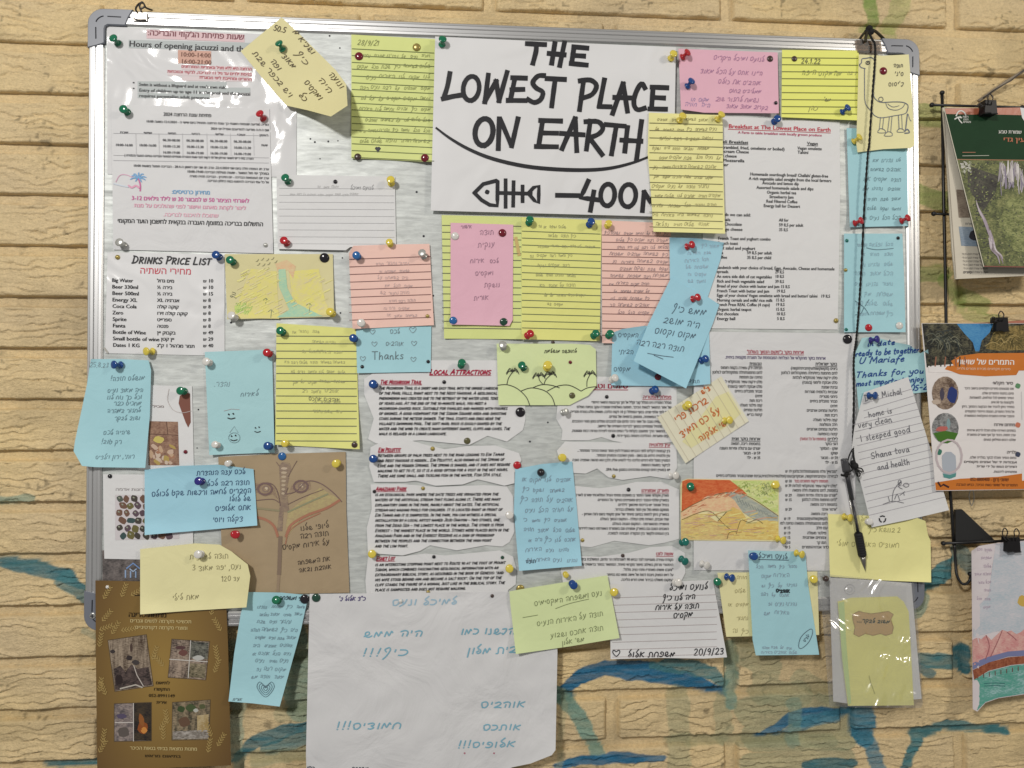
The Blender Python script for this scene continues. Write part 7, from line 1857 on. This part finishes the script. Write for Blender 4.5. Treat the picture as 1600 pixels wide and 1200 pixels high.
cov.stroke([(1492, 186), (1497, 183), (1503, 184), (1500, 182)], 2.0, WH, 'emblem'); cov.stroke([(1497, 184), (1500, 189), (1503, 192)], 1.8, WH, 'emblem')
cov.stroke([(1504, 238), (1524, 238)], .9, (.42, .18, .10), 'printed_text'); cov.stroke([(1504, 243.5), (1545, 243)], .8, (.5, .5, .42), 'printed_text'); cov.flush()
binder(1544, 169, .046, 22, 'black binder clip holding the green magazine to the top bar', ((-14, -4), (3, -19)))
# second leaflet
SH = S('pink_leaflet', 'edge of an orange pink leaflet behind the top of the orange dates flyer', 'leaflet', [(1513, 505), (1560, 503), (1650, 497), (1650, 560), (1513, 560)], .0250, paper_mat('pink_orange_print', (.46, .18, .12), .5, .05), wav=.0004, reg=False)
f2 = S('dates_flyer', 'flyer with palm photograph and orange brush banner, clipped to the rack at the right', 'flyer', [(1440, 505), (1540, 505), (1650, 505), (1650, 764), (1462, 767)], .0300, paper_mat('flyer_white', (.82, .78, .77), .45, .02), wav=.0012, angle=.6, step=11, thick=.0006)
f2.patch([(1441, 505.5), (1650, 505.5), (1650, 575), (1530, 572), (1480, 572), (1448, 574)], pencil_mat('palm_dark_photo', (.010, .012, .012), (.16, .15, .09), (90, 90, 90), 2.0, bias=(.42, .70)), name='photo')
f2.patch([(1495, 506), (1552, 506), (1546, 520), (1534, 532), (1530, 549), (1524, 549), (1520, 535), (1506, 520)], pencil_mat('photo_sky', (.03, .19, .46), (.09, .30, .54), (20, 20, 20)), k=2, name='photo')
f2.patch([(1556, 512), (1600, 508), (1650, 508), (1650, 545), (1560, 548), (1540, 545), (1548, 530)], pencil_mat('palm_gold_photo', (.05, .045, .012), (.34, .24, .08), (140, 140, 60), 2.0), k=1, name='photo')
rs = random.Random(4)
for i in range(80):
    a = rs.uniform(130, 410); c0 = (1478+rs.uniform(-14, 14), 532+rs.uniform(-8, 8)) if i < 46 else (1575+rs.uniform(-14, 18), 532+rs.uniform(-8, 8))
    L = rs.uniform(10, 24); x2, y2 = c0[0]+L*math.cos(R(a)), c0[1]-L*.75*math.sin(R(a))
    f2.stroke([c0, ((c0[0]+x2)/2, (c0[1]+y2)/2-4), (x2, y2+3)], 1.3, rs.choice([(.04, .05, .05), (.12, .13, .10), (.02, .025, .02), (.20, .20, .14)] if i < 46 else [(.24, .18, .06), (.05, .04, .01), (.40, .30, .12), (.12, .09, .03)]), 'palm_frond', smooth=True, taper=True)
f2.patch([(1450, 572), (1500, 568), (1520, 574), (1500, 582), (1452, 582)], paper_mat('flyer_white_b', (.82, .78, .77), .45, .02), k=3, name='torn_white_edge')
for i in range(8): f2.stroke([(1455+i*7.5, 558), (1455+i*7.5+rs.uniform(-2, 2), 572)], 2.0, (.30, .13, .08) if i % 2 else (.05, .04, .03), 'photo_trunk')
ORB = paper_mat('orange_brush', (.62, .19, .03), .45, .06)
f2.patch([(1500, 556), (1530, 552), (1650, 551), (1650, 578), (1592, 579), (1588, 586), (1540, 588), (1500, 585), (1486, 580), (1476, 577), (1480, 572), (1490, 571), (1486, 564)], ORB, k=4, name='orange_banner')
f2.text('התמרים של שושני', 1585, 570, 8.6, (.86, .82, .78), 'r', w=90); f2.text('סיורים חקלאיים מכירת תמרים גלריה', 1579, 578.5, 3.8, (.78, .66, .55), 'r', w=84, bold=False)
def circ(cx, cy, rx, ry, m, k=1): f2.patch([(cx+rx*math.cos(R(a)), cy+ry*math.sin(R(a))) for a in range(0, 360, 20)], m, k=k, name='round_photo', step=7)
circ(1477, 614, 21, 26, pencil_mat('grove_photo', (.10, .06, .04), (.44, .34, .26), (70, 70, 70)))
f2.blobs([(1488, 617, 8, 13, 0, ink((.02, .04, .18))), (1487, 603, 4, 4, 0, ink((.10, .06, .05))), (1472, 616, 3.6, 10, 0, ink((.07, .06, .09))), (1463, 628, 7, 4, 0, ink((.52, .42, .34)))], 'photo_person', k=4)
circ(1477, 669, 21, 24, pencil_mat('garden_photo', (.10, .10, .10), (.42, .42, .42), (80, 80, 80)))
f2.patch([(1458, 677), (1477, 673), (1497, 677), (1492, 687), (1480, 693), (1466, 689)], ink((.06, .17, .02)), k=4, name='round_photo')
f2.blobs([(1472, 670, 10, 4, -8, ink((.50, .14, .12))), (1482, 662, 3, 8, 0, ink((.25, .36, .38)))], 'photo_table', k=6)
f2.stroke(ell(1483, 713, 20, 26, 16), 3, (.56, .48, .50), 'print_swirl')
f2.patch([(1472, 722), (1472, 712), (1478, 706), (1486, 706), (1493, 712), (1494, 722), (1494, 744), (1486, 748), (1474, 746)], ink((.44, .48, .54)), k=3, name='window_emblem')
f2.patch([(1473, 740), (1484, 742), (1494, 739), (1493, 745), (1484, 748), (1475, 746)], ink((.10, .30, .28)), k=5, name='window_emblem'); f2.blobs([(1467, 706, 5, 5, 0, ink((.05, .20, .14)))], 'round_emblem', k=4)
TXC = (.10, .08, .08)
for t, x, y, w, h in (('סיור חקלאי', 1583, 601, 32, 5), ('אנו מבצעים סיורים חקלאיים בישוב כיכר', 1584, 609, 77, 3.8), ('סיום בחנות התמרים שלנו.', 1584, 616.5, 50, 3.8), ('הסיור מתאים לכל הגילאים, למשפחות', 1584, 623.5, 69, 3.8), ('ולקבוצות עד 50 איש.', 1584, 630.5, 36, 3.8), ('במחיר ניתן להכיר את הבקעה הסמוך, ניתן', 1585, 637.5, 82, 3.8), ('אל גידול התמרים, הצומח הייחודי המקומיים', 1585, 645, 77, 3.8), ('והסבר אודות התוצרת החקלאית המפוארת', 1585, 652, 78, 3.8),
   ('מתחם אירוח', 1586, 666, 33, 5), ('במתחם האירוח שלנו תוכלו לרכוש ארוחת', 1587, 674.5, 76, 3.8), ('ערב חמות, כיבוד קל ואף מוצרים מתוצרת', 1587, 681.5, 76, 3.8), ('שלנו: דבש וסילאן טעים', 1587, 689, 50, 3.8), ('גלריה', 1588, 709, 15, 5), ('בתום הסיור תוכלו לבקר בגלריה שלנו,', 1588, 717, 73, 3.8), ('ועבודות יד של אמנים מקומיים', 1589, 724, 83, 3.8), ('הציורים נעשו על ידי שרית', 1589, 731, 63, 3.8), ('ופתוחים ליהנות.', 1589, 739, 37, 3.8)):
    f2.text(t, x, y, h, TXC, 'r', w=w)
for y, c in ((603, (.12, .28, .14)), (664, (.60, .20, .12)), (710, (.06, .07, .12))): f2.blobs([(1590.5, y, 4.2, 4.2, 0, ink(c))], 'round_emblem', k=4)
f2.stroke([(1596, 612), (1597, 656)], .7, (.5, .48, .5), 'print_line')
f2.patch([(1461, 754), (1500, 748), (1560, 745), (1596, 740), (1650, 736), (1650, 763.5), (1462.5, 766)], ORB, k=2, name='orange_footer')
f2.text('שושני (רון) - 052-8800400', 1576, 752, 5.4, (.10, .03, .02), 'r', w=60); f2.text('התמרים של שושני נאות הכיכר, כביש הערבה', 1590, 760, 4.2, (.12, .04, .02), 'r', w=96)
f2.stroke([(1466, 754), (1470, 760), (1474, 757), (1482, 761)], 3, (.06, .02, .02), 'emblem'); f2.patch([(1597, 733), (1650, 732), (1650, 750), (1597, 751)], ink((.82, .78, .77)), k=4, name='white_panel')
f2.flush()
binder(1562, 507, .036, 22, 'black binder clip on the flyer with palm photograph', ((-10, -9), (2, -18)))
ring = empty('paper_clip', P(1519, 770, .024)); tag(ring, 'small steel wire clip hanging below the orange footer of the flyer', 'clip')
part('wire', tube_geo([P(*q) for q in catmull([(1517, 764, .026), (1514, 776, .024), (1518, 790, .022), (1522, 778, .024), (1520, 764, .026)], 4)], .0006, 6), plastic('steel_wire', (.4, .4, .38), .3, metal=.9), ring, True)
# painting
pa = S('watercolour_painting', 'watercolour of pink mountains, jetty and green water with a column of handwriting', 'painting', [(1518, 861), (1530, 853), (1560, 848), (1600, 845), (1650, 843), (1650, 1078), (1600, 1085), (1560, 1091), (1540, 1098), (1527, 1112), (1520, 1108), (1519, 980)], .0300, paper_mat('painting_paper', (.72, .66, .68), .6, .04), lifts=[(1545, 1060, -.7, .8, 60, .010), (1530, 860, -1, 0, 14, .004)], wav=.0018, angle=-2, step=10)
pa.patch([(1556, 850), (1600, 846), (1650, 844), (1650, 985), (1590, 990), (1560, 986), (1535, 992), (1521, 996), (1521, 955), (1545, 930), (1550, 890)], pencil_mat('sky_wash', (.46, .54, .60), (.66, .64, .68), (14, 14, 30)), name='painted_sky')
pa.patch([(1519.5, 1000), (1528, 996), (1533, 999), (1541, 992), (1549, 1000), (1566, 984), (1574, 987), (1580, 985), (1588, 991), (1596, 987), (1602, 981), (1620, 975), (1650, 985), (1650, 1024), (1596, 1018), (1560, 1024), (1520, 1040)], pencil_mat('mountain_wash', (.62, .26, .26), (.74, .48, .42), (60, 60, 60)), k=2, name='painted_mountains')
for l in ([(1541, 993), (1546, 1010), (1540, 1030)], [(1566, 985), (1560, 1000), (1548, 1026)], [(1574, 988), (1584, 996), (1588, 1000)]): pa.stroke(l, 1.2, (.38, .14, .15), 'painted_line', smooth=True)
pa.patch([(1520, 1036), (1545, 1026), (1575, 1018), (1650, 1012), (1650, 1022), (1575, 1026), (1545, 1035), (1520, 1046)], ink((.20, .22, .40)), k=4, name='painted_shore')
pa.patch([(1520, 1047), (1545, 1035), (1575, 1027), (1650, 1021), (1650, 1032), (1580, 1039), (1545, 1048), (1522, 1062)], pencil_mat('jetty_wash', (.22, .055, .025), (.40, .14, .07), (200, 60, 60)), k=4, name='painted_jetty')
pa.patch([(1522, 1062), (1545, 1049), (1580, 1040), (1650, 1033), (1650, 1077), (1600, 1084), (1560, 1090), (1540, 1097), (1527, 1110), (1523, 1090)], pencil_mat('water_wash', (.09, .36, .28), (.36, .56, .56), (16, 16, 60), c3=(.14, .38, .32)), k=3, name='painted_water')
for x in range(1528, 1600, 9): pa.stroke([(x, 1056-(x-1520)*.2), (x, 1062-(x-1520)*.2)], 1.2, (.16, .06, .05), 'painted_line')
for y in (1068, 1072): pa.stroke([(1538, y), (1555, y-1), (1570, y)], .9, (.03, .12, .14), 'painted_line')
pa.blobs([(1598, 939, 8, 9, 0, ink((.62, .42, .10)))], 'painted_sun', k=4)
for i in range(8): scribble(pa, 1524+(i % 3)*3, 1551-i*.4, 860+i*12.8, 4.6, (.26, .20, .26), .8, 300+i)
pa.flush()
binder(1580, 850, .034, 23, 'black binder clip with raised wire handles on the watercolour', ((-10, -22), (8, -21)))
